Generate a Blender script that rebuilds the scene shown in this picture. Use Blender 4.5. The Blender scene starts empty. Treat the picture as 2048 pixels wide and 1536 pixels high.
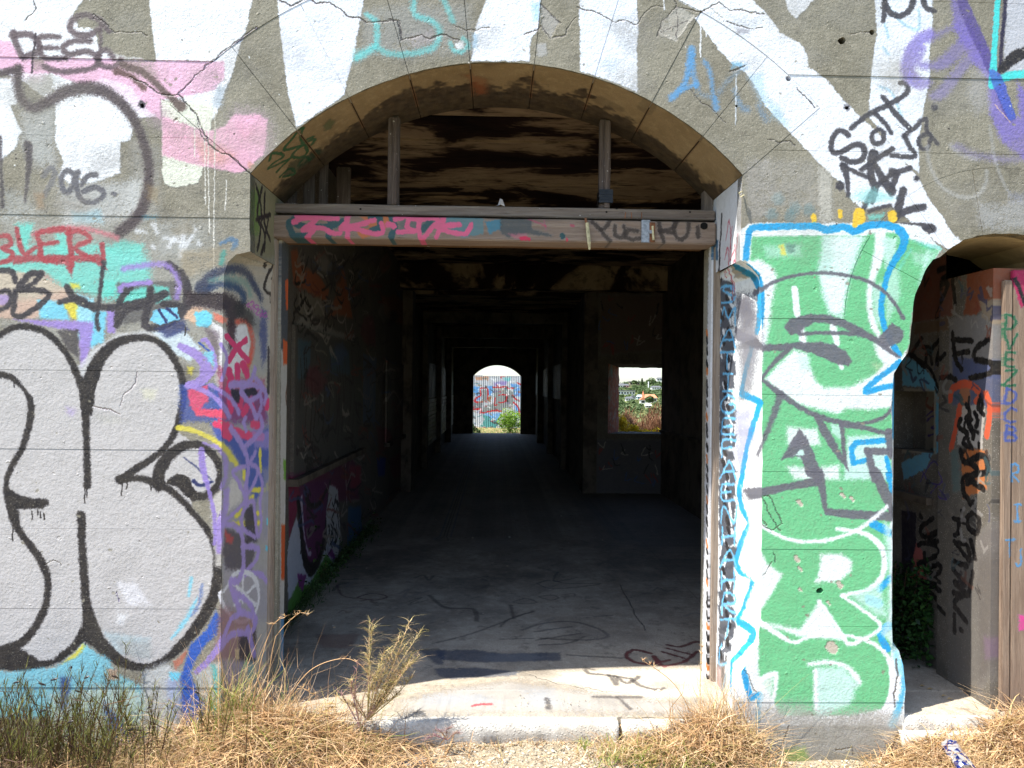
import bpy, bmesh, math, random
import numpy as np
from mathutils import Vector, Matrix
from mathutils.geometry import delaunay_2d_cdt
random.seed(7)
rng = np.random.RandomState(7)
SC = bpy.context.scene
COL = SC.collection
R = math.radians

# ------------------------------------------------------------------ camera
F = 1480.0                      # focal length in pixels of the 2048 px wide photograph
EYE = 1.65
CY = -3.466
yaw, pitch, roll = math.atan((1024 - 989) / F), math.atan(7 / F), R(0.65)
fwd = Vector((math.sin(yaw) * math.cos(pitch), math.cos(yaw) * math.cos(pitch), math.sin(pitch)))
rt0 = Vector((math.cos(yaw), -math.sin(yaw), 0))
up0 = rt0.cross(fwd)
rt = rt0 * math.cos(roll) + up0 * math.sin(roll)
up = up0 * math.cos(roll) - rt0 * math.sin(roll)
CAMP = Vector((0, CY, EYE))
cam = bpy.data.objects.new('camera', bpy.data.cameras.new('camera'))
COL.objects.link(cam)
cam.matrix_world = Matrix(((rt.x, up.x, -fwd.x, CAMP.x), (rt.y, up.y, -fwd.y, CAMP.y), (rt.z, up.z, -fwd.z, CAMP.z), (0, 0, 0, 1)))
cam.data.sensor_width = 36
cam.data.lens = F / 2048 * 36
cam.data.clip_end = 3000
cam.data.clip_start = 0.05
SC.camera = cam

# ------------------------------------------------------------------ light
LD = Vector((0.5, 0.205, -1.0)).normalized()       # the way sunlight travels
elev = math.asin(-LD.z)
azim = math.atan2(-LD.x, -LD.y)
world = bpy.data.worlds.new("World"); SC.world = world; world.use_nodes = True
wn = world.node_tree.nodes; wl = world.node_tree.links
for n in list(wn): wn.remove(n)
wo = wn.new('ShaderNodeOutputWorld'); wb = wn.new('ShaderNodeBackground'); sk = wn.new('ShaderNodeTexSky')
sk.sky_type = 'NISHITA'; sk.sun_disc = False; sk.sun_elevation = elev; sk.sun_rotation = azim
sk.air_density = 0.9; sk.dust_density = 1.1; sk.ozone_density = 1.6; sk.altitude = 50
wb.inputs['Strength'].default_value = 0.14
wl.new(sk.outputs[0], wb.inputs[0]); wl.new(wb.outputs[0], wo.inputs[0])
sl = bpy.data.lights.new('sun', 'SUN'); sl.energy = 4.6; sl.angle = R(0.53); sl.color = (1.0, 0.955, 0.88)
sun = bpy.data.objects.new('sun', sl); COL.objects.link(sun)
sun.rotation_euler = LD.to_track_quat('-Z', 'Y').to_euler()
SC.view_settings.view_transform = 'Standard'; SC.view_settings.look = 'None'
SC.view_settings.gamma = 1.0; SC.view_settings.use_curve_mapping = False
SC.view_settings.exposure = 1.19
SC.cycles.max_bounces = 10; SC.cycles.diffuse_bounces = 8; SC.cycles.transparent_max_bounces = 16

# ------------------------------------------------------------------ helpers
def ray(px, py):
    return (fwd * F + rt * (px - 1024) + up * (768 - py)).normalized()
def on_plane(px, py, p0, n):
    d = ray(px, py); t = (Vector(p0) - CAMP).dot(n) / d.dot(n)
    return CAMP + d * t
def onY(px, py, Y=0.0):
    return on_plane(px, py, (0, Y, 0), Vector((0, 1, 0)))
def onZ(px, py, Z=0.0):
    return on_plane(px, py, (0, 0, Z), Vector((0, 0, 1)))

def thing(name, label, cat, loc=(0, 0, 0), group=None, rz=0):
    o = bpy.data.objects.new(name, None); COL.objects.link(o)
    o.location = loc; o.rotation_euler = (0, 0, rz); o.empty_display_size = .1
    o['label'] = label; o['category'] = cat
    if group: o['group'] = group
    return o
def tag(o, label, cat, group=None):
    o['label'] = label; o['category'] = cat
    if group: o['group'] = group
    return o
def stuff(o, label=None, cat=None):
    o['kind'] = 'stuff'
    if label: o['label'] = label; o['category'] = cat
    return o
def struct(o):
    o['kind'] = 'structure'; return o
def mk(name, verts, faces, mat, parent=None, uv=None, smooth=False, loc=None, mats=None, fmat=None):
    """one mesh object; verts are world positions"""
    off = Vector(parent.location) if (parent is not None) else (Vector(loc) if loc is not None else Vector((0, 0, 0)))
    V = np.asarray([tuple(v) for v in verts] if not isinstance(verts, np.ndarray) else verts, dtype=np.float64)
    me = bpy.data.meshes.new(name)
    me.from_pydata((V - np.array(off)).tolist() if not isinstance(faces, np.ndarray) else (V - np.array(off)).tolist(), [], faces if not isinstance(faces, np.ndarray) else faces.tolist())
    if mat: me.materials.append(mat)
    if mats:
        for m in mats: me.materials.append(m)
    if fmat is not None: me.polygons.foreach_set('material_index', np.asarray(fmat, dtype=np.int32))
    if uv is not None:
        ul = me.uv_layers.new(name='UVMap')
        vi = np.empty(len(me.loops), dtype=np.int32); me.loops.foreach_get('vertex_index', vi)
        U = np.asarray(uv(V), dtype=np.float32)[vi]
        ul.data.foreach_set('uv', U.ravel())
    if smooth: me.polygons.foreach_set('use_smooth', np.ones(len(me.polygons), dtype=bool))
    me.update()
    o = bpy.data.objects.new(name, me); COL.objects.link(o)
    if parent is not None: o.parent = parent
    elif loc is not None: o.location = loc
    return o
def boxvf(x0, x1, y0, y1, z0, z1):
    v = [(x0, y0, z0), (x1, y0, z0), (x1, y1, z0), (x0, y1, z0), (x0, y0, z1), (x1, y0, z1), (x1, y1, z1), (x0, y1, z1)]
    f = [(0, 3, 2, 1), (4, 5, 6, 7), (0, 1, 5, 4), (1, 2, 6, 5), (2, 3, 7, 6), (3, 0, 4, 7)]
    return v, f
def beam(name, x0, x1, y0, y1, z0, z1, mat, parent=None, bev=0.004, uv=None, rough=0.0, loc=None):
    """a sawn timber or block: box with bevelled, slightly uneven edges"""
    bm = bmesh.new()
    v, f = boxvf(x0, x1, y0, y1, z0, z1)
    bv = [bm.verts.new(c) for c in v]
    for q in f: bm.faces.new([bv[i] for i in q])
    if rough > 0:
        d = (x1 - x0, y1 - y0, z1 - z0); ax = d.index(max(d))
        eds = [e for e in bm.edges if abs((e.verts[0].co - e.verts[1].co)[ax]) > 1e-6]
        bmesh.ops.subdivide_edges(bm, edges=eds, cuts=max(2, min(14, int(max(d) / .12))), use_grid_fill=True)
        for w in bm.verts:
            for k in range(3):
                if k != ax: w.co[k] += random.uniform(-rough, rough)
    if bev > 0:
        bmesh.ops.bevel(bm, geom=[e for e in bm.edges if len(e.link_faces) == 2 and e.calc_face_angle(0) > 0.8], offset=bev, segments=2, affect='EDGES')
    V = [tuple(w.co) for w in bm.verts]; bm.verts.index_update()
    Fc = [[w.index for w in q.verts] for q in bm.faces]; bm.free()
    return mk(name, V, Fc, mat, parent, uv=uv, loc=loc)
def merge(parts):
    V = []; Fc = []
    for v, f in parts:
        b = len(V); V += list(v); Fc += [tuple(i + b for i in q) for q in f]
    return V, Fc
def tube(pts, r, n=6, cap=True):
    pts = [Vector(p) for p in pts]; V = []; Fc = []
    rr = r if isinstance(r, (list, tuple)) else [r] * len(pts)
    for i, p in enumerate(pts):
        t = (pts[min(i + 1, len(pts) - 1)] - pts[max(i - 1, 0)]).normalized()
        a = t.cross(Vector((0.3, .1, 1)) if abs(t.z) < .9 else Vector((1, 0, 0))).normalized(); b = t.cross(a)
        for k in range(n):
            th = 2 * math.pi * k / n
            V.append(tuple(p + (a * math.cos(th) + b * math.sin(th)) * rr[i]))
    for i in range(len(pts) - 1):
        for k in range(n):
            Fc.append((i * n + k, i * n + (k + 1) % n, (i + 1) * n + (k + 1) % n, (i + 1) * n + k))
    if cap:
        Fc.append(tuple(range(n - 1, -1, -1))); Fc.append(tuple((len(pts) - 1) * n + k for k in range(n)))
    return V, Fc

# ------------------------------------------------------------------ paint canvases
def nz(h, w, cell, seed):
    r = np.random.RandomState(seed)
    gh, gw = int(h / cell) + 3, int(w / cell) + 3
    g = r.rand(gh, gw).astype(np.float32)
    y = np.arange(h, dtype=np.float32) / cell; x = np.arange(w, dtype=np.float32) / cell
    yi = y.astype(int); xi = x.astype(int); fy = y - yi; fx = x - xi
    fy = fy * fy * (3 - 2 * fy); fx = fx * fx * (3 - 2 * fx)
    a = g[yi][:, xi]; b = g[yi][:, xi + 1]; c = g[yi + 1][:, xi]; d = g[yi + 1][:, xi + 1]
    fx = fx[None, :]; fy = fy[:, None]
    return (a * (1 - fx) + b * fx) * (1 - fy) + (c * (1 - fx) + d * fx) * fy
def sst(x, a, b):
    t = np.clip((x - a) / (b - a), 0, 1); return t * t * (3 - 2 * t)
def catmull(P, closed=False, sp=5.0):
    P = np.asarray(P, dtype=np.float64)
    if len(P) < 3: return P
    n = len(P); out = []
    rngi = range(n if closed else n - 1)
    for i in rngi:
        if closed: p0, p1, p2, p3 = P[(i - 1) % n], P[i], P[(i + 1) % n], P[(i + 2) % n]
        else: p0, p1, p2, p3 = P[max(i - 1, 0)], P[i], P[i + 1], P[min(i + 2, n - 1)]
        k = max(2, int(np.hypot(*(p2 - p1)[:2]) / sp))
        t = (np.arange(k) / k)[:, None]
        out.append(.5 * (2 * p1 + (p2 - p0) * t + (2 * p0 - 5 * p1 + 4 * p2 - p3) * t ** 2 + (3 * p1 - p0 - 3 * p2 + p3) * t ** 3))
    if not closed: out.append(P[-1:])
    return np.concatenate(out)
class Canvas:
    def __init__(s, name, W, H, res, to_uv, seed=1, scale=None):
        s.name = name; s.W = W; s.H = H; s.res = res; s.to_uv = to_uv
        s.w = int(W / res); s.h = int(H / res)
        s.rgb = np.zeros((s.h, s.w, 3), np.float32) + .5
        s.a = np.zeros((s.h, s.w), np.float32)
        s.hgt = np.full((s.h, s.w), .5, np.float32)
        s.sc = scale if scale else (1 / 427.0) / res
        k = max(1.0, s.sc)
        s.wx = (nz(s.h, s.w, 7 * k, seed) - .5) * 2.2 * k + (nz(s.h, s.w, 2.2 * k, seed + 1) - .5) * 1.5 * k
        s.wy = (nz(s.h, s.w, 7 * k, seed + 2) - .5) * 2.2 * k + (nz(s.h, s.w, 2.2 * k, seed + 3) - .5) * 1.5 * k
        s.g1 = nz(s.h, s.w, 1.6 * k, seed + 4)
        s.g2 = nz(s.h, s.w, 14 * k, seed + 5) * .5 + nz(s.h, s.w, 5 * k, seed + 6) * .3 + nz(s.h, s.w, 40 * k, seed + 7) * .2
    def map(s, P):
        return np.array([s.to_uv(p[0], p[1]) for p in P]) / s.res
    def win(s, x0, y0, x1, y1):
        x0 = int(max(0, x0)); y0 = int(max(0, y0)); x1 = int(min(s.w, x1 + 1)); y1 = int(min(s.h, y1 + 1))
        return None if x1 <= x0 or y1 <= y0 else (x0, y0, x1, y1)
    def put(s, b, m, col):
        x0, y0, x1, y1 = b
        if col is None:
            s.a[y0:y1, x0:x1] *= 1 - m; return
        m = m[..., None]; c = np.asarray(col, np.float32) / 255.
        s.rgb[y0:y1, x0:x1] = s.rgb[y0:y1, x0:x1] * (1 - m) + c * m
        a = s.a[y0:y1, x0:x1]; s.a[y0:y1, x0:x1] = a + (1 - a) * m[..., 0]
    def segdist(s, P, r, pad):
        """signed distance (minus radius) to a polyline in its window"""
        rm = r.max() + pad
        b = s.win(P[:, 0].min() - rm, P[:, 1].min() - rm, P[:, 0].max() + rm, P[:, 1].max() + rm)
        if b is None: return None, None
        x0, y0, x1, y1 = b
        D = np.full((y1 - y0, x1 - x0), 1e3, np.float32)
        for i in range(max(1, len(P) - 1)):
            p = P[i]; q = P[min(i + 1, len(P) - 1)]; r0 = r[i]; r1 = r[min(i + 1, len(P) - 1)]
            pm = max(r0, r1) + pad
            c = s.win(min(p[0], q[0]) - pm, min(p[1], q[1]) - pm, max(p[0], q[0]) + pm, max(p[1], q[1]) + pm)
            if c is None: continue
            a0, b0, a1, b1 = c
            X = np.arange(a0, a1, dtype=np.float32)[None, :] + s.wx[b0:b1, a0:a1]
            Y = np.arange(b0, b1, dtype=np.float32)[:, None] + s.wy[b0:b1, a0:a1]
            dx, dy = q - p; L = dx * dx + dy * dy
            t = np.clip(((X - p[0]) * dx + (Y - p[1]) * dy) / L, 0, 1) if L > 1e-6 else 0
            d = np.hypot(X - p[0] - t * dx, Y - p[1] - t * dy) - (r0 + (r1 - r0) * t)
            v = D[b0 - y0:b1 - y0, a0 - x0:a1 - x0]; np.minimum(v, d, out=v)
        return b, D
    def stroke(s, pts, w, col, a=1., soft=1.6, closed=False, smooth=True, dry=0., hgt=None):
        pts = [tuple(p) for p in pts]
        if closed: pts = pts + [pts[0]] if not smooth else pts
        w = list(w) if isinstance(w, (list, tuple)) else [w] * len(pts)
        if len(w) < len(pts): w = w + [w[-1]] * (len(pts) - len(w))
        w = w[:len(pts)]
        M = s.map(pts)
        if not np.isfinite(M).all(): return
        A = np.column_stack([M, np.array(w) * .54 * s.sc])
        if smooth and len(A) > 2:
            A = catmull(A, closed, sp=5 * max(1, s.sc))
            if closed: A = np.vstack([A, A[:1]])
        sf = soft * s.sc
        b, D = s.segdist(A[:, :2], np.maximum(A[:, 2], .4), sf * 1.6 + 2)
        if b is None: return
        x0, y0, x1, y1 = b
        g = s.g1[y0:y1, x0:x1]
        m = sst(-D + (g - .5) * sf * 1.3, -sf, sf) * a
        if dry > 0:
            m = m * sst(s.g2[y0:y1, x0:x1] * .6 + g * .4, dry - .18, dry + .12)
        if hgt is not None:
            v = s.hgt[y0:y1, x0:x1]; v += (hgt - v) * m
            return
        s.put(b, m, col)
    def fill(s, pts, col, a=1., soft=1.6, smooth=False, dry=0., holes=(), hgt=None, speck=0.):
        M = s.map(pts)
        if not np.isfinite(M).all(): return
        if smooth: M = catmull(M, True, sp=6)
        sf = soft * s.sc; pad = sf * 2 + 4
        b = s.win(M[:, 0].min() - pad, M[:, 1].min() - pad, M[:, 0].max() + pad, M[:, 1].max() + pad)
        if b is None: return
        x0, y0, x1, y1 = b
        X = np.arange(x0, x1, dtype=np.float32)[None, :] + s.wx[y0:y1, x0:x1] * 1.3
        Y = np.arange(y0, y1, dtype=np.float32)[:, None] + s.wy[y0:y1, x0:x1] * 1.3
        ins = np.zeros(X.shape, bool); D = np.full(X.shape, 1e3, np.float32)
        polys = [M] + [s.map(h) for h in holes]
        for Q in polys:
            n = len(Q)
            for i in range(n):
                p = Q[i]; q = Q[(i + 1) % n]
                if p[1] != q[1]:
                    c = ((Y >= p[1]) != (Y >= q[1])) & (X < (q[0] - p[0]) * (Y - p[1]) / (q[1] - p[1]) + p[0])
                    ins ^= c
                a0, b0, a1, b1 = [int(v) for v in (min(p[0], q[0]) - pad, min(p[1], q[1]) - pad, max(p[0], q[0]) + pad, max(p[1], q[1]) + pad)]
                a0 = max(a0, x0) - x0; b0 = max(b0, y0) - y0; a1 = min(a1, x1) - x0; b1 = min(b1, y1) - y0
                if a1 <= a0 or b1 <= b0: continue
                xx = X[b0:b1, a0:a1]; yy = Y[b0:b1, a0:a1]
                dx, dy = q - p; L = dx * dx + dy * dy + 1e-9
                t = np.clip(((xx - p[0]) * dx + (yy - p[1]) * dy) / L, 0, 1)
                d = np.hypot(xx - p[0] - t * dx, yy - p[1] - t * dy)
                v = D[b0:b1, a0:a1]; np.minimum(v, d, out=v)
        D = np.where(ins, -D, D)
        g = s.g1[y0:y1, x0:x1]
        m = sst(-D + (g - .5) * sf * 1.3, -sf, sf) * a
        if dry > 0: m = m * sst(s.g2[y0:y1, x0:x1] * .6 + g * .4, dry - .18, dry + .12)
        if speck > 0: m = m * sst(g, speck - .1, speck + .1)
        if hgt is not None:
            v = s.hgt[y0:y1, x0:x1]; v += (hgt - v) * m
            return
        s.put(b, m, col)
    def image(s):
        im = bpy.data.images.new(s.name, s.w, s.h, alpha=True)
        im.alpha_mode = 'CHANNEL_PACKED'
        buf = np.dstack([s.rgb, s.a[..., None]]).astype(np.float32)
        im.pixels.foreach_set(np.clip(buf, 0, 1).ravel()); im.update()
        ih = None
        if s.hgt.min() < .499 or s.hgt.max() > .501:
            ih = bpy.data.images.new(s.name + '_relief', s.w, s.h, alpha=False)
            ih.colorspace_settings.name = 'Non-Color'
            b2 = np.ones((s.h, s.w, 4), np.float32); b2[..., :3] = s.hgt[..., None]
            ih.pixels.foreach_set(b2.ravel()); ih.update()
        return im, ih
def S(ox, oy, k):
    return lambda *c: [(ox + c[i] / k, oy + c[i + 1] / k) for i in range(0, len(c), 2)]
def st(cv, pts, w, col, **kw):
    for c in (cv if isinstance(cv, (list, tuple)) else [cv]): c.stroke(pts, w, col, **kw)
def fl(cv, pts, col, **kw):
    for c in (cv if isinstance(cv, (list, tuple)) else [cv]): c.fill(pts, col, **kw)

GL = {
 'A': ['0,1 .5,0 1,1', '.2,.6 .85,.55'], 'B': ['.1,0 .1,1', '.1,0 .8,.1 .8,.4 .15,.5 .9,.6 .9,.9 .1,1'], 'C': ['.95,.15 .5,0 .05,.4 .1,.8 .5,1 .95,.85'],
 'D': ['.1,0 .1,1', '.1,0 .8,.15 .95,.6 .6,.95 .1,1'], 'E': ['.9,.05 .15,.05 .1,.5 .1,.95 .9,.95', '.1,.5 .7,.48'], 'F': ['.9,.05 .1,.05 .1,1', '.1,.5 .7,.45'],
 'G': ['.9,.15 .4,0 .05,.4 .1,.85 .55,1 .9,.8 .9,.5 .55,.5'], 'H': ['.1,0 .1,1', '.9,0 .9,1', '.1,.55 .9,.45'], 'I': ['.5,0 .5,1', '.2,0 .8,0', '.2,1 .8,1'],
 'J': ['.7,0 .7,.8 .4,1 .1,.8'], 'K': ['.1,0 .1,1', '.9,0 .15,.55 .95,1'], 'L': ['.1,0 .1,1 .9,.95'], 'M': ['0,1 .15,0 .5,.6 .85,0 1,1'],
 'N': ['.05,1 .1,0 .85,1 .95,0'], 'O': ['.5,0 .05,.4 .3,.95 .8,.9 .95,.4 .5,0'], 'P': ['.1,1 .1,0 .8,.1 .8,.5 .15,.6'], 'R': ['.1,1 .1,0 .8,.1 .8,.45 .15,.55 .95,1'],
 'S': ['.9,.1 .4,0 .1,.25 .8,.6 .8,.9 .1,1'], 'T': ['0,.05 1,0', '.5,.05 .45,1'], 'U': ['.1,0 .1,.8 .5,1 .9,.8 .9,0'], 'V': ['0,0 .5,1 1,0'],
 'W': ['0,0 .2,1 .5,.35 .8,1 1,0'], 'X': ['0,0 1,1', '1,0 0,1'], 'Y': ['0,0 .5,.5 1,0', '.5,.5 .4,1'], 'Z': ['.05,.05 .95,0 .05,1 .95,.95'],
 '0': ['.5,0 .05,.4 .3,.95 .8,.9 .95,.4 .5,0'], '2': ['.1,.2 .5,0 .85,.3 .1,1 .95,.9'], '6': ['.8,0 .2,.4 .15,.9 .6,1 .9,.7 .5,.5 .2,.65'], '9': ['.8,.1 .3,.1 .2,.45 .7,.5 .85,.1 .7,1'], '1': ['.5,0 .5,1'],
 '.': ['.5,.95 .52,1'], ' ': []}
def write(cv, text, x, y, cw, ch, w, col, rot=0., slant=0., step=None, vert=False, **kw):
    """hand lettering; x, y is the upper left corner in photograph pixels"""
    step = step or (ch * 1.12 if vert else cw * 1.15)
    ca, sa = math.cos(rot), math.sin(rot)
    for i, chh in enumerate(text):
        for pl in GL.get(chh, []):
            P = []
            for t in pl.split():
                u, v = [float(q) for q in t.split(',')]
                lx = u * cw + (1 - v) * slant * ch + (0 if vert else i * step); ly = v * ch + (i * step if vert else 0)
                P.append((x + lx * ca - ly * sa, y + lx * sa + ly * ca))
            st(cv, P, w, col, **kw)

# ------------------------------------------------------------------ canvases on the real surfaces
def plane_canvas(name, o, ud, W, H, res, seed, scale=None):
    """a canvas on the upright plane through o along ud; photograph pixels are traced onto it along the sight line"""
    o = Vector(o); ud = Vector(ud).normalized(); n = ud.cross(Vector((0, 0, 1)))
    def f(px, py):
        p = on_plane(px, py, o, n)
        return (p - o).dot(ud), p.z - o.z
    c = Canvas(name, W, H, res, f, seed, scale)
    c.uv = lambda V: np.column_stack([((V - np.array(o)) @ np.array(ud)) / W, (V[:, 2] - o.z) / H])
    return c
FAC = plane_canvas('facade_paint', (-3.0, 0, -.3), (1, 0, 0), 6.2, 4.1, 1 / 427., 11)
XL = (onY(442, 900).x, onY(541, 900, .40).x); XR = (onY(1524, 900).x, onY(1435, 900, .40).x)
CHL = plane_canvas('left_chamfer_paint', (XL[0], 0, -.1), (XL[1] - XL[0], .40, 0), .43, 2.6, .0025, 31, 1.35)
CHR = plane_canvas('right_chamfer_paint', (XR[1], .40, -.1), (XR[0] - XR[1], -.40, 0), .43, 2.8, .0025, 41, 1.3)
RVL = plane_canvas('left_reveal_paint', (-1.148, 0, -.1), (0, 1, 0), .6, 2.8, .0025, 51, 1.8)
RVR = plane_canvas('right_reveal_paint', (1.155, .6, -.1), (0, -1, 0), .62, 2.8, .0025, 61, 1.8)
LWA = plane_canvas('left_wall_paint', (-1.35, .4, .1), (0, 1, 0), 11.0, 3.4, .005, 71, 1.3)
CRW = plane_canvas('cross_wall_paint', (1.2, 7.33, .1), (1, 0, 0), 1.6, 3.0, .005, 81, 1.4)
NSD = plane_canvas('door_side_paint', (2.435, 1.45, .0), (0, -1, 0), 1.42, 3.0, .0027, 101, 1.2)
BRD = plane_canvas('board_paint', (2.40, .05, .0), (1, 0, 0), .5, 2.6, .0027, 111, 1.0)
LIN = plane_canvas('lintel_paint', (-1.2, .38, 2.3), (1, 0, 0), 2.42, .4, .0025, 121, 1.0)
FENC = plane_canvas('fence_paint', (-3.5, 27.0, -.3), (1, 0, 0), 8.0, 3.0, .02, 131, 1.0)
def flo(px, py):
    p = onZ(px, py, .12); return p.x + 1.4, p.y + .1
FLO = Canvas('floor_paint', 2.9, 4.2, .0035, flo, 141, 1.0)
FLO.uv = lambda V: np.column_stack([(V[:, 0] + 1.4) / 2.9, (V[:, 1] + .1) / 4.2])

# arch circles, measured on the facade plane
def circ3(a, b, c):
    ax, ay, bx, by, cx, cy = a.x, a.z, b.x, b.z, c.x, c.z
    d = 2 * (ax * (by - cy) + bx * (cy - ay) + cx * (ay - by))
    ux = ((ax * ax + ay * ay) * (by - cy) + (bx * bx + by * by) * (cy - ay) + (cx * cx + cy * cy) * (ay - by)) / d
    uz = ((ax * ax + ay * ay) * (cx - bx) + (bx * bx + by * by) * (ax - cx) + (cx * cx + cy * cy) * (bx - ax)) / d
    return ux, uz, math.hypot(ax - ux, ay - uz)
AX, AZ, AR = circ3(onY(500, 347), onY(990, 124), onY(1486, 350))
AO = AR + .488
BX, BZ = onY(1995, 645).x, onY(1995, 645).z
BR, BO = 177 / 427., 315 / 427.
aL = math.atan2(AX - onY(500, 347).x, onY(500, 347).z - AZ)      # angle of the springing from the vertical
aR = math.atan2(onY(1486, 350).x - AX, onY(1486, 350).z - AZ)
def ang(px, py): p = onY(px, py); return math.atan2(p.x - AX, p.z - AZ)
JA = [-aL] + [ang(*p) for p in ((590, 255), (695, 190), (816, 143), (940, 125), (1069, 126), (1189, 155), (1304, 205), (1404, 275))] + [aR]
def sof(px, py):
    d = ray(px, py); ox, oz = CAMP.x - AX, CAMP.z - AZ
    a = d.x ** 2 + d.z ** 2; b = 2 * (ox * d.x + oz * d.z); c = ox * ox + oz * oz - AR * AR
    t = (-b + math.sqrt(max(0, b * b - 4 * a * c))) / (2 * a); p = CAMP + d * t
    return (math.atan2(p.x - AX, p.z - AZ) + 1.0) * AR, p.y
SOF = Canvas('soffit_paint', 2 * AR, .6, .0025, sof, 151, 1.0)
SOF.uv = lambda V: np.column_stack([(np.arctan2(V[:, 0] - AX, V[:, 2] - AZ) + 1.0) / 2.0, V[:, 1] / .6])
ALLC = [FAC, CHL, CHR, RVL, RVR, LWA, CRW, NSD, BRD, LIN, FENC, FLO, SOF]

# ------------------------------------------------------------------ materials
class NT:
    def __init__(s, name):
        s.m = bpy.data.materials.new(name); s.m.use_nodes = True
        s.n = s.m.node_tree.nodes; s.l = s.m.node_tree.links
        s.b = s.n['Principled BSDF']; s.pos = None
    def new(s, t, **k):
        n = s.n.new(t)
        for a, v in k.items(): setattr(n, a, v)
        return n
    def set(s, sock, v):
        if hasattr(v, 'is_output') or isinstance(v, bpy.types.NodeSocket): s.l.new(v, sock)
        else: sock.default_value = v
    def P(s, scale=(1, 1, 1), obj=False):
        if obj: src = s.new('ShaderNodeTexCoord').outputs['Object']
        else: src = s.new('ShaderNodeNewGeometry').outputs['Position']
        if scale == (1, 1, 1): return src
        m = s.new('ShaderNodeMapping'); s.l.new(src, m.inputs[0]); m.inputs['Scale'].default_value = scale
        return m.outputs[0]
    def noise(s, scale, detail=3, rough=.55, vec=None, dist=0.):
        n = s.new('ShaderNodeTexNoise'); n.inputs['Scale'].default_value = scale; n.inputs['Detail'].default_value = detail
        n.inputs['Roughness'].default_value = rough; n.inputs['Distortion'].default_value = dist
        s.l.new(vec if vec is not None else s.P(), n.inputs['Vector']); return n.outputs['Fac']
    def vor(s, scale, vec=None, feat='F1', out='Distance'):
        n = s.new('ShaderNodeTexVoronoi'); n.feature = feat; n.inputs['Scale'].default_value = scale
        s.l.new(vec if vec is not None else s.P(), n.inputs['Vector']); return n.outputs[out]
    def ramp(s, fac, stops):
        n = s.new('ShaderNodeValToRGB'); s.l.new(fac, n.inputs[0]); e = n.color_ramp.elements
        while len(e) < len(stops): e.new(.5)
        for q, (p, c) in zip(e, stops):
            q.position = p; q.color = c if len(c) == 4 else (*c, 1)
        return n.outputs[0]
    def rr(s, fac, a, b, c=0., d=1.):
        n = s.new('ShaderNodeMapRange'); n.interpolation_type = 'SMOOTHSTEP'
        s.l.new(fac, n.inputs[0]); n.inputs[1].default_value = a; n.inputs[2].default_value = b; n.inputs[3].default_value = c; n.inputs[4].default_value = d
        return n.outputs[0]
    def math(s, op, a, b=0.):
        n = s.new('ShaderNodeMath', operation=op); s.set(n.inputs[0], a); s.set(n.inputs[1], b); return n.outputs[0]
    def mix(s, f, a, b, mode='MIX'):
        n = s.new('ShaderNodeMix', data_type='RGBA', blend_type=mode); s.set(n.inputs[0], f)
        s.set(n.inputs[6], a if not isinstance(a, tuple) else (*a, 1)[:4]); s.set(n.inputs[7], b if not isinstance(b, tuple) else (*b, 1)[:4]); return n.outputs[2]
    def bump(s, h, dist, strength=1., nrm=None):
        n = s.new('ShaderNodeBump'); n.inputs['Distance'].default_value = dist; n.inputs['Strength'].default_value = strength
        s.l.new(h, n.inputs['Height'])
        if nrm is not None: s.l.new(nrm, n.inputs['Normal'])
        return n.outputs[0]
    def done(s, col, rough=.85, nrm=None, spec=.25, **k):
        s.set(s.b.inputs['Base Color'], col if not isinstance(col, tuple) else (*col, 1)[:4])
        s.set(s.b.inputs['Roughness'], rough); s.b.inputs['Specular IOR Level'].default_value = spec
        if nrm is not None: s.l.new(nrm, s.b.inputs['Normal'])
        for a, v in k.items(): s.set(s.b.inputs[a.replace('_', ' ')], v)
        return s.m
def lin(c):
    return tuple(((v / 255.) / 12.92 if v / 255. <= .04045 else ((v / 255. + .055) / 1.055) ** 2.4) for v in c)
def concrete_base(t, c0, c1, c2, speck=True):
    big = t.noise(1.1, 6, .7); n1 = t.noise(2.3, 5, .65); n2 = t.noise(19, 4, .6); n3 = t.noise(150, 2, .5)
    col = t.mix(t.rr(n1, .35, .65), c0, c1)
    col = t.mix(t.math('MULTIPLY', t.rr(n2, .45, .75), .7), col, c2)
    if speck:
        v = t.vor(95); col = t.mix(t.math('MULTIPLY', t.rr(v, .13, .20, 1, 0), .8), col, lin((196, 190, 176)))
        d = t.noise(210, 1, .5); col = t.mix(t.rr(d, .66, .74, 0, .8), col, lin((52, 48, 42)))
    if speck: col = t.mix(t.rr(t.noise(8, 5, .75), .54, .66, 0, .5), col, lin((92, 88, 80))); col = t.mix(t.rr(big, .5, .7, 0, .4), col, lin((112, 106, 94)))
    return t.mix(t.rr(n3, .25, .8, .0, .35), col, lin((88, 82, 70)))
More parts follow.
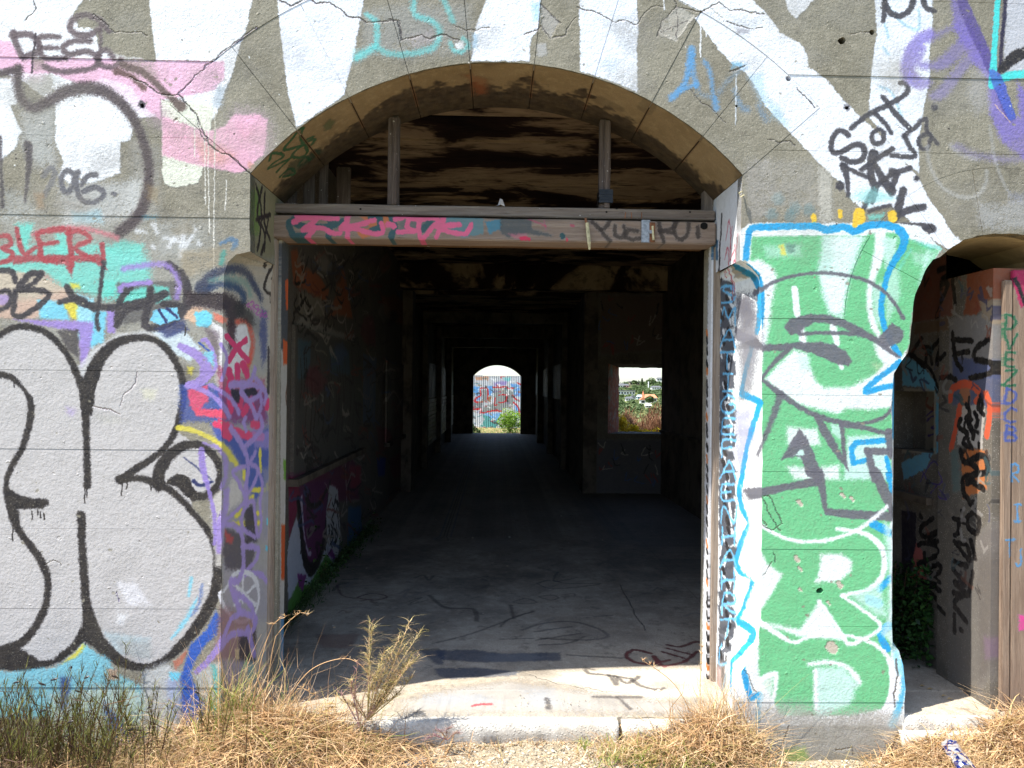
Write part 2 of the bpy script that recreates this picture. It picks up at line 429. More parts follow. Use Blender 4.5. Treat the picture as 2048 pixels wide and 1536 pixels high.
def painted(name, cv, kind='render', c=None, wear=.5, rough=.62, bumpk=1., spec=.3):
    t = NT(name); im, ih = cv.image()
    ti = t.new('ShaderNodeTexImage'); ti.image = im; ti.extension = 'EXTEND' if kind == 'floor' else 'CLIP'; ti.interpolation = 'Linear'
    uvn = t.new('ShaderNodeUVMap'); uvn.uv_map = 'UVMap'; t.l.new(uvn.outputs[0], ti.inputs[0])
    a = ti.outputs['Alpha']
    pit = t.noise(120, 2, .6); pit2 = t.noise(9, 5, .7)
    if kind in ('render', 'floor', 'dark', 'soffit'):
        c = c or (lin((150, 145, 130)), lin((132, 127, 112)), lin((164, 158, 143)))
        base = concrete_base(t, *c, speck=kind != 'soffit')
        # coarse thrown render: lumps a few millimetres high
        h1 = t.noise(75, 3, .55); h2 = t.noise(28, 3, .6); h3 = t.noise(6, 3, .5)
        h = t.math('ADD', t.math('MULTIPLY', h1, .5), t.math('MULTIPLY', h2, .38)); h = t.math('ADD', h, t.math('MULTIPLY', h3, 1.1))
        fine = t.noise(260, 2, .6)
        hole = t.rr(t.vor(30), .05, .10, 0, 1); sel = t.rr(t.noise(5, 2), .52, .62, 0, 1)
        hole = t.math('SUBTRACT', 1.0, t.math('MULTIPLY', t.math('SUBTRACT', 1.0, hole), sel))
        h = t.math('ADD', h, t.math('MULTIPLY', fine, .12)); h = t.math('ADD', h, t.math('MULTIPLY', hole, .25))
    elif kind == 'wood':
        v = t.P((1.2, 22, 22)); g = t.noise(3, 4, .6, v, .6); g2 = t.noise(14, 3, .7, t.P((.8, 30, 30)))
        base = t.mix(t.rr(g, .35, .7), c[0], c[1]); base = t.mix(t.rr(g2, .6, .7, 0, .8), base, c[2])
        h = t.math('ADD', t.math('MULTIPLY', g, .7), t.math('MULTIPLY', g2, .6))
    else:
        v = t.P((22, 22, 1.2)); g = t.noise(3, 4, .6, v, .6); g2 = t.noise(14, 3, .7, t.P((30, 30, .8)))
        base = t.mix(t.rr(g, .35, .7), c[0], c[1]); base = t.mix(t.rr(g2, .6, .7, 0, .8), base, c[2])
        h = t.math('ADD', t.math('MULTIPLY', g, .7), t.math('MULTIPLY', g2, .6))
    w = t.math('SUBTRACT', 1.0, t.math('MULTIPLY', t.rr(pit, .60, .70), wear))
    w = t.math('MULTIPLY', w, t.rr(pit2, .24, .36, 1 - wear * .8, 1))
    pc = t.mix(t.rr(t.noise(34, 4, .6), .3, .75, .0, .16), ti.outputs['Color'], lin((120, 110, 96)), 'MIX')
    pc = t.mix(t.rr(t.noise(3.1, 5, .65), .52, .72, 0, .14), pc, lin((110, 104, 92)))
    col = t.mix(t.math('MULTIPLY', a, w), base, pc)
    hh = t.math('ADD', h, t.math('MULTIPLY', a, .10))
    nrm = t.bump(hh, .0042 * bumpk)
    if ih:
        tr = t.new('ShaderNodeTexImage'); tr.image = ih; tr.extension = 'CLIP'; t.l.new(uvn.outputs[0], tr.inputs[0])
        rel = tr.outputs['Color']
        hs = t.new('ShaderNodeSeparateColor'); t.l.new(rel, hs.inputs[0]); rel = hs.outputs[0]
        nrm = t.bump(rel, .014, 1., nrm)
    return t.done(col, t.mix(a, (.9, .9, .9), (rough, rough, rough)), nrm, spec)
def wood_mat(name, c, axis='x', bumpk=1.):
    t = NT(name); s1, s2 = ((1.2, 22, 22), (.8, 30, 30)) if axis == 'x' else (((22, 22, 1.2), (30, 30, .8)) if axis == 'z' else ((22, 1.2, 22), (30, .8, 30)))
    g = t.noise(3, 4, .6, t.P(s1), .6); g2 = t.noise(14, 3, .7, t.P(s2)); sp = t.noise(60, 2)
    col = t.mix(t.rr(g, .35, .7), c[0], c[1]); col = t.mix(t.rr(g2, .6, .7, 0, .8), col, c[2]); col = t.mix(t.rr(sp, .70, .74, 0, .8), col, lin((190, 186, 180)))
    return t.done(col, .85, t.bump(t.math('ADD', g, g2), .003 * bumpk), .2)
def plain(name, c, rough=.8, var=.25, scale=12., bumpd=.0, metal=0., spec=.3):
    t = NT(name); n = t.noise(scale, 4, .6); d = tuple(v * (1 - var) for v in c); e = tuple(min(1, v * (1 + var)) for v in c)
    col = t.mix(t.rr(n, .3, .7), d, e)
    return t.done(col, rough, t.bump(t.noise(scale * 4, 3), bumpd) if bumpd else None, spec, Metallic=metal)
GREYWOOD = (lin((112, 100, 92)), lin((134, 122, 112)), lin((50, 42, 36)))
BROWNWOOD = (lin((104, 84, 66)), lin((128, 106, 84)), lin((48, 36, 28)))

# ------------------------------------------------------------------ the graffiti, traced stroke by stroke
T00 = S(0, 0, 3); T01 = S(0, 512, 3); T02 = S(0, 1024, 3); T10 = S(512, 0, 3); T20 = S(1024, 0, 3); T30 = S(1536, 0, 3)
P1 = S(1400, 440, 3); P2 = S(1400, 952, 3); L1 = S(360, 480, 4.267); L2 = S(360, 840, 4.267); L3 = S(0, 1200, 4.096); R8 = S(1400, 1200, 3.16)
WH = (232, 234, 238); OFW = (214, 218, 222); CRM = (224, 226, 210); PNK = (226, 178, 204); BLK = (34, 31, 33); SOFTK = (66, 56, 60); SIL = (184, 181, 180)
TEA = (104, 205, 190); RED = (160, 62, 70); PUR = (128, 104, 182); HOT = (206, 52, 98); BLU = (36, 74, 160); SKY = (112, 200, 226); GRN = (106, 186, 132)
CYN = (26, 152, 210); DGR = (98, 98, 108); YEL = (214, 200, 70); LAV = (150, 128, 196); ORA = (206, 92, 50); PEA = (214, 176, 146); NAV = (34, 44, 92)
# a thin veil of old paint over parts of the wall
fl(FAC, [(0, 430), (430, 440), (470, 760), (0, 760)], (176, 176, 168), a=.6, soft=20, dry=.35)
# top left: white bars
fl(FAC, T00(-400, -200, 500, -200, 505, 0, 468, 40, 440, 90, 470, 170, 560, 170, 600, 300, 700, 330, 900, 360, 940, 450, 960, 700, 800, 720, 330, 640, 120, 480, 0, 440, -400, 440), WH, soft=2)
fl(FAC, T00(875, -200, 1560, -200, 1512, 0, 1480, 180, 1440, 270, 1400, 430, 1345, 560, 1315, 650, 1280, 720, 970, 720, 965, 560, 935, 370, 905, 130), WH, soft=1.8)
fl(FAC, T00(968, 600, 1280, 640, 1250, 900, 1225, 1000, 1190, 1100, 1060, 1128, 985, 1110, 972, 1050), CRM, soft=1.8)
fl(FAC, T00(-400, 470, 90, 470, 110, 620, 60, 640, 130, 790, 90, 900, 0, 970, -400, 1000), WH, soft=3)
fl(FAC, T00(120, 660, 340, 640, 350, 1040, 200, 1000, 120, 870), (186, 188, 186), a=.75, soft=16, dry=.3)
fl(FAC, T00(330, 640, 500, 590, 640, 590, 730, 650, 800, 770, 780, 850, 722, 855, 722, 1040, 640, 1075, 560, 1100, 420, 1110, 345, 1060, 380, 980, 330, 850), WH, soft=2.5)
fl(FAC, T00(790, 840, 960, 900, 960, 1300, 860, 1340, 700, 1380, 780, 1100), (170, 168, 160), a=.6, soft=12, dry=.3)
fl(FAC, T00(340, 1110, 860, 1080, 840, 1290, 600, 1340, 380, 1380, 360, 1240), (206, 208, 208), a=.7, soft=14, dry=.3)
fl(FAC, T00(0, 1120, 140, 1170, 250, 1280, 120, 1330, 0, 1320), (196, 204, 204), a=.5, soft=14, dry=.35)
# pink bands
fl(FAC, T00(-300, 235, 60, 250, 120, 345, 1342, 372, 1345, 470, 1290, 540, 1080, 590, 965, 600, 962, 720, 880, 660, 780, 520, 620, 470, 500, 520, 300, 440, 200, 450, 0, 415, -300, 415), PNK, soft=2.5, a=.95)
fl(FAC, T00(968, 700, 1130, 755, 1250, 790, 1340, 760, 1400, 690, 1536, 690, 1600, 720, 1600, 800, 1580, 930, 1500, 1010, 1440, 1045, 1200, 1000, 972, 935), (230, 172, 196), soft=3, a=.92)
fl(FAC, T00(1160, 820, 1300, 870, 1400, 930, 1330, 990, 1210, 970), (222, 158, 146), a=.6, soft=12, dry=.3)
fl(FAC, T00(1380, 720, 1560, 690, 1590, 800, 1460, 830), (234, 170, 196), a=.9, soft=5, dry=.32)
fl(FAC, T00(160, 470, 300, 440, 340, 560, 200, 620, 130, 560), None, a=.8, soft=6, dry=.3)
fl(FAC, T00(1290, 520, 1360, 520, 1330, 650, 1280, 640), (150, 164, 176), a=.7, soft=8)
fl(FAC, T00(560, 0, 870, 0, 900, 120, 940, 380, 820, 345, 700, 320, 640, 230, 600, 160, 500, 90, 470, 40, 500, 0), None, soft=2.5)
fl(FAC, T00(640, 240, 720, 320, 900, 350, 945, 470, 860, 460, 760, 440, 700, 400), None, a=.7, soft=8, dry=.3)
fl(FAC, T00(180, 350, 260, 340, 280, 420, 210, 440), None, a=.9, soft=3)
st(FAC, T00(-40, 300, 80, 400, 220, 430), 30, PNK, soft=16, a=.5); st(FAC, T00(500, 440, 700, 520, 860, 620, 960, 720), 34, PNK, soft=18, a=.5); st(FAC, T00(1440, 700, 1560, 740, 1570, 900), 40, PNK, soft=20, a=.5)
# soft dark outline of the big loop
K = dict(soft=5.5, a=.93)
st(FAC, T00(-60, 440, 20, 440, 110, 412), 15, SOFTK, **K)
st(FAC, T00(105, 425, 108, 530, 140, 615, 200, 648, 290, 610, 400, 550, 520, 530, 640, 560, 740, 640, 815, 745, 862, 860, 888, 980, 890, 1120, 860, 1240, 800, 1330, 715, 1395), [16, 17, 18, 19, 21, 24, 25, 22, 20, 19, 18, 18, 18, 20, 22], SOFTK, **K)
st(FAC, T00(0, 830, 6, 1000, 14, 1240), [5, 6, 9], (60, 54, 60), soft=3, a=.85)
st(FAC, T00(165, 870, 172, 1000, 150, 1215), [15, 12, 5], (60, 54, 60), soft=3, a=.85)
# first tag
TG = dict(soft=3.2, a=.88); TC = (84, 70, 76)
st(FAC, T00(85, 200, 95, 260, 130, 345), 12, TC, **TG); st(FAC, T00(70, 215, 190, 215, 235, 300, 150, 345), 12, TC, **TG)
st(FAC, T00(350, 225, 235, 228, 240, 290, 265, 350, 395, 352), 10, TC, **TG); st(FAC, T00(240, 290, 340, 292), 9, TC, **TG)
st(FAC, T00(540, 250, 440, 250, 375, 290, 420, 330, 500, 312, 570, 330, 590, 380, 540, 415, 420, 432, 320, 425, 265, 400), 11, TC, **TG)
st(FAC, T00(650, 190, 590, 120, 500, 95, 430, 130, 430, 190, 500, 218, 570, 195, 605, 160), 12, TC, **TG); st(FAC, T00(600, 170, 602, 300, 590, 360), 7, TC, **TG)
st(FAC, T00(680, 350, 640, 302, 590, 330, 590, 380, 640, 405, 690, 400, 720, 360), 10, TC, **TG)
st(FAC, T00(215, 205, 195, 360, 188, 440), 4, (60, 50, 58), soft=1.5)
st(FAC, T00(700, 430, 780, 460, 860, 530), [14, 9, 11], (90, 66, 62), soft=3.5, a=.9)
st(FAC, T00(740, 395, 860, 440, 940, 510, 1020, 590, 1085, 640), [16, 14, 13, 12, 20], (86, 70, 66), soft=3.5, a=.9)
st(FAC, T00(848, 625, 852, 636), 12, (70, 66, 74), soft=2.5)
# 2096
TN = (98, 98, 104)
st(FAC, T00(262, 1060, 300, 1010, 330, 1040, 300, 1110, 262, 1180), 10, TN, soft=2.5, a=.75)
st(FAC, T00(445, 1050, 405, 1025, 368, 1065, 372, 1130, 402, 1160, 438, 1110, 445, 1050), 10, TN, soft=2.5)
st(FAC, T00(465, 1035, 455, 1110, 485, 1200, 545, 1218, 610, 1190, 618, 1150, 560, 1125, 498, 1155), 10, TN, soft=2.5); st(FAC, T00(575, 1052, 525, 1060, 490, 1110), 10, TN, soft=2.5)
st(FAC, T00(680, 1165, 688, 1168), 9, TN, soft=2); st(FAC, T00(330, 1235, 400, 1220, 490, 1250), 5, (140, 138, 134), soft=3, a=.7)
# drips
for c in (T00(1165, 720, 1168, 940), T00(1225, 690, 1232, 1230), T00(1245, 680, 1250, 1100, 1255, 1400), T00(1290, 690, 1284, 1200, 1280, 1560, 1283, 1620), T00(1356, 1080, 1350, 1270), T00(1210, 680, 1228, 800)):
    st(FAC, c, 1.9, (236, 232, 222), soft=.9, dry=.15)
st(FAC, T00(1290, 690, 1285, 900), 3, (180, 176, 160), soft=1)
# rust and stains
fl(FAC, T00(200, 1150, 260, 1160, 270, 1250, 220, 1260), (150, 116, 80), a=.7, soft=6)
fl(FAC, T00(880, 1110, 960, 1130, 950, 1230, 880, 1200), (146, 124, 86), a=.5, soft=7)
fl(FAC, T00(1480, 970, 1536, 1000, 1520, 1040, 1490, 1030), (190, 130, 100), a=.5, soft=3)

# band under it: turquoise, red lettering, faint white tag
for q, c, a in ((T00(90, 1345, 200, 1340, 180, 1430, 150, 1500, 100, 1440), TEA, .9), (T00(330, 1400, 400, 1400, 410, 1536, 330, 1536), TEA, .8), (T00(640, 1500, 720, 1440, 860, 1470, 840, 1560, 640, 1600), TEA, .85),
                (T00(430, 1280, 600, 1260, 620, 1340, 440, 1330), (140, 190, 206), .5), (T00(860, 1300, 940, 1300, 930, 1316, 860, 1314), (84, 140, 160), .8), (T00(960, 1350, 1200, 1360, 1200, 1520, 940, 1536), (176, 178, 176), .45)):
    fl(FAC, q, c, a=a, soft=6)
fl(FAC, T01(-100, -60, 640, -70, 820, -20, 900, 60, 900, 260, 640, 270, 420, 200, 200, 260, -100, 280), (112, 206, 192), a=.85, soft=10, dry=.22)
fl(FAC, T01(640, -20, 880, -30, 900, 60, 760, 120, 640, 90), (120, 200, 190), a=.7, soft=9)
st(FAC, T00(200, 1410, 380, 1370, 560, 1385, 700, 1430), [8, 9, 8, 10], (196, 110, 120), soft=4, a=.8)
RL = dict(soft=2.2, a=.92)
st(FAC, T00(-10, 1420, 50, 1420, 60, 1470, 10, 1490, 70, 1520, 60, 1560, 0, 1580), 9, RED, **RL); st(FAC, T00(100, 1375, 120, 1480, 150, 1530, 210, 1490), 9, RED, **RL)
st(FAC, T00(380, 1375, 230, 1400, 240, 1470, 250, 1560, 330, 1560), 10, RED, **RL); st(FAC, T00(240, 1470, 340, 1455), 8, RED, **RL)
st(FAC, T00(410, 1380, 420, 1480, 430, 1600), 10, RED, **RL); st(FAC, T00(400, 1400, 480, 1390, 540, 1440, 450, 1490, 560, 1560), 9, RED, **RL); st(FAC, T00(610, 1470, 620, 1560), 9, RED, **RL)
fl(FAC, T01(60, 0, 600, -10, 640, 90, 560, 40, 440, 40, 430, 130, 390, 60, 260, 40, 150, 40, 80, 50), RED, a=.9, soft=3)
fl(FAC, T01(180, 80, 260, 90, 360, 170, 240, 130), (200, 130, 120), a=.7, soft=5)
for a_, b_ in (((820, 1390), (870, 1390)), ((920, 1350), (940, 1400)), ((990, 1430), (1060, 1450)), ((1010, 1480), (1100, 1370)), ((1080, 1480), (1100, 1380)), ((1110, 1490), (1170, 1380)), ((1190, 1460), (1200, 1466)), ((915, 1480), (922, 1490)), ((1080, 1540), (1110, 1400))):
    st(FAC, T00(*a_, *b_), 8, (226, 228, 232), soft=4, a=.75)
fl(FAC, T00(1010, 1380, 1130, 1330, 1170, 1400, 1060, 1420), (132, 126, 112), a=.8, soft=5)
st([FAC], T00(1320, 1468, 1370, 1440, 1412, 1448, 1395, 1495), [7, 9, 11, 9], (70, 112, 150), soft=3, a=.9)
fl([FAC, CHL], L1(0, 100, 180, 90, 330, 60, 600, 100, 620, 220, 200, 260, 60, 340, 0, 300), (150, 134, 106), a=.6, soft=8, dry=.3)

# dark and purple script between the band and the silver letters
for q, c, a in ((T01(-60, 90, 200, 100, 400, 200, 420, 280, 200, 380, -60, 380), (206, 170, 150), .8), (T01(-60, 240, 60, 230, 60, 300, -60, 300), LAV, .7), (T01(220, 260, 380, 280, 420, 390, 240, 380), SKY, .9),
                (T01(370, 280, 470, 280, 490, 390, 430, 380), YEL, .95), (T01(420, 170, 470, 170, 480, 200, 420, 200), YEL, .9), (T01(460, 230, 560, 260, 560, 560, 460, 500), (150, 214, 232), .9), (T01(560, 320, 640, 340, 620, 520, 520, 560), SKY, .9),
                (T01(700, 160, 1080, 150, 1080, 360, 700, 420), (80, 78, 80), .8), (T01(610, 150, 700, 150, 680, 240, 620, 250), TEA, .95), (T01(690, 230, 880, 190, 900, 250, 700, 300), TEA, .9), (T01(920, 180, 1010, 190, 1020, 260, 930, 290), TEA, .85),
                (T01(640, 300, 700, 310, 690, 470, 640, 460), LAV, .95), (T01(80, 380, 560, 400, 560, 440, 520, 640, 480, 680, 470, 460, 240, 420), LAV, .95), (T01(340, 450, 470, 440, 470, 620, 400, 560), (60, 56, 60), .85),
                (T01(1100, 290, 1180, 300, 1260, 320, 1180, 420, 1100, 380), PEA, .9), (T01(900, 450, 1100, 440, 1200, 560, 1140, 640, 1000, 560), (200, 216, 224), .9)):
    fl(FAC, q, c, a=a, soft=3.5)
KB = dict(soft=2.2, a=.95); KC = (52, 49, 55)
st(FAC, T01(0, 90, 50, 88, 80, 110, 90, 155), 10, KC, **KB); st(FAC, T01(-20, 220, 50, 215, 65, 265, 40, 310, -20, 325), 9, KC, **KB)
st(FAC, T01(90, 215, 85, 300, 80, 350, 130, 365, 220, 310, 285, 255, 285, 220, 200, 205, 90, 212), 10, KC, **KB); st(FAC, T01(245, 110, 180, 110, 110, 190), 12, KC, **KB); st(FAC, T01(245, 115, 200, 165, 120, 205), 9, KC, **KB)
st(FAC, T01(400, 190, 450, 260, 540, 300, 700, 310, 860, 280, 990, 230), [12, 14, 12, 14, 18, 14], KC, **KB); st(FAC, T01(360, 280, 480, 260, 560, 320), 10, KC, **KB)
st(FAC, T01(780, 190, 720, 270, 700, 400), 12, KC, **KB); st(FAC, T01(900, 200, 880, 290, 760, 330, 700, 420), 12, KC, **KB); st(FAC, T01(1010, 60, 1080, 110, 1120, 200, 1120, 300), 18, KC, **KB); st(FAC, T01(900, 260, 870, 420, 980, 420, 1080, 360, 1090, 310, 980, 290), 14, KC, **KB)
st(FAC, T01(620, 40, 600, 200, 580, 380, 590, 440), 8, KC, **KB); st(FAC, T01(740, 80, 860, 60, 1000, 60, 1070, 160, 1060, 250), 10, LAV, soft=4, a=.85); st(FAC, T01(720, 210, 740, 180, 900, 160), 9, LAV, soft=3)
fl(FAC, T01(920, 330, 1060, 310, 1080, 380, 960, 420, 900, 390), (120, 198, 226), soft=2); st(FAC, T01(950, 330, 1000, 400), 5, NAV); st(FAC, T01(1000, 320, 1060, 370), 5, NAV)
fl(FAC, T01(930, 440, 1100, 380, 1130, 450, 1000, 490), NAV, a=.8, soft=4)
st(FAC, T01(940, 500, 1000, 580, 1060, 700, 1100, 820), 8, (60, 56, 60), soft=4, a=.6)
fl([FAC, CHL], T01(1100, 210, 1300, 230, 1400, 280, 1420, 350, 1300, 330, 1120, 300), (58, 46, 54), a=.9, soft=6)
fl([FAC, CHL], T01(1170, 340, 1240, 330, 1275, 380, 1240, 430, 1180, 420), (100, 196, 220), soft=2)
# silver letters
fl(FAC, T01(-400, 480, 0, 470, 60, 420, 140, 405, 250, 430, 340, 500, 420, 600, 470, 720, 500, 790, 530, 700, 590, 600, 680, 520, 800, 480, 920, 490, 1020, 560, 1090, 680, 1120, 800, 1100, 940, 1060, 1060, 1150, 1110, 1220, 1110, 1290, 1180, 1330, 1300, 1320, 1400, 1250, 1450, 1150, 1470) + T02(1150, 0, 1240, 90, 1300, 200, 1320, 330, 1290, 490, 1240, 610, 1150, 740, 1050, 840, 960, 910, 860, 940, 760, 920, 660, 860, 580, 760, 520, 800, 420, 880, 330, 920, 200, 910, 100, 850, 0, 850, -400, 850), SIL, soft=2)
fl(FAC, T01(440, 690, 560, 560, 700, 470, 860, 450, 960, 480, 800, 500, 640, 560, 540, 680, 500, 790), (206, 206, 208), a=.8, soft=4)
for q, c, a in ((T01(550, 950, 700, 960, 760, 1000, 620, 1020), (176, 174, 168), .5), (T01(850, 800, 940, 800, 920, 870, 860, 860), (206, 204, 178), .6), (T01(400, 910, 450, 920, 440, 960, 400, 950), LAV, .4), (T02(270, 300, 360, 290, 400, 370, 330, 400, 280, 380), (176, 174, 172), .8),
                (T02(620, 720, 900, 760, 900, 880, 700, 850), (164, 196, 206), .45), (T02(700, 780, 900, 780, 920, 880, 760, 880), (160, 156, 152), .5), (T02(700, 420, 820, 430, 900, 560, 760, 560), (222, 222, 228), .6), (T02(700, 610, 760, 620, 740, 680, 700, 670), (222, 222, 224), .7)):
    fl(FAC, q, c, a=a, soft=6, dry=.2)
st(FAC, T02(1150, 400, 1130, 500), 6, SKY, soft=3, a=.7); st(FAC, T02(1180, 520, 1120, 640, 1030, 760), [3, 8, 4], SKY, soft=4, a=.75); st(FAC, T02(1210, 440, 1190, 560, 1150, 620), 4, BLU, soft=4, a=.5); st(FAC, T02(1200, 660, 1080, 800), 6, (140, 210, 226), soft=4, a=.7)
OK_ = dict(soft=2.6, a=.98)
st(FAC, T01(-60, 520, 0, 475, 60, 440, 140, 424, 240, 445, 320, 495, 400, 590, 450, 690, 488, 790, 508, 900, 515, 1050, 520, 1200, 522, 1380), [11, 12, 12, 12, 12, 12, 12, 12, 14, 15, 13, 12, 14], BLK, **OK_)
st(FAC, T01(505, 960, 512, 860, 535, 760, 580, 650, 640, 570, 720, 515, 830, 492, 920, 505, 1000, 560, 1065, 660, 1100, 770, 1098, 880, 1065, 1010, 1020, 1110, 950, 1190, 860, 1250, 770, 1310, 725, 1345), [10, 16, 26, 24, 20, 17, 13, 12, 13, 13, 13, 13, 13, 12, 12, 13, 14, 14], BLK, **OK_)
fl(FAC, T01(488, 760, 505, 720, 540, 640, 600, 700, 570, 820, 550, 960, 530, 960, 500, 900), BLK, soft=2)
st(FAC, T01(-60, 705, 0, 712, 70, 735, 135, 795, 182, 880, 178, 990, 135, 1150, 75, 1250, 38, 1350, 42, 1440, 75, 1536, 90, 1600), [10, 12, 10, 6, 11, 12, 11, 11, 10, 13, 20, 15], BLK, **OK_)
st(FAC, T01(50, 1430, 130, 1480, 270, 1482), [16, 22, 12], BLK, **OK_); st(FAC, T01(60, 1500, 250, 1500), 12, BLK, **OK_)
st(FAC, T01(715, 1345, 830, 1338, 940, 1368, 1050, 1430, 1150, 1536), [16, 11, 15, 12, 13], BLK, **OK_)
st(FAC, T01(950, 1380, 955, 1290, 1020, 1195, 1110, 1140, 1200, 1138, 1280, 1200, 1325, 1300, 1300, 1390, 1230, 1440, 1160, 1455), [22, 22, 20, 17, 15, 15, 15, 16, 15, 12], BLK, **OK_)
fl(FAC, T01(1000, 1350, 1060, 1305, 1130, 1330, 1160, 1400, 1210, 1440, 1170, 1475, 1120, 1450, 1060, 1390, 1000, 1370), BLK, soft=2)
st(FAC, T01(1100, 1210, 1200, 1290, 1260, 1340), [2, 3, 2], NAV, a=.8); st(FAC, T01(1160, 1350, 1200, 1380, 1270, 1358), [8, 6, 5], NAV, soft=1.5)
st(FAC, T02(1145, -5, 1230, 90, 1288, 190, 1308, 320, 1290, 480, 1240, 600, 1160, 720, 1060, 830, 980, 895, 870, 932, 770, 918, 680, 868, 600, 780, 552, 680, 520, 560, 505, 400, 492, 200, 485, 20), [12, 13, 16, 18, 20, 22, 20, 17, 13, 13, 17, 22, 22, 22, 17, 15, 14, 16], BLK, **OK_)
fl(FAC, T02(500, 590, 545, 590, 600, 740, 700, 850, 760, 935, 640, 890, 560, 815, 505, 780, 430, 850, 370, 900, 250, 935, 180, 910, 320, 885, 430, 790, 490, 690), BLK, soft=3)
st(FAC, T02(90, 80, 150, 165, 230, 270, 280, 380, 288, 470, 262, 590, 200, 710, 120, 790, 0, 840, -60, 850), [12, 12, 14, 13, 12, 13, 14, 16, 20, 22], BLK, **OK_)
fl(FAC, T02(-60, 830, 60, 810, 140, 830, 230, 890, 330, 910, 200, 960, 0, 950, -60, 950), BLK, soft=3)
for x, y, l in ((190, 0, 50), (240, 0, 40), (260, 10, 40), (75, 90, 85), (225, -10, 30)): st(FAC, T02(x, y, x + 2, y + l), 2.2, BLK, soft=.7)
for x, y, l in ((507, 1390, 90), (520, 1380, 70), (730, 1370, 70), (760, 1360, 40), (905, 1370, 40), (85, 750, 40), (1110, 430, 50)): st(FAC, T01(x, y, x - 2, y + l), 2.2, BLK, soft=.7)
st(FAC, T02(512, 790, 514, 860), 3, BLK, soft=.8)
# below the silver letters
fl(FAC, T02(-60, 950, 60, 960, 200, 940, 330, 930, 430, 870, 500, 790, 560, 830, 660, 890, 690, 960, 850, 1040, 880, 1190, 820, 1280, 700, 1250, 400, 1240, -60, 1240), (124, 202, 220), a=.9, soft=5, dry=.15)
fl(FAC, T02(430, 860, 500, 790, 512, 810, 460, 870, 370, 910), YEL, a=.9, soft=3)
fl(FAC, T02(560, 1050, 800, 1040, 860, 1120, 850, 1480, 300, 1500, 300, 1100), (196, 206, 196), a=.8, soft=12, dry=.2)
fl(FAC, T02(360, 990, 420, 1000, 400, 1160, 360, 1200), (36, 60, 120), a=.85, soft=6); fl(FAC, T02(620, 1150, 780, 1300, 780, 1480, 700, 1470, 640, 1280), (30, 60, 130), a=.8, soft=8)
fl(FAC, T02(640, 940, 700, 950, 720, 1010, 640, 1010), (200, 150, 120), a=.8, soft=4)
fl(FAC, T02(850, 960, 1000, 900, 1080, 960, 1060, 1400, 860, 1440), (214, 218, 218), a=.8, soft=9)
fl(FAC, T02(1040, 900, 1125, 820, 1105, 890, 1050, 955), (176, 112, 92), soft=3)
fl(FAC, T02(1000, 1010, 1090, 960, 1090, 1260, 1010, 1240), (150, 166, 206), a=.75, soft=8); fl(FAC, T02(1010, 965, 1080, 960, 1075, 1012, 1020, 1010), SKY, soft=3)
fl([FAC, CHL], T02(1295, 590, 1330, 640, 1300, 740, 1240, 790, 1180, 880, 1150, 960, 1170, 1050, 1232, 1160, 1222, 1240, 1110, 1312, 1085, 1200, 1085, 980, 1140, 800, 1240, 700), (44, 88, 176), soft=3.5)
fl(FAC, T02(960, 1290, 1100, 1320, 1200, 1280, 1240, 1460, 900, 1500), (216, 218, 230), a=.85, soft=10)
fl(FAC, T02(1160, 960, 1260, 900, 1330, 900, 1330, 1400, 1220, 1460, 1240, 1160, 1180, 1060), (196, 200, 196), a=.85, soft=8)
fl([FAC, CHL], T02(1265, 900, 1300, 950, 1332, 1050, 1320, 1310, 1230, 1385, 1260, 1200, 1290, 1100), (72, 176, 176), a=.9, soft=5)
st(FAC, T02(1100, 1320, 1180, 1280, 1330, 1200), 2, (90, 110, 130), soft=1)

# the left chamfer: layer on layer
B2 = [FAC, CHL]
fl(CHL, L1(340, 250, 900, 60, 900, 1536, 200, 1536, 200, 700), (176, 166, 150), a=.85, soft=10, dry=.2)
fl(CHL, [(440, 840), (560, 840), (560, 1300), (440, 1320)], (150, 146, 156), a=.85, soft=8, dry=.12)
fl(CHL, [(440, 1240), (560, 1240), (560, 1500), (440, 1500)], (166, 160, 150), a=.9, soft=12)
fl(FAC, L2(250, 700, 420, 500, 500, 500, 500, 1300, 300, 1250), (190, 186, 180), a=.9, soft=6)
fl(FAC, [(430, 700), (450, 700), (450, 900), (425, 900)], (190, 186, 180), a=.8, soft=5)
st(B2, L1(190, 420, 300, 290, 440, 250, 560, 290, 640, 400, 690, 500), [30, 18, 12, 12, 12, 10], (34, 44, 72), soft=5, a=.9)
st(B2, L1(230, 430, 300, 390, 400, 380, 500, 420, 550, 500, 520, 560), [14, 12, 12, 12, 12, 10], (30, 52, 86), soft=5, a=.9)
st(B2, L1(260, 350, 400, 330, 560, 370, 600, 470), 9, (100, 140, 130), soft=6, a=.7)
st(B2, L1(350, 200, 370, 110), 10, (70, 140, 130), soft=4, a=.9)
fl(B2, L1(90, 450, 400, 450, 560, 560, 540, 650, 420, 760, 380, 620, 260, 560, 90, 560), (46, 38, 44), a=.93, soft=6)
fl(B2, L1(120, 640, 200, 600, 270, 640, 275, 710, 220, 752, 140, 740), (110, 200, 222), soft=2.5)
fl(B2, L1(280, 700, 400, 780, 470, 720, 560, 730, 600, 850, 590, 1000, 560, 1090, 400, 1180, 340, 1200, 330, 900, 260, 760), (216, 214, 214), soft=3)
fl(B2, L1(200, 740, 330, 790, 340, 1200, 300, 1000, 240, 860), (90, 76, 86), a=.7, soft=5)
fl(B2, L1(400, 700, 480, 680, 470, 900, 430, 960, 400, 860), (48, 32, 40), a=.9, soft=6)
fl(B2, L1(280, 620, 400, 670, 400, 720, 300, 690), (204, 118, 100), soft=2.5)
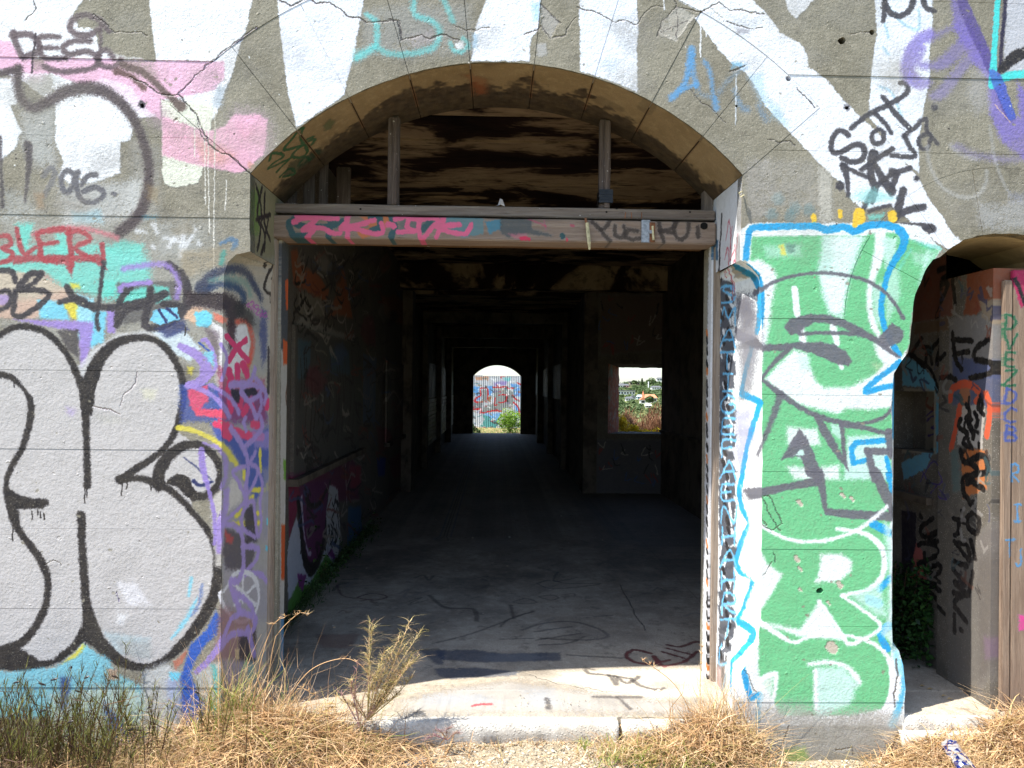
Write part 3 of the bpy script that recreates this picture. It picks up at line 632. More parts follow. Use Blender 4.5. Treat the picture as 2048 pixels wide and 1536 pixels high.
st(B2, L1(480, 700, 560, 690, 610, 790, 625, 900, 600, 1010, 575, 1080), [6, 9, 11, 12, 11, 9], (200, 82, 66), soft=3)
st(B2, L1(500, 600, 600, 670, 680, 760), 20, (40, 40, 42), soft=6, a=.85)
fl(B2, L1(640, 520, 760, 700, 760, 1150, 640, 1130, 620, 760), (150, 150, 148), a=.75, soft=8, dry=.3)
fl(B2, L1(690, 560, 740, 620, 740, 1000, 700, 1080, 680, 800), (46, 56, 110), a=.75, soft=6, dry=.35)
st(B2, L1(395, 825, 480, 920, 580, 1030), 9, HOT, soft=1); st(B2, L1(560, 855, 480, 930, 420, 1030), 9, HOT, soft=1)
# violet, blue and hot pink tangle
fl(B2, L1(0, 1240, 240, 1220, 420, 1300, 740, 1290, 740, 1560, 0, 1560), (38, 66, 150), a=.85, soft=6, dry=.15)
fl(B2, L1(320, 1080, 400, 1090, 400, 1180, 720, 1190, 740, 1560, 420, 1560, 330, 1300), (150, 50, 90), a=.7, soft=6, dry=.2)
fl(B2, L1(60, 1280, 230, 1240, 240, 1380, 130, 1480, 80, 1420), (218, 76, 106), a=.9, soft=3); fl(B2, L1(110, 1440, 360, 1450, 400, 1536, 130, 1500), (218, 76, 106), soft=3)
for p in (L1(415, 1130, 420, 1160), L1(490, 1090, 488, 1180), L1(540, 1070, 570, 1150), L1(430, 1180, 410, 1300, 430, 1450), L1(520, 1340, 510, 1420), L1(600, 1380, 620, 1440), L1(740, 1390, 740, 1430), L1(560, 1440, 540, 1480)): st(B2, p, [14, 12], HOT, soft=1.3)
fl(B2, L1(430, 1270, 520, 1280, 500, 1400, 450, 1380), (34, 32, 48), soft=2); fl(B2, L1(530, 1270, 640, 1260, 680, 1340, 560, 1330), (34, 32, 48), soft=2)
fl(B2, L1(20, 1060, 80, 1080, 120, 1100, 100, 1180, 60, 1220, 30, 1140), (90, 84, 78), a=.8, soft=6); fl(B2, L1(60, 1080, 110, 1090, 100, 1150, 60, 1140), YEL, a=.8, soft=4)
PV = dict(soft=1.8, a=.94)
st(B2, L1(0, 910, 100, 960, 200, 1040, 220, 1130, 180, 1200, 60, 1250), [13, 16, 20, 22, 18, 12], LAV, **PV); st(B2, L1(190, 860, 220, 860, 280, 960, 300, 1090, 240, 1180), [8, 9, 8, 7, 9], LAV, **PV); st(B2, L1(345, 890, 400, 1000, 380, 1120, 350, 1200), 7, LAV, **PV)
fl(B2, L1(190, 960, 280, 960, 290, 1080, 240, 1040), (120, 196, 220), a=.9, soft=3); st(B2, L1(160, 880, 240, 950), 4, BLU)
st(B2, L1(430, 1240, 520, 1230, 660, 1250, 730, 1300, 720, 1400), [11, 9, 8, 9, 7], LAV, **PV); st(B2, L1(640, 1100, 600, 1200, 520, 1290, 600, 1400, 650, 1536), [8, 8, 10, 9, 9], LAV, **PV); st(B2, L1(640, 1180, 700, 1250, 660, 1340, 600, 1370), 8, LAV, **PV); st(B2, L1(690, 1340, 690, 1440, 640, 1536), 8, LAV, **PV)
st(B2, L1(250, 1240, 400, 1330, 460, 1400, 500, 1480), 7, LAV, **PV); st(B2, L1(60, 1240, 200, 1290, 330, 1380, 420, 1510), 9, LAV, **PV)
fl(B2, L2(250, 20, 380, 60, 480, 140, 760, 60, 760, 500, 640, 700, 560, 560, 520, 400, 420, 240, 300, 160), (44, 66, 150), a=.85, soft=5, dry=.15)
for p in (L2(300, 40, 420, 70, 540, 130, 700, 150), L2(380, 130, 420, 150), L2(340, 20, 380, 90), L2(620, 40, 690, 60)): st(B2, p, 12, (210, 60, 100), soft=2)
st(B2, L2(-20, 70, 100, 90, 240, 150, 360, 230, 480, 380), [11, 11, 10, 10, 9], YEL, soft=2.2, a=.92)
for p in (L2(610, 600, 720, 600), L2(620, 660, 600, 680), L2(470, 820, 520, 780), L2(440, 890, 680, 880), L2(650, 800, 690, 790), L2(540, 420, 545, 500), L2(680, 250, 685, 440), L2(740, 560, 750, 590)): st(B2, p, 7, YEL, soft=1.5)
fl(B2, L2(380, 920, 540, 980, 600, 1060, 640, 1100, 600, 1290, 380, 1280, 350, 1120), (60, 54, 62), a=.85, soft=4, dry=.12)
fl(B2, L2(540, 760, 640, 720, 660, 1040, 560, 1060), (40, 36, 48), a=.9, soft=3); fl(B2, L2(370, 940, 440, 1000, 430, 1060, 380, 1040), (176, 60, 60), a=.9, soft=3)
fl(B2, L2(440, 500, 540, 560, 520, 700, 380, 800, 400, 600), (196, 190, 180), a=.9, soft=6); fl(B2, L2(660, 1040, 780, 1040, 780, 1300, 640, 1250), (150, 146, 140), a=.8, soft=8)
fl(B2, L2(700, 420, 780, 420, 780, 1000, 720, 1000), (130, 130, 146), a=.7, soft=6, dry=.2)
fl(B2, L2(735, 840, 770, 850, 765, 895, 735, 890), (80, 190, 214), soft=1.5); fl(B2, L2(725, 1080, 790, 1080, 785, 1125, 725, 1125), (80, 180, 214), soft=1.5)
st(B2, L2(180, 260, 190, 400, 230, 560, 260, 680, 290, 820, 300, 1000, 290, 1060), [11, 12, 9, 8, 8, 7, 7], (138, 118, 190), soft=2, a=.9)
st(B2, L2(390, 620, 380, 760, 340, 900, 330, 1130), [13, 13, 14, 8], LAV, soft=3, a=.9); st(B2, L2(430, 70, 500, 170, 560, 290, 580, 400, 560, 560, 560, 700), [10, 10, 9, 9, 10, 12], LAV, **PV)
st(B2, L2(560, 220, 660, 130, 700, 60, 690, -20), 9, LAV, **PV); st(B2, L2(560, 90, 540, 20, 560, -20), 7, LAV, **PV); st(B2, L2(550, 400, 450, 440, 500, 540, 560, 640, 640, 520, 660, 420), 7, LAV, **PV)
st(B2, L2(350, 900, 450, 800, 560, 700), 6, LAV, **PV); st(B2, L2(350, 900, 450, 900, 520, 980, 530, 1100, 540, 1330), [8, 8, 8, 9, 9], LAV, **PV); st(B2, L2(640, 1000, 540, 940, 520, 840, 560, 740, 620, 700, 640, 860, 660, 1000, 690, 900, 680, 720), 7, LAV, **PV)
st(B2, L2(530, 1080, 660, 1100, 640, 1200, 560, 1300, 680, 1320, 740, 1380), [9, 9, 8, 8, 9, 7], LAV, **PV); st(B2, L2(640, 280, 600, 370, 660, 420, 700, 560, 680, 700), 7, LAV, **PV); fl(B2, L2(600, 80, 770, 100, 760, 250, 640, 240), LAV, a=.7, soft=5)
st(B2, L2(200, 200, 320, 240, 380, 340, 385, 480, 350, 580), [5, 8, 9, 9, 6], LAV, soft=3, a=.85)
st(B2, L2(395, 1400, 440, 1330, 520, 1300, 600, 1320, 660, 1400, 670, 1536), [5, 6, 6, 6, 6, 5], (206, 206, 212), soft=1.5)
st(B2, S(400, 1024, 3)(130, 480, 190, 390, 250, 360, 320, 400, 350, 500, 320, 620, 230, 660, 150, 590, 115, 500), 5.5, (206, 206, 212), soft=1.6, closed=True)
st(B2, S(400, 1024, 3)(250, 370, 250, 540), 5, (206, 206, 212)); st(B2, S(400, 1024, 3)(180, 420, 330, 560), 5, (206, 206, 212)); st(B2, S(400, 1024, 3)(200, 560, 330, 440), 5, (206, 206, 212)); st(B2, S(400, 1024, 3)(140, 740, 220, 700, 280, 700), 4, (196, 200, 206))
Z5 = S(400, 1024, 3)
fl(B2, Z5(110, 560, 330, 640, 320, 880, 60, 900, 100, 700), (130, 84, 88), a=.7, soft=7, dry=.28); fl(B2, Z5(230, 740, 330, 700, 330, 900, 220, 900), (44, 40, 46), a=.9, soft=5)
st(B2, Z5(250, 340, 220, 420, 170, 420, 230, 600, 180, 640, 120, 780, 60, 880, -20, 960), [9, 9, 9, 10, 9, 9, 12, 10], LAV, **PV); st(B2, Z5(230, 600, 330, 640, 300, 720, 180, 740, 100, 840), 9, LAV, **PV); st(B2, Z5(280, 700, 320, 860), 10, LAV, **PV); st(B2, Z5(200, 480, 300, 560, 320, 660), 8, LAV, **PV)
fl(B2, Z5(130, 900, 250, 900, 240, 960, 180, 1060, 140, 1080), LAV, a=.6, soft=6); fl(B2, Z5(200, 820, 230, 820, 225, 880, 205, 880), (206, 176, 136), soft=1.5); fl(B2, Z5(260, 900, 330, 920, 320, 1010, 260, 1000), (90, 176, 166), a=.7, soft=5)
fl(B2, Z5(130, 900, 330, 900, 330, 1100, 130, 1180), (158, 156, 144), a=.35, soft=8, dry=.3)
write(CHL, 'DROP', 502, 600, 10, 14, 1.5, (160, 60, 150), rot=.75, slant=.2)
# left upper reveal: green ground and long black tags
fl(RVL, [(498, 350), (560, 380), (560, 520), (498, 520)], (132, 126, 86), a=.8, soft=8); fl(RVL, [(500, 380), (520, 380), (520, 470), (500, 470)], (98, 130, 60), a=.8, soft=6)
for p in ([(512, 370), (522, 420), (520, 470), (512, 500)], [(524, 375), (514, 430), (530, 470), (520, 510)], [(530, 385), (528, 440), (540, 480)], [(512, 440), (540, 430)], [(536, 440), (526, 500)]): st([RVL, CHL], p, 4.5, (34, 30, 30), soft=1)
st([CHL], L1(640, 0, 650, 60, 640, 90), 5, (34, 30, 30)); st([CHL], L1(710, 0, 690, 100, 680, 160), 5, (34, 30, 30)); st([CHL], L1(800, 0, 730, 80, 740, 130, 820, 140, 800, 190), 5.5, (34, 30, 30)); st([CHL], L1(700, 160, 690, 220, 710, 230), 5, (34, 30, 30))
st([CHL], L1(800, 190, 740, 290, 720, 420, 760, 460, 810, 450, 820, 380, 840, 340, 780, 330), 5.5, (34, 30, 30)); st([CHL], L1(770, 480, 768, 530), 2.2, (34, 30, 30))
st(CHL, L1(755, 920, 755, 1300), [4, 9], (34, 30, 36), soft=2, a=.9)

# ------- top middle
fl(FAC, T10(118, -200, 655, -200, 648, 0, 612, 180, 590, 330, 545, 480, 530, 575, 240, 770, 190, 560, 150, 260, 125, 0), (228, 232, 242), soft=1.8)
fl(FAC, T10(1385, -200, 1720, -200, 1702, 0, 1690, 190, 1646, 240, 1640, 372, 1290, 372, 1305, 200, 1340, 90, 1385, 0), (230, 234, 244), soft=1.8)
fl(FAC, T20(392, -200, 745, -200, 748, 0, 757, 160, 748, 300, 752, 558, 560, 480, 405, 432, 405, 250, 400, 60), (228, 233, 243), soft=1.8)
for q in (T10(620, 60, 900, 20, 1280, 40, 1300, 330, 1000, 350, 760, 330, 640, 280),): fl(FAC, q, (176, 184, 188), a=.45, soft=14, dry=.32)
fl(FAC, T10(580, 300, 700, 270, 720, 330, 580, 390), (140, 200, 200), a=.6, soft=6); fl(FAC, T10(900, 220, 1050, 180, 1080, 260, 940, 290), (198, 180, 190), a=.4, soft=8)
TL = dict(soft=4.5, a=.78, dry=.12); TT = (96, 196, 196)
st(FAC, T10(660, 90, 715, 130, 722, 220, 712, 280, 600, 350), [8, 12, 12, 11, 12], TT, **TL); st(FAC, T10(712, 280, 790, 322, 900, 330, 1000, 312, 1075, 275, 1100, 190, 1050, 130, 950, 90, 945, 0, 950, -60), 12, TT, **TL); st(FAC, T10(1100, -40, 1140, 40, 1180, 130), 11, TT, **TL); st(FAC, T10(1165, 260, 1190, 310, 1240, 310, 1270, 270, 1240, 235), 9, TT, **TL)
fl(FAC, T10(1190, 260, 1240, 250, 1250, 295, 1200, 300), WH, a=.9, soft=3); fl(FAC, T10(1290, 200, 1330, 210, 1320, 290, 1295, 290), (150, 196, 230), a=.6, soft=5); fl(FAC, T20(120, 20, 165, 20, 160, 120, 125, 130), (160, 206, 236), a=.7, soft=7)
fl(FAC, T20(170, 30, 280, 130, 230, 230, 180, 180), (168, 164, 158), a=.8, soft=2); fl(FAC, T20(140, 270, 205, 260, 205, 340, 150, 345), (190, 190, 190), a=.7, soft=3)
fl(FAC, T20(540, 370, 640, 360, 620, 440, 570, 430), (206, 220, 238), a=.8, soft=10)
# broken plaster field and the long diagonal white bar
fl(FAC, T20(870, 215, 900, 120, 1000, 40, 1050, 70, 1100, 95, 1040, 180, 980, 255), (176, 172, 162), soft=1.5, a=.9)
fl(FAC, T20(940, -200, 1420, -200, 1440, 0, 1536, 95, 1600, 190) + T30(70, 200, 190, 262, 235, 330, 240, 405, 350, 480, 450, 600, 560, 710, 660, 800, 770, 900, 830, 990, 900, 1060, 960, 1190, 1040, 1290, 1110, 1410, 1165, 1452, 1085, 1500, 1000, 1450, 850, 1330, 740, 1240, 560, 1262, 480, 1180, 430, 1100, 300, 980, 200, 870, 120, 790, 30, 690, -20, 640) + T20(1480, 560, 1400, 440, 1300, 370, 1230, 290, 1170, 210, 1090, 110, 1140, 80, 1000, 10), (230, 233, 240), soft=1.8)
fl(FAC, T20(1300, 120, 1500, 110, 1400, 230, 1330, 220), (196, 200, 206), a=.6, soft=8, dry=.3); fl(FAC, T20(1340, 175, 1420, 180, 1420, 205, 1350, 205), (150, 150, 160), a=.7, soft=3)
fl(FAC, T20(1320, 380, 1370, 380, 1380, 400, 1310, 420), (120, 186, 220), a=.8, soft=5); fl(FAC, T20(1400, 460, 1500, 440, 1536, 640, 1480, 620), (170, 206, 226), a=.6, soft=8)
fl(FAC, T30(0, 600, 60, 640, 130, 770, 20, 720), (160, 200, 220), a=.6, soft=9)
BA = (88, 150, 202)
st(FAC, T20(955, 590, 1030, 510, 1060, 400, 1078, 300), [15, 12, 15, 17], BA, soft=4, a=.9); st(FAC, T20(1078, 330, 1090, 460, 1110, 520), 12, BA, soft=5, a=.8); st(FAC, T20(1000, 555, 1110, 505), 9, BA, soft=4, a=.85)
st(FAC, T20(1150, 370, 1185, 430, 1205, 560, 1225, 650), [9, 11, 9, 15], BA, soft=5, a=.8); st(FAC, T20(1110, 560, 1220, 600), 9, BA, soft=7, a=.5); st(FAC, T20(1240, 560, 1300, 480, 1390, 400), 10, BA, soft=8, a=.5); st(FAC, T20(1330, 540, 1370, 640, 1410, 660), [8, 12, 14], BA, soft=7, a=.6); st(FAC, T20(1480, 640, 1520, 720), 12, BA, soft=8, a=.55)
st(FAC, T20(1128, 110, 1130, 345), 3.2, WH, soft=1); st(FAC, T20(1162, 190, 1163, 225), 2.5, WH, soft=1); st(FAC, T20(905, 0, 912, 60), 3, WH, soft=1); st(FAC, T20(1345, 450, 1340, 750), 2.4, (210, 216, 222), soft=1)
# white bar and flecks on the right
fl(FAC, T30(630, -200, 985, -200, 983, 0, 985, 190, 965, 330, 970, 470, 935, 640, 905, 900, 905, 1045, 800, 960, 700, 830, 600, 700, 618, 420, 648, 220, 640, 60), (226, 231, 240), soft=1.8)
fl(FAC, T30(85, -60, 275, -60, 270, 10, 165, 118, 112, 60), (224, 226, 232), soft=1.8)
fl(FAC, T30(300, 1000, 380, 1030, 390, 1340, 300, 1330), (206, 202, 190), a=.75, soft=6, dry=.3)
for x, y in ((60, 1195), (160, 1250), (245, 1260), (20, 1290), (130, 1300)): fl(FAC, [(1536 + (x + 42 * math.cos(k)) / 3, (y + 42 * math.sin(k)) / 3) for k in range(6)], (96, 128, 132), a=.7, soft=5)
for p in (T30(720, 40, 800, 140, 900, 180, 900, 60), T30(700, 150, 720, 230), T30(690, 290, 720, 330), T30(670, 520, 740, 560, 800, 700)): st(FAC, p, 4.5, (150, 196, 220), soft=2.5, a=.7)
SK = dict(soft=2.0, a=.93); SKc = (62, 61, 68)
for p, w in ((T30(480, 812, 430, 785, 388, 828, 378, 905, 430, 918, 510, 872, 570, 880, 572, 945, 515, 975, 440, 950), 10.5), (T30(500, 772, 590, 695, 700, 640, 800, 585, 838, 545, 825, 505, 795, 500), 10), (T30(640, 680, 690, 730, 740, 800), 9), (T30(690, 585, 760, 680, 852, 775), 10),
             (T30(655, 775, 620, 815, 640, 865, 685, 850, 690, 795, 655, 775), 9), (T30(810, 820, 880, 770, 942, 712, 955, 790, 1015, 862), 8.5), (T30(955, 800, 905, 835, 915, 890, 955, 895, 970, 840), 8), (T30(815, 815, 840, 870, 878, 940, 740, 935), 9), (T30(745, 895, 640, 965, 560, 1020), 10),
             (T30(630, 930, 615, 1040, 640, 1140, 625, 1220), [20, 15, 13, 9]), (T30(850, 1012, 740, 1050, 650, 1120, 600, 1200, 565, 1262), 10.5), (T30(640, 985, 690, 1080, 740, 1150), [10, 16, 18]), (T30(455, 1000, 475, 1080, 478, 1180), [16, 10, 8]), (T30(440, 985, 520, 1035, 620, 1075), 8), (T30(740, 1030, 770, 1050, 730, 1150), 12),
             (T30(810, 1145, 790, 1210, 770, 1300), 15), (T30(930, 1245, 850, 1260, 770, 1300), 14), (T30(605, 1270, 660, 1250, 735, 1235), 7), (T30(800, 1352, 975, 1365), 12), (T30(985, 1375, 925, 1395, 860, 1425), [16, 14, 12]), (T30(695, -20, 695, 60, 690, 125), 10), (T30(700, 20, 730, 80, 790, 100, 850, 60, 872, -10), 11), (T30(930, -10, 940, 45, 990, 70), 11)):
    st(FAC, p, w, SKc, **SK)
for x, y, r in ((470, 645, 10), (995, 645, 13), (890, 1070, 11), (430, 1120, 18)): st(FAC, T30(x, y, x + 3, y + 2), r, SKc, soft=3)
# violet sprays, turquoise and black at the right edge
VI = (122, 108, 190)
fl(FAC, T30(1090, -20, 1160, 10, 1260, 240, 1330, 350, 1400, 520, 1450, 680, 1500, 700, 1490, 480, 1700, 700, 1700, 1000, 1536, 960, 1400, 860, 1330, 700, 1310, 480, 1240, 400, 1180, 300, 1110, 180), VI, a=.88, soft=7, dry=.12)
st(FAC, T30(975, 205, 905, 250, 850, 340, 840, 440, 900, 500, 960, 500), [20, 26, 28, 28, 24, 16], VI, soft=6, a=.75, dry=.1); st(FAC, T30(930, 300, 900, 380, 960, 400, 1050, 380, 1180, 260), [8, 12, 14, 26, 30], VI, soft=7, a=.7, dry=.15)
st(FAC, T30(1270, 300, 1150, 420, 1040, 560, 980, 580), [26, 22, 24, 12], VI, soft=7, a=.65, dry=.2); st(FAC, T30(980, 240, 1080, 180, 1180, 180), 14, VI, soft=8, a=.6, dry=.2); st(FAC, T30(1130, 880, 1240, 930, 1420, 960, 1536, 950), 16, VI, soft=8, a=.5)
fl(FAC, T30(1230, 420, 1310, 440, 1330, 640, 1250, 700, 1190, 560), (186, 184, 190), a=.5, soft=12, dry=.25)
st(FAC, T30(1165, 20, 1220, 150, 1290, 300, 1380, 500, 1450, 700), [22, 24, 22, 22, 20], (84, 72, 140), soft=2.5, a=.9)
fl(FAC, T30(1420, -20, 1700, -20, 1700, 430, 1400, 440, 1410, 200), (206, 208, 220), a=.85, soft=6)
st(FAC, T30(1378, -40, 1362, 200, 1352, 350, 1350, 430, 1345, 510), [11, 12, 12, 16, 15], (72, 208, 206), soft=1.6); st(FAC, T30(1345, 510, 1440, 460, 1540, 450, 1700, 440), 16, (72, 208, 206), soft=1.8)
st(FAC, T30(1425, -40, 1410, 150, 1395, 300, 1390, 430), 8, (44, 42, 66), soft=2); st(FAC, T30(1400, 420, 1460, 360, 1540, 320, 1700, 300), [16, 22, 22, 20], (40, 38, 42), soft=2.5)
st(FAC, T30(1340, 440, 1380, 500, 1460, 700), [12, 22, 16], (70, 96, 190), soft=2, a=.8)
GWH = (208, 208, 206)
st(FAC, T30(955, 880, 970, 1000, 1040, 1120, 1150, 1185, 1250, 1175, 1305, 1100, 1310, 1030), 8, GWH, soft=3.5, a=.5); st(FAC, T30(1090, 870, 1150, 930, 1250, 960), 9, GWH, soft=4, a=.4); st(FAC, T30(1330, 760, 1370, 1000, 1450, 1180), 7, GWH, soft=3, a=.45)
fl(FAC, T30(1250, 1210, 1400, 1230, 1536, 1180, 1560, 1370, 1400, 1390, 1260, 1370), (196, 198, 202), a=.55, soft=9, dry=.3); fl(FAC, T30(1440, 1150, 1536, 1160, 1530, 1220, 1450, 1210), (130, 134, 160), a=.5, soft=8)
st(FAC, T30(1360, 630, 1450, 735), 1.5, (200, 170, 160), soft=.8)
fl(FAC, T20(1400, 950, 1536, 960, 1536, 1300, 1430, 1330, 1400, 1150), (190, 184, 180), a=.5, soft=10, dry=.35); fl(FAC, T30(-20, 960, 280, 980, 300, 1240, 0, 1240), (190, 184, 176), a=.45, soft=12, dry=.38)

# ------- the green piece on the pier
C3 = [FAC, CHR]
fl([CHR, RVR], [(1425, 350), (1530, 350), (1540, 1560), (1405, 1560)], (222, 224, 228), a=.96, soft=4)
fl(C3, P1(240, 60, 300, 20, 700, 20, 1180, 20, 1320, 40, 1450, 180, 1400, 260, 1310, 400, 1270, 560, 1250, 750, 1230, 830, 1200, 900, 1200, 1536, 60, 1536, 60, 500, 200, 200), (224, 229, 230), soft=2)
fl(C3, P2(30, -40, 1200, -40, 1190, 1040, 1235, 1150, 1235, 1500, 60, 1500), (224, 229, 230), soft=2)
fl(FAC, P1(1180, 100, 1290, 130, 1440, 185, 1400, 250, 1310, 400, 1270, 560, 1250, 760, 1210, 820, 1110, 640, 1085, 500, 1120, 340), GRN, soft=2.5)
fl(FAC, P1(310, 100, 720, 95, 1190, 80, 1180, 200, 1110, 350, 1085, 520, 1110, 660, 1060, 760, 1110, 860, 1000, 980, 880, 1130, 1140, 1125, 1150, 1180, 1150, 1540, 365, 1540, 365, 1070, 375, 780, 380, 600, 420, 400, 420, 290, 300, 240), GRN, soft=3)
fl(FAC, P2(350, -10, 1140, -10, 1140, 1300, 1110, 1400, 900, 1440, 480, 1440, 350, 1200, 350, 1040, 340, 500), GRN, soft=3)
PW = (226, 232, 232); PT = (190, 224, 214)
fl(FAC, P1(728, 95, 990, 92, 940, 240, 900, 350, 868, 480, 852, 595, 770, 565, 735, 470, 705, 300, 725, 180), PT, soft=7); fl(FAC, P1(780, 100, 960, 95, 880, 330, 800, 320), PW, a=.6, soft=12)
fl(FAC, P1(720, 330, 880, 340, 852, 560, 780, 560), PW, a=.85, soft=7)
st(FAC, P1(1080, 70, 1075, 200, 1035, 330, 1015, 470, 1030, 600, 1070, 700), [20, 22, 14, 12, 13, 10], PW, soft=4); fl(FAC, P1(1090, 110, 1180, 110, 1170, 220, 1110, 300), PT, a=.9, soft=5); fl(FAC, P1(1030, 400, 1085, 380, 1085, 640, 1050, 620), PT, a=.8, soft=5)
fl(FAC, P1(1140, 280, 1190, 300, 1200, 460, 1120, 620, 1100, 420), PT, a=.7, soft=7)
st(FAC, P1(563, 415, 580, 570), 12, PW, soft=1.6); st(FAC, P1(600, 650, 618, 730), 14, PW, soft=3); st(FAC, P1(795, 640, 820, 740), 12, PW, soft=2.5); st(FAC, P1(830, 860, 848, 890), 8, PW, soft=1.6)
fl(FAC, P1(560, 780, 640, 800, 655, 880, 690, 960, 740, 1010, 900, 1005, 1050, 930, 1190, 830, 1200, 900, 1160, 1125, 1000, 1140, 880, 1130, 820, 1165, 760, 1150, 600, 1110, 480, 1040, 385, 960, 460, 880), PW, soft=6)
fl(FAC, P1(580, 800, 650, 820, 660, 920, 600, 900), PT, a=.6, soft=6); fl(FAC, P1(1040, 740, 1090, 760, 1190, 828, 1110, 880, 1060, 820), PW, soft=5)
st(C3, P1(290, 90, 700, 80, 990, 85), 8, PW, soft=2.5); st(C3, P1(345, 260, 430, 330, 410, 480, 390, 640, 370, 760), 14, PW, soft=6); st(FAC, P1(1370, 190, 1320, 380), 8, PT, soft=6, a=.6)
fl(FAC, P1(380, 160, 600, 150, 600, 215, 400, 230), PT, a=.6, soft=8, dry=.25); fl(FAC, P1(470, 155, 500, 150, 520, 215, 485, 215), (214, 206, 96), a=.9, soft=3); fl(FAC, P1(510, 145, 570, 150, 560, 200, 520, 190), (90, 130, 120), a=.7, soft=4)
fl(FAC, P1(520, 1240, 700, 1255, 720, 1350, 560, 1370, 520, 1340), PW, a=.9, soft=5); fl(FAC, P1(520, 1480, 700, 1490, 830, 1470, 840, 1560, 560, 1560), PW, a=.9, soft=6); fl(FAC, P1(880, 1300, 1130, 1290, 1140, 1560, 860, 1560), PT, soft=5); fl(FAC, P1(600, 1380, 650, 1400, 640, 1440, 580, 1440), PT, a=.8, soft=4)
fl(FAC, P1(780, 1220, 850, 1240, 850, 1330, 790, 1280), PT, a=.8, soft=4); fl(FAC, P1(1030, 860, 1090, 870, 1060, 910), (206, 206, 170), a=.5, soft=6)
st(FAC, P1(1190, 300, 1260, 180), 4, TEA, a=.6, soft=4); fl(FAC, P1(1270, 200, 1430, 190, 1360, 290, 1290, 260), PT, a=.6, soft=8, dry=.25); fl(FAC, P1(1260, 120, 1440, 160, 1470, 190, 1360, 170), TEA, a=.6, soft=4)
# yellow dabs above
for x, y, w in ((272, 1315, 11), (430, 1285, 10), (545, 1300, 24), (520, 1340, 10), (742, 1300, 18)): st(FAC, T30(x, y - 12, x + 2, y + 14), w, (230, 190, 60), soft=1.8)
fl(FAC, T30(560, 1140, 640, 1130, 760, 1190, 600, 1240, 500, 1180), (140, 214, 212), a=.6, soft=9); fl(FAC, T30(600, 1290, 700, 1280, 690, 1320, 600, 1330), TEA, a=.8, soft=5)
# cyan outline
CYK = dict(soft=1.6, a=.96)
st(C3, P1(272, 235, 282, 150, 308, 55, 420, 46, 560, 40, 700, 40, 760, 62, 860, 45, 905, 62, 935, 72, 990, 40, 1090, 30, 1170, 50, 1222, 100, 1210, 180, 1150, 270, 1112, 370, 1086, 500, 1095, 610, 1140, 730, 1195, 812), [12, 11, 12, 13, 12, 13, 15, 13, 15, 13, 14, 14, 16, 17, 14, 12, 11, 11, 11, 12, 10], CYN, **CYK)
st(FAC, P1(1195, 855, 1110, 920, 1040, 975, 990, 1030, 1080, 1012, 1180, 990, 1200, 985), [12, 10, 10, 11, 10, 10, 14], CYN, **CYK)
st(C3, P1(290, 290, 345, 345, 365, 450, 362, 580, 345, 670), 12, CYN, **CYK); st(C3, P1(320, 720, 300, 810, 275, 900, 250, 1040), 10, CYN, **CYK); st(C3, P1(250, 1045, 310, 1070, 362, 1100), 10, CYN, smooth=False, **CYK); st(C3, P1(355, 1105, 315, 1240, 275, 1380, 250, 1536), 11, CYN, **CYK)
st(C3, P2(252, -10, 232, 110, 250, 200, 292, 285, 245, 400, 212, 510, 235, 565, 312, 610, 290, 720, 228, 870), [12, 12, 11, 11, 12, 12, 12, 13, 12, 11], CYN, **CYK); st(C3, P2(228, 870, 322, 940, 290, 1030, 250, 1115, 270, 1220, 300, 1330), [12, 13, 11, 10, 10, 12], CYN, **CYK)
st(C3, P2(300, 1335, 358, 1318, 350, 1400, 340, 1500, 335, 1575), [12, 12, 10, 10, 13], CYN, **CYK)
st(FAC, P1(1112, 1325, 935, 1338, 905, 1375, 915, 1460, 1000, 1440), 10, CYN, smooth=False, **CYK); st(FAC, P1(1115, 1430, 1140, 1536), 9, CYN, **CYK); st(FAC, P2(1125, -10, 1150, 100), 9, CYN, **CYK)
st(FAC, P2(1035, 285, 1140, 345), 16, CYN, **CYK); st(FAC, P2(1075, 680, 1135, 620), 13, CYN, soft=3); st(FAC, P2(1012, 742, 1068, 768), 18, CYN, soft=3); st(FAC, P2(1130, 900, 1082, 955, 1120, 1040), [16, 14, 14], CYN, soft=2)
st(FAC, P1(1195, 960, 1192, 1100, 1190, 1300), 12, (30, 150, 206), soft=4, a=.9); st(FAC, P2(1215, 1110, 1215, 1300, 1150, 1500), [8, 9, 16], (60, 170, 214), soft=4, a=.8); st(FAC, P2(1170, 1060, 1200, 1180), 12, (150, 214, 232), soft=4, a=.9)
fl(FAC, P2(1150, 760, 1195, 760, 1190, 1040, 1140, 1050), (120, 170, 166), a=.8, soft=5)
# dark grey face lines
DG = dict(soft=2.0, a=.95)
st(C3, P1(335, 440, 450, 372, 600, 330, 740, 320, 880, 335, 1000, 370, 1100, 430, 1170, 510, 1218, 592), [9, 7, 6, 6, 6, 7, 7, 7, 7], DGR, **DG)
fl(FAC, P1(500, 650, 530, 600, 640, 566, 760, 572, 870, 600, 960, 648, 1068, 712, 1150, 618, 1225, 668, 1205, 738, 1120, 768, 1050, 725, 940, 690, 860, 652, 760, 620, 690, 618, 620, 650, 600, 685, 540, 690), DGR, **DG)
st(FAC, P1(590, 686, 750, 680, 900, 684, 1010, 705, 1110, 770, 1190, 825), [7, 6, 8, 9, 8, 6], DGR, **DG)
fl(C3, P1(210, 640, 330, 700, 380, 748, 480, 748, 560, 738, 700, 733, 800, 748, 870, 788, 912, 850, 890, 880, 820, 870, 720, 822, 640, 792, 560, 772, 480, 788, 380, 790, 300, 760, 220, 720), DGR, **DG)
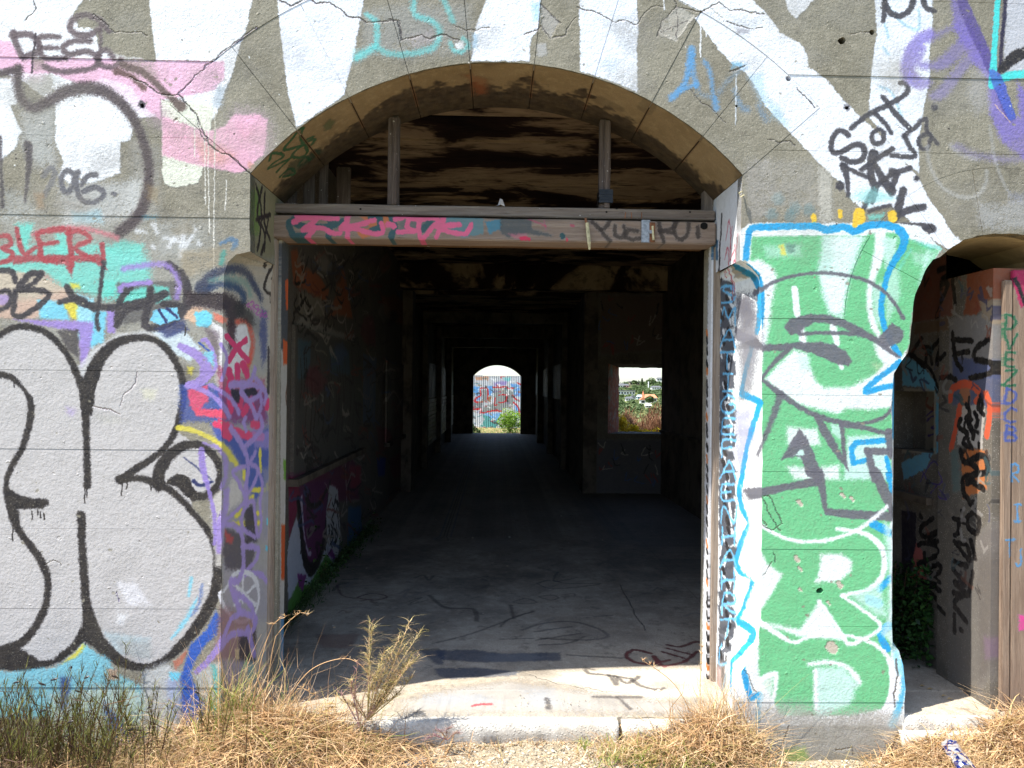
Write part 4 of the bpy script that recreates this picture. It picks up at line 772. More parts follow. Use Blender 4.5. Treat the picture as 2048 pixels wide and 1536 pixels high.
st(FAC, P1(535, 770, 440, 860, 372, 945), [10, 8, 6], DGR, **DG); st(FAC, P1(372, 962, 480, 1045, 600, 1128, 720, 1185, 860, 1218, 960, 1226, 1070, 1200, 1135, 1155, 1165, 1100), [6, 11, 9, 10, 9, 7, 8, 7, 7], DGR, **DG)
st(C3, P1(480, 1050, 430, 1200, 380, 1320, 340, 1410), [15, 11, 8, 6], DGR, soft=3, a=.9); fl(FAC, P1(592, 1250, 480, 1442, 600, 1420, 640, 1540, 730, 1540, 690, 1430, 645, 1320), DGR, **DG); fl(FAC, P1(600, 1380, 615, 1375, 625, 1410, 560, 1420), PT, soft=1.5)
fl(FAC, P1(670, 1160, 720, 1180, 770, 1260, 850, 1410, 835, 1205, 862, 1215, 872, 1380, 890, 1512, 800, 1400, 720, 1280), DGR, **DG); st(FAC, P1(840, 1232, 980, 1250, 1100, 1278, 1160, 1268), 8, DGR, **DG); st(FAC, P1(1132, 1280, 1150, 1410), 17, DGR, **DG); st(FAC, P1(1000, 1388, 1160, 1392), 14, DGR, smooth=False, **DG); st(FAC, P1(1010, 1390, 1020, 1460, 1050, 1560), [12, 14, 16], DGR, **DG)
st(C3, P2(265, 115, 400, 92, 560, 60, 700, 35), [16, 15, 13, 18], DGR, **DG); st(FAC, P2(700, -10, 728, 60, 748, 200), [26, 16, 8], DGR, **DG); st(FAC, P2(760, 215, 900, 232, 1160, 245), [12, 16, 18], DGR, **DG); st(FAC, P2(1050, -20, 1110, 110, 1160, 210), 20, DGR, **DG)
# white lettering below
LW = dict(soft=2.6, a=.97)
st(FAC, P2(330, 270, 440, 345, 580, 392, 740, 390, 900, 345, 1010, 280, 1120, 185), 7, WH, **LW); st(FAC, P2(820, 320, 900, 330, 1000, 355, 1080, 420, 1105, 520, 1080, 620, 990, 690, 850, 718), [6, 8, 10, 11, 11, 10, 8, 7], WH, **LW); st(FAC, P2(850, 722, 960, 795, 1075, 885, 1060, 935, 980, 978, 895, 1010, 850, 955, 780, 850, 712, 755), [6, 7, 8, 7, 7, 8, 8, 8, 9], WH, **LW)
fl(FAC, P2(720, 468, 850, 470, 912, 515, 905, 570, 830, 635, 690, 640, 720, 560), PW, soft=5); fl(FAC, P2(712, 755, 790, 870, 860, 985, 600, 965, 440, 910, 340, 870, 600, 920, 650, 850), PW, soft=5)
st(FAC, P2(340, 870, 480, 960, 560, 1000, 640, 970, 760, 955, 900, 962, 1040, 1010, 1120, 1085, 1150, 1200, 1140, 1320, 1090, 1430), [12, 10, 7, 6, 6, 6, 7, 9, 10, 10, 12], WH, **LW)
fl(C3, P2(330, 380, 400, 530, 490, 590, 440, 690, 330, 860, 240, 860, 320, 640, 240, 560, 280, 420), PW, soft=4); fl(C3, P2(240, 60, 340, 240, 330, 380, 250, 420, 290, 290), PW, a=.9, soft=4)
fl(FAC, P2(1100, 280, 1150, 300, 1150, 1000, 1080, 950, 1120, 860, 1130, 640), (206, 226, 226), a=.75, soft=6); fl(FAC, P2(900, 730, 1080, 640, 1120, 850, 1060, 840), PT, a=.8, soft=7)
st(FAC, P2(650, 1130, 780, 1120, 890, 1160, 950, 1240), [7, 9, 10, 12], WH, soft=5); fl(FAC, P2(690, 1150, 860, 1150, 945, 1250, 900, 1370, 760, 1440, 690, 1470), PT, a=.95, soft=7); st(FAC, P2(690, 1170, 695, 1400), 8, WH, soft=4)
st(FAC, P2(365, 1225, 450, 1190, 445, 1300, 420, 1420), [12, 10, 7, 8], WH, soft=3); fl(FAC, P2(360, 1230, 440, 1200, 430, 1400, 340, 1400), PW, a=.8, soft=6)
fl(FAC, P2(0, 1380, 350, 1360, 600, 1370, 760, 1430, 1000, 1400, 1240, 1440, 1240, 1700, 0, 1700), (176, 174, 168), a=.78, soft=18, dry=.22)
fl(FAC, P2(400, 1420, 1100, 1440, 1100, 1800, 400, 1800), None, a=.55, soft=20, dry=.42)
fl(FAC, R8(530, 950, 660, 930, 700, 1040, 500, 1062), (130, 160, 70), a=.8, soft=8, dry=.35)
for x, y, w in ((600, 165, 9), (855, 118, 7), (910, 140, 6), (580, 500, 8), (838, 655, 10), (790, 1030, 20), (600, 560, 6), (600, 685, 4), (770, 765, 4)):
    st(FAC, P2(x - 8, y - 8, x + 6, y + 10), w, (190, 180, 164), soft=2, dry=.2)
    st(FAC, P2(x - 8, y - 8, x + 6, y + 10), w, 0, soft=2, hgt=.3)
# ------- right chamfer: white ground, sooty letters, light blue hand over them
fl(C3, [(1478, 590), (1515, 600), (1520, 700), (1505, 780), (1480, 800)], (110, 110, 118), a=.75, soft=14, dry=.15); fl(C3, [(1476, 600), (1500, 590), (1512, 640), (1490, 660)], (104, 104, 112), a=.85, soft=7)
fl(C3, P1(215, 480, 310, 480, 300, 560, 220, 600), DGR, a=.85, soft=14); fl(C3, P1(230, 560, 320, 560, 340, 700, 300, 900, 220, 760), (120, 120, 128), a=.6, soft=18, dry=.25); fl(C3, P1(210, 1150, 300, 1120, 330, 1330, 230, 1536, 200, 1400), (120, 120, 160), a=.5, soft=14, dry=.3)
rk = random.Random(21); RZ = [CHR, RVR]
for i in range(34):
    y = 560 + i * 24; fl(RZ, [(1436 + rk.uniform(-2, 3), y), (1468 + rk.uniform(-6, 5), y + rk.uniform(-8, 8)), (1470 + rk.uniform(-4, 3), y + 24), (1440, y + 30)], (64, 68, 78), a=.9, soft=2.5, dry=.12)
for i in range(44):
    y = 590 + i * 18 + rk.uniform(-5, 5); x = 1445 + rk.uniform(-6, 18); st(RZ, [(x, y), (x + rk.uniform(-3, 6), y + rk.uniform(8, 18))], [7, 4], (214, 218, 222), soft=1.5)
for i in range(30):
    y = 600 + i * 27 + rk.uniform(-6, 6); x = 1452 + rk.uniform(-8, 8); st(RZ, [(x, y), (x + 3, y + 9)], [8, 9], (34, 34, 40), soft=1.2)
LB = (104, 180, 226)
letters = 'SMATIGEFAENHAHRTLV'
yy = 572
for i, ch in enumerate(letters):
    h = 40 if i < 14 else 46
    write(RZ, ch, 1440, yy, 31, h * .86, 3.6, LB, slant=rk.uniform(-.05, .12)); yy += h + 4
st(RZ, [(1438, 610), (1440, 580), (1455, 572), (1472, 585), (1470, 600)], 3.5, LB)
st(RVR, [(1442, 430), (1440, 480), (1439, 520), (1437, 560)], 4.5, (40, 38, 46), soft=1.5)
for p in ([(1452, 480), (1457, 440), (1462, 500)], [(1463, 455), (1460, 520), (1468, 500)], [(1470, 490), (1474, 540)], [(1450, 520), (1456, 495), (1458, 555)], [(1476, 470), (1466, 600)], [(1462, 545), (1470, 520), (1472, 590)]): st([RVR, CHR], p, 2, (186, 72, 92), soft=1, a=.85)
st([RVR, CHR], [(1444, 560), (1436, 580), (1438, 620), (1446, 640)], 7, (44, 44, 50), soft=1.5)
fl(RVR, [(1428, 480), (1436, 480), (1436, 520), (1428, 520)], (70, 110, 140), soft=1)
fl([FAC, CHR], P1(265, 240, 345, 330, 340, 350, 230, 350), (166, 160, 146), soft=1.5); st([FAC, CHR], P1(285, 285, 345, 345), 11, (24, 120, 150), soft=2)
for i in range(34):
    y = 660 + i * 21 + rk.uniform(-4, 4); st(RVR, [(1419, y), (1420, y + rk.uniform(5, 12))], 6, (30, 30, 34) if i % 4 else (206, 120, 60), soft=1)
fl([CHR], [(1420, 1330), (1480, 1330), (1480, 1500), (1410, 1500)], (170, 160, 150), a=.6, soft=12, dry=.3); fl(CHR, [(1438, 1330), (1452, 1330), (1456, 1440), (1440, 1440)], (206, 160, 150), a=.5, soft=6)

# ------- cracks, grooves and knocks in the render
def crack(cv, pts, w=1.6, d=.12, seed=1, col=(48, 44, 50)):
    r = random.Random(seed); Q = [pts[0]]
    for a, b in zip(pts[:-1], pts[1:]):
        L = math.hypot(b[0] - a[0], b[1] - a[1]); k = max(1, int(L / 9))
        for j in range(1, k + 1):
            t_ = j / k; Q.append((a[0] + (b[0] - a[0]) * t_ + r.uniform(-2, 2) * (j < k), a[1] + (b[1] - a[1]) * t_ + r.uniform(-2, 2) * (j < k)))
    ww = [w * r.uniform(.5, 1.3) for _ in Q]
    st(cv, Q, ww, col, soft=.8, smooth=False, a=.85); st(cv, Q, [v * 1.4 for v in ww], 0, soft=1, smooth=False, hgt=d)
crack(FAC, T10(325, 0, 360, 25, 440, 20, 490, 50, 545, 100, 620, 110, 660, 140, 850, 128, 875, 245, 990, 215, 1040, 240, 1110, 210, 1220, 245), 2, .1, 1)
crack(FAC, T10(120, 0, 210, 40, 300, 0), 2, .1, 2); crack(FAC, T10(870, 250, 860, 130, 790, 122), 1.4, .15, 3); crack(FAC, T10(1190, 160, 1260, 190, 1400, 170), 1.2, .2, 4)
crack(FAC, T00(560, 90, 640, 150, 690, 200, 850, 200, 880, 220), 1.6, .15, 5); crack(FAC, T00(780, 470, 880, 510, 960, 570, 1020, 580, 1070, 568), 2, .1, 6); crack(FAC, T00(1070, 568, 1110, 620, 1180, 690, 1250, 870, 1320, 920, 1400, 950, 1480, 1030, 1510, 1050), 1.8, .1, 7)
crack(FAC, T00(1180, 700, 1215, 830, 1290, 900), 1.3, .2, 8); crack(FAC, T00(1536, 170, 1400, 270, 1260, 380, 1070, 565), 2.4, .06, 9, (92, 84, 110))
crack(FAC, T00(200, 0, 215, 60, 150, 130), 1.2, .2, 10); crack(FAC, T20(70, 210, 150, 185, 175, 160, 230, 235, 320, 210, 360, 130, 380, 110), 1.6, .12, 11); crack(FAC, T20(170, 30, 230, 90, 290, 140), 2, .1, 12); crack(FAC, T20(390, 50, 480, 70, 560, 110, 620, 140, 680, 125, 740, 155, 790, 90, 830, 50, 900, 45), 1.5, .15, 13)
crack(FAC, T20(870, 220, 900, 130, 990, 40, 970, 0), 1.6, .12, 14); crack(FAC, T20(980, 50, 1130, 80, 1240, 20, 1300, 70, 1370, 65, 1510, 90), 1.6, .12, 15); crack(FAC, T20(890, 200, 1050, 130), 1.2, .2, 16); crack(FAC, T20(985, 60, 990, 240), 1.2, .2, 17); crack(FAC, T20(1290, 130, 1360, 160, 1450, 180, 1500, 170), 1.2, .2, 18)
crack(FAC, T20(1070, 540, 1130, 620, 1180, 640, 1280, 740), 1.2, .2, 19); crack(FAC, T20(1310, 430, 1400, 395), 2, .1, 20); crack(FAC, T30(170, 530, 240, 600, 280, 650), 1.6, .15, 21); crack(FAC, T30(0, 840, 60, 860, 130, 850, 160, 880), 1.6, .15, 22); crack(FAC, T30(480, 205, 620, 200), 1.6, .12, 23)
crack(FAC, T01(560, 905, 650, 920, 720, 950), 1.4, .15, 24, (140, 130, 140)); crack(FAC, T01(820, 700, 810, 770, 740, 840, 725, 900), 1.2, .2, 25, (150, 140, 150)); crack(FAC, P2(330, 180, 350, 130, 410, 120, 460, 220, 490, 290, 430, 330, 340, 270), 1.6, .15, 26, (80, 100, 84)); crack(FAC, P2(370, 130, 430, 260, 480, 330), 1.4, .15, 27, (80, 100, 84)); crack(FAC, P2(340, 240, 400, 300), 1.3, .15, 28, (80, 100, 84)); crack(FAC, P2(430, 520, 380, 600), 1.3, .15, 29, (120, 130, 124)); crack(FAC, P2(440, 460, 450, 520), 2, .1, 30, (80, 100, 84))
crack(FAC, P2(240, 1140, 290, 1200, 330, 1300), 1.3, .15, 31, (120, 124, 124)); crack(FAC, R8(1240, 380, 1250, 480, 1220, 600, 1230, 680), 2.5, .05, 32, (90, 84, 80)); crack(FAC, R8(1290, 830, 1240, 870, 1210, 960, 1230, 1010), 3, .05, 33, (80, 60, 50)); crack(FAC, R8(560, 800, 500, 960, 480, 1050), 2, .1, 34, (110, 104, 96)); crack(FAC, R8(860, 950, 960, 935, 970, 980), 2, .1, 35, (110, 104, 96))
crack(FAC, T02(700, 480, 715, 540), 1.2, .2, 36, (110, 100, 140)); crack(FAC, T02(270, 320, 320, 290, 370, 320), 1.4, .15, 37, (150, 146, 146))
for p, w in ((T20(1195, 60, 1270, 130), 3), (T30(780, 760, 830, 800), 2)): st(FAC, p, w, 0, hgt=.2)
fl(FAC, T20(880, 200, 905, 120, 1000, 45, 1090, 95, 1030, 180, 985, 250), 0, hgt=.34, soft=2); fl(FAC, T20(172, 35, 285, 135, 232, 230, 178, 180), 0, hgt=.3, soft=2, dry=.25)
fl(FAC, R8(1190, 820, 1300, 780, 1310, 1062, 1200, 1062), (140, 120, 100), a=.5, soft=8, dry=.35)
# scattered knocks and lumps
r5 = random.Random(14)
for i in range(70):
    x, y = r5.uniform(-60, 2120), r5.uniform(-60, 480); rr0 = r5.uniform(20, 80); q = [(x + rr0 * r5.uniform(.5, 1.3) * math.cos(k * .9), y + rr0 * r5.uniform(.3, .9) * math.sin(k * .9)) for k in range(7)]
    fl(FAC, q, r5.choice([(120, 116, 106), (96, 92, 86), (180, 176, 166), (140, 130, 116)]), a=r5.uniform(.12, .3), soft=16, dry=.4)
for i in range(420):
    x, y = r5.uniform(-60, 2120), r5.uniform(-60, 1480); s5 = r5.uniform(1.5, 5)
    st(FAC, [(x, y), (x + r5.uniform(-s5, s5), y + r5.uniform(-s5, s5) * .6)], s5, None, soft=1, a=.85, dry=.2)
r2 = random.Random(4)
for i in range(420):
    x, y = r2.uniform(-60, 2120), r2.uniform(-60, 1500); w = r2.choice([1.2, 1.6, 2, 2.6, 4]); st(FAC, [(x, y), (x + r2.uniform(-3, 3), y + r2.uniform(-2, 2))], w, 0, soft=1, hgt=r2.choice([.2, .3, .62, .7]))
for i in range(90):
    x, y = r2.uniform(-60, 2120), r2.uniform(-60, 480); w = r2.choice([1.5, 2, 3]); st(FAC, [(x, y), (x + 1, y + 1)], w, r2.choice([(226, 226, 222), (60, 54, 50), (216, 210, 200)]), soft=.8)

# ------- soffit of the arch
fl(SOF, [(500, 300)], (0, 0, 0)) if False else None
def sofpx(u, y): a = -aL + (aL + aR) * u; return a, y
h_, w_ = SOF.h, SOF.w
U = (np.arange(w_) / w_)[None, :]; Yv = (np.arange(h_) / h_ * .6)[:, None]
nzf = nz(h_, w_, 60, 5) * .5 + nz(h_, w_, 22, 6) * .3 + nz(h_, w_, 8, 8) * .2
edge = .30 - .10 * np.exp(-((U - .5) / .2) ** 2) + (nzf - .5) * .34
m = sst(Yv - edge, -.02, .05) * (.80 + .2 * nz(h_, w_, 12, 9))
m = np.maximum(m, sst(nz(h_, w_, 45, 15), .74, .86) * .35)
SOF.rgb[:] = np.array((34, 24, 20), np.float32) / 255.; SOF.a[:] = m * .93
fl(SOF, T10(1220, 440, 1290, 440, 1400, 470, 1380, 560, 1320, 570, 1280, 490), (180, 96, 48), a=.6, soft=10)
GR = (22, 82, 48); GG = dict(soft=1.5, a=.93); Q3 = S(560, 180, 6.146)
for p in (Q3(200, 480, 280, 470, 250, 520, 250, 600, 280, 660, 230, 690, 120, 720, 50, 730, 60, 690, 140, 600, 200, 520), Q3(400, 575, 330, 600, 300, 640, 420, 600, 370, 680, 270, 680, 160, 770, 150, 820, 260, 820, 330, 760, 310, 700)): st(SOF, p, 8, GR, **GG)
for p in (T10(80, 960, 90, 920, 140, 920, 160, 940, 110, 970, 70, 1010, 180, 960, 200, 950, 120, 1030), T10(140, 1060, 200, 1010, 230, 1040, 160, 1060), T10(250, 990, 290, 940, 320, 960)): st(SOF, p, 7, GR, **GG)
fl(SOF, Q3(520, 440, 600, 350, 680, 370, 620, 480, 540, 500), (60, 96, 50), a=.7, soft=4); fl(SOF, Q3(120, 880, 330, 800, 480, 700, 520, 760, 300, 920, 100, 1060, 30, 1060), (18, 56, 38), a=.7, soft=5, dry=.1)
for k in range(1, len(JA) - 1):
    a = JA[k]; u = (a + 1.0) * AR / SOF.res
    x0 = int(u - 3); SOF.rgb[:160, x0:x0 + 6] = SOF.rgb[:160, x0:x0 + 6] * .3 + np.array((110, 62, 30)) / 255. * .7; SOF.a[:160, x0:x0 + 6] = np.maximum(SOF.a[:160, x0:x0 + 6], .45)

# ------- lintel
Z3 = S(540, 380, 4.452); Z4 = S(1000, 380, 4.096); HP = (222, 104, 140); DT = (62, 92, 98)
for q, c, a in ((Z3(780, 230, 1080, 225, 1060, 300, 1000, 400, 820, 440, 760, 380, 880, 330), (206, 112, 66), .9), (Z3(1150, 230, 1560, 225, 1560, 330, 1150, 420), DT, .6), (Z3(1560, 230, 1900, 240, 1900, 400, 1700, 430, 1560, 330), (80, 134, 146), .8), (Z3(1910, 280, 2060, 260, 2060, 350, 1950, 400), (60, 130, 156), .9)): fl(LIN, q, c, a=a, soft=2.5, dry=.15)
for p in (Z3(230, 240, 170, 300, 180, 350, 210, 420), Z3(200, 290, 300, 330), Z3(530, 230, 540, 300, 520, 420), Z3(650, 280, 520, 330, 400, 330), Z3(900, 240, 960, 230, 980, 330, 900, 370), Z3(1080, 240, 1110, 330, 1080, 420), Z3(240, 410, 330, 400, 380, 350), Z3(1350, 360, 1420, 300)): st(LIN, p, 13, DT, soft=1.2)
for p in (Z3(210, 290, 280, 260, 400, 250, 600, 260), Z3(240, 235, 420, 235), Z3(420, 260, 340, 330, 290, 360, 380, 350, 460, 340, 540, 385, 620, 390), Z3(400, 340, 330, 430), Z3(690, 235, 680, 300, 630, 350, 760, 350, 900, 390, 1000, 380, 990, 300), Z3(690, 330, 800, 310, 930, 270), Z3(690, 340, 690, 425), Z3(1050, 310, 1100, 320, 1100, 330), Z3(1120, 260, 1230, 240, 1220, 340, 1290, 370, 1140, 380), Z3(1240, 260, 1330, 270, 1320, 340, 1350, 440, 1440, 340, 1500, 280, 1440, 250, 1330, 270), Z3(1540, 240, 1530, 320, 1480, 420), Z3(1480, 320, 1600, 380, 1740, 390, 1790, 310), Z3(1540, 320, 1680, 315)): st(LIN, p, [12, 11, 10], HP, soft=1.2)
for q in (Z4(0, 230, 120, 230, 260, 240, 260, 320, 430, 370, 420, 390, 200, 360, 60, 400, 0, 350),): fl(LIN, q, (60, 74, 80), a=.8, soft=3, dry=.1)
fl(LIN, Z4(60, 360, 220, 360, 230, 410, 120, 405), (206, 116, 130), a=.7, soft=3, dry=.15); st(LIN, Z4(230, 240, 280, 260, 370, 300), 4, (196, 70, 100), a=.7); st(LIN, Z4(360, 250, 370, 330), 4, (196, 70, 110), a=.6); st(LIN, Z4(580, 295, 600, 298), 6, (190, 60, 90), a=.8); st(LIN, Z4(505, 378, 512, 382), 10, (50, 84, 88), soft=1.2); st(LIN, Z4(170, 400, 240, 405), 8, (206, 60, 90)); st(LIN, Z4(540, 400, 545, 420), 4, (206, 70, 90))
for p in (Z4(750, 265, 800, 310, 850, 370, 900, 420), Z4(900, 250, 860, 310, 820, 330), Z4(940, 300, 940, 370, 1000, 390, 1020, 330, 1010, 300), Z4(1120, 340, 1050, 330, 1030, 390, 1090, 410, 1140, 400), Z4(1300, 270, 1310, 340, 1340, 430), Z4(1450, 260, 1400, 320, 1310, 340, 1420, 350), Z4(1430, 260, 1430, 370, 1480, 410, 1530, 370, 1540, 280), Z4(1620, 310, 1620, 390)): st(LIN, p, 9, (58, 50, 48), soft=2.5, a=.9)

# ------- left wall inside
LWc = [LWA]
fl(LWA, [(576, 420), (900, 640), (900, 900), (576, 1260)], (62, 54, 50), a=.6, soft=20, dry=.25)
W5 = S(560, 480, 2.953); W6 = S(540, 900, 3.838)
for q, c in ((W5(60, 60, 100, 50, 130, 150, 220, 200, 290, 300, 270, 380, 180, 320, 80, 260), (150, 78, 46)), (W5(330, 190, 380, 180, 400, 300, 430, 470, 340, 440, 280, 460, 330, 330), (150, 78, 46)), (W5(110, 290, 240, 350, 280, 450, 200, 450, 110, 440), (120, 112, 100)), (W5(80, 500, 440, 610, 440, 560, 340, 540, 130, 450), (140, 134, 126)),
             (W5(70, 520, 490, 640, 450, 1240, 60, 1400), (66, 64, 62)), (W5(80, 590, 160, 600, 150, 800, 80, 830), (60, 84, 96)), (W5(270, 640, 390, 650, 400, 800, 280, 780), (60, 82, 96)), (W5(490, 670, 570, 700, 560, 1080, 490, 1080), (70, 84, 110)), (W5(590, 720, 780, 770, 780, 1140, 610, 1190), (92, 80, 70)),
             (W5(40, 1390, 300, 1320, 440, 1300, 470, 1536, 60, 1560), (96, 30, 66))): fl(LWA, q, c, a=.9, soft=3, dry=.12)
for i in range(34):
    x = rk.uniform(80, 450); y = rk.uniform(80, 480); pts = W5(x, y, x + rk.uniform(-20, 30), y + rk.uniform(20, 60), x + rk.uniform(-20, 40), y + rk.uniform(40, 110), x + rk.uniform(10, 60), y + rk.uniform(10, 60)); st(LWA, pts, 3, rk.choice([(26, 22, 22), (30, 26, 26), (150, 140, 130)]), soft=.8)
for i in range(22):
    x = rk.uniform(90, 440); y = rk.uniform(620, 900); st(LWA, W5(x, y, x + 8, y + 150, x - 6, y + rk.uniform(200, 420)), 2.5, (40, 24, 26), soft=.8)
for i in range(30):
    x = rk.uniform(480, 780); y = rk.uniform(700, 1000); st(LWA, W5(x, y, x + 6, y + 50, x - 6, y + 120, x + 12, y + 60), 1.6, (128, 120, 110), soft=.8, a=.7)
fl(LWA, W6(140, 700, 200, 520, 230, 620, 260, 880, 320, 950, 380, 900, 440, 700, 520, 380, 520, 560, 500, 860, 470, 960, 300, 1040, 140, 1150, 130, 900), (176, 178, 190), soft=2)
fl(LWA, W6(140, 220, 220, 220, 230, 380, 180, 580, 145, 680), (120, 34, 66), soft=2); fl(LWA, W6(230, 260, 460, 220, 440, 420, 420, 640, 370, 860, 310, 900, 270, 820, 240, 600), (88, 32, 78), soft=2)
st(LWA, W6(215, 400, 235, 560, 255, 780, 290, 900, 330, 915, 380, 830, 420, 640, 440, 440, 460, 260), [12, 12, 13, 14, 14, 12, 10, 8, 8], (22, 16, 22), soft=1.5); st(LWA, W6(270, 300, 300, 420, 380, 410, 440, 300), 6, (22, 16, 22)); st(LWA, W6(240, 380, 260, 640, 290, 790, 315, 800), [7, 4, 4, 3], (170, 160, 180)); st(LWA, W6(250, 250, 250, 160, 300, 170), 8, (24, 18, 22))
fl(LWA, W6(130, 1300, 140, 1180, 220, 1000, 290, 1050, 380, 900, 430, 800, 500, 900, 480, 960, 380, 1100, 300, 1200, 180, 1260), (74, 124, 48), soft=2.5); fl(LWA, W6(210, 950, 280, 960, 250, 1080, 220, 1040), (110, 40, 110), soft=1.5); fl(LWA, W6(440, 800, 500, 720, 500, 860), (110, 40, 110), soft=2); fl(LWA, W6(230, 1230, 300, 1160, 300, 1220, 210, 1300), (190, 70, 80), soft=2); fl(LWA, W6(380, 990, 430, 860, 430, 1020, 390, 1070), (120, 70, 50), soft=2)
fl(LWA, W6(460, 260, 520, 300, 540, 640, 520, 840, 440, 700, 430, 480), (176, 176, 180), soft=2); fl(LWA, W6(600, 440, 700, 430, 710, 760, 590, 780), (40, 80, 116), soft=3); fl(LWA, W6(610, 120, 700, 120, 700, 280, 620, 300), (130, 44, 66), soft=3)
for i in range(14):
    x = rk.uniform(440, 520); y = rk.uniform(330, 640); st(LWA, W6(x, y, x + rk.uniform(-15, 25), y + 50, x + rk.uniform(-15, 15), y + 110), 3, (24, 20, 22), soft=.8)
st(LWA, W6(580, 120, 590, 420), 3, (170, 166, 170)); fl(LWA, W6(820, 60, 890, 60, 880, 200, 830, 200), (36, 56, 130), soft=3)
for i in range(230):
    x = rk.uniform(584, 830); y = rk.uniform(490, 1100); st(LWA, [(x, y), (x + rk.uniform(-10, 16), y + rk.uniform(8, 26)), (x + rk.uniform(-6, 20), y + rk.uniform(-4, 22)), (x + rk.uniform(0, 24), y + rk.uniform(0, 30))], rk.choice([2, 3, 4]), rk.choice([(26, 22, 24), (120, 112, 104), (110, 50, 44), (60, 74, 110), (150, 140, 130), (40, 30, 34)]), soft=.8, a=.8)
for i in range(24):
    x = rk.uniform(700, 835); y = rk.uniform(500, 720); st(LWA, [(x, y), (x + 1, y + rk.uniform(30, 110))], rk.choice([2, 4]), rk.choice([(120, 108, 96), (46, 36, 34), (110, 60, 46)]), soft=1.5, a=.5)
for i in range(14):
    x = rk.uniform(590, 800); y = rk.uniform(500, 1000); q = rk.uniform(14, 34); fl(LWA, [(x + q * rk.uniform(.4, 1.1) * math.cos(k), y + q * rk.uniform(.6, 1.5) * math.sin(k)) for k in range(6)], rk.choice([(150, 74, 44), (70, 84, 120), (140, 132, 124), (110, 36, 50), (40, 36, 40)]), a=.55, soft=4, dry=.2)
# strip behind the left post
fl(RVL, [(552, 480), (580, 480), (580, 1500), (548, 1500)], (188, 184, 178), a=.95, soft=3)
for q, c in (([(552, 485), (578, 485), (578, 700), (552, 700)], (74, 78, 84)), ([(560, 560), (578, 560), (578, 620), (562, 620)], ORA), ([(556, 680), (580, 690), (580, 730), (556, 730)], ORA), ([(552, 1050), (578, 1050), (578, 1160), (552, 1160)], (196, 84, 36)), ([(556, 920), (576, 920), (574, 960), (558, 960)], (110, 160, 60)), ([(552, 1230), (578, 1260), (578, 1400), (552, 1400)], (90, 140, 176))): fl(RVL, q, c, soft=2)
st(RVL, [(566, 760), (562, 800), (570, 830), (564, 870), (572, 900)], 3, (90, 50, 34)); st(RVL, [(572, 770), (568, 840), (574, 860), (565, 890), (566, 940)], 3, (90, 50, 34)); st(RVL, [(562, 990), (572, 1000), (572, 1050), (562, 1060), (560, 1010)], 3, (206, 206, 210)); st(RVL, [(562, 1120), (560, 1180), (572, 1140), (566, 1230), (574, 1180)], 3.5, (216, 210, 206)); st(RVL, [(564, 1240), (574, 1230), (572, 1290), (562, 1300), (562, 1250)], 3, (206, 214, 220))

# ------- cross wall
for q, c in (([(1200, 590), (1330, 590), (1330, 700), (1200, 710)], (88, 60, 54)), ([(1190, 880), (1400, 880), (1400, 1000), (1190, 1000)], (66, 62, 68))): fl(CRW, q, c, a=.8, soft=4, dry=.2)
for i in range(40):
    x = rk.uniform(1195, 1330); y = rk.choice([rk.uniform(590, 700), rk.uniform(880, 960)]); st(CRW, [(x, y), (x + rk.uniform(-8, 14), y + rk.uniform(5, 20)), (x + rk.uniform(0, 16), y + rk.uniform(-4, 20))], 2.2, rk.choice([(20, 18, 20), (130, 50, 46), (150, 140, 132), (60, 80, 120)]), soft=.7)
# ------- doorway side wall
N1 = S(1748, 440, 3.34); N2 = S(1748, 900, 2.415)
for q, c, a in ((N1(380, 280, 520, 200, 560, 220, 540, 640, 240, 690, 260, 500), (108, 56, 42), .9), (N1(620, 220, 860, 300, 860, 520, 760, 560, 700, 640, 610, 640, 640, 480), (128, 66, 40), .95), (N1(250, 690, 515, 650, 515, 740, 250, 770), (98, 74, 54), .9), (N1(170, 900, 300, 960, 400, 1100, 440, 1300, 420, 1560, 380, 1560, 390, 1200, 300, 1120, 170, 1110), (104, 176, 206), .95),
                (N1(180, 1120, 390, 1140, 395, 1560, 170, 1560), (150, 140, 122), .9), (N1(520, 660, 840, 620, 850, 1060, 520, 1060), (136, 130, 128), .7), (N1(540, 920, 860, 940, 850, 1260, 540, 1240), (52, 66, 116), .7), (N1(590, 1110, 660, 1090, 660, 1300, 590, 1330), (190, 110, 60), .8), (N1(580, 1250, 760, 1230, 740, 1540, 570, 1500), (186, 178, 170), .9), (N1(720, 540, 840, 530, 840, 720, 740, 650), (150, 132, 110), .9)):
    fl(NSD, q, c, a=a, soft=2.5, dry=.08)
OR2 = (206, 86, 56)
for p in (N1(525, 1200, 540, 1130, 620, 1095, 700, 1130, 740, 1190), N1(590, 1250, 560, 1400, 530, 1530), N1(700, 1210, 760, 1170, 790, 1260, 770, 1440)): st(NSD, p, 12, OR2, soft=1.5)
BKN = (18, 16, 18)
for p in (N1(300, 790, 240, 880, 230, 900), N1(240, 900, 320, 980, 330, 900, 350, 860, 310, 850), N1(370, 960, 360, 880, 430, 800, 400, 960, 490, 900), N1(540, 760, 560, 930, 600, 1000), N1(540, 800, 670, 810), N1(550, 900, 650, 880), N1(780, 800, 700, 860, 690, 930, 800, 960, 800, 1020, 660, 1060), N1(430, 1060, 520, 1050, 560, 1070), N1(520, 310, 560, 260, 620, 300), N1(410, 340, 460, 320, 500, 350, 440, 390, 500, 400), N1(440, 450, 510, 430, 460, 550), N1(540, 400, 560, 560)): st(NSD, p, 9, BKN, soft=1.3)
st(NSD, N1(220, 900, 340, 980, 400, 1100, 440, 1250, 430, 1560), [7, 7, 6, 5, 5], BKN, soft=1)
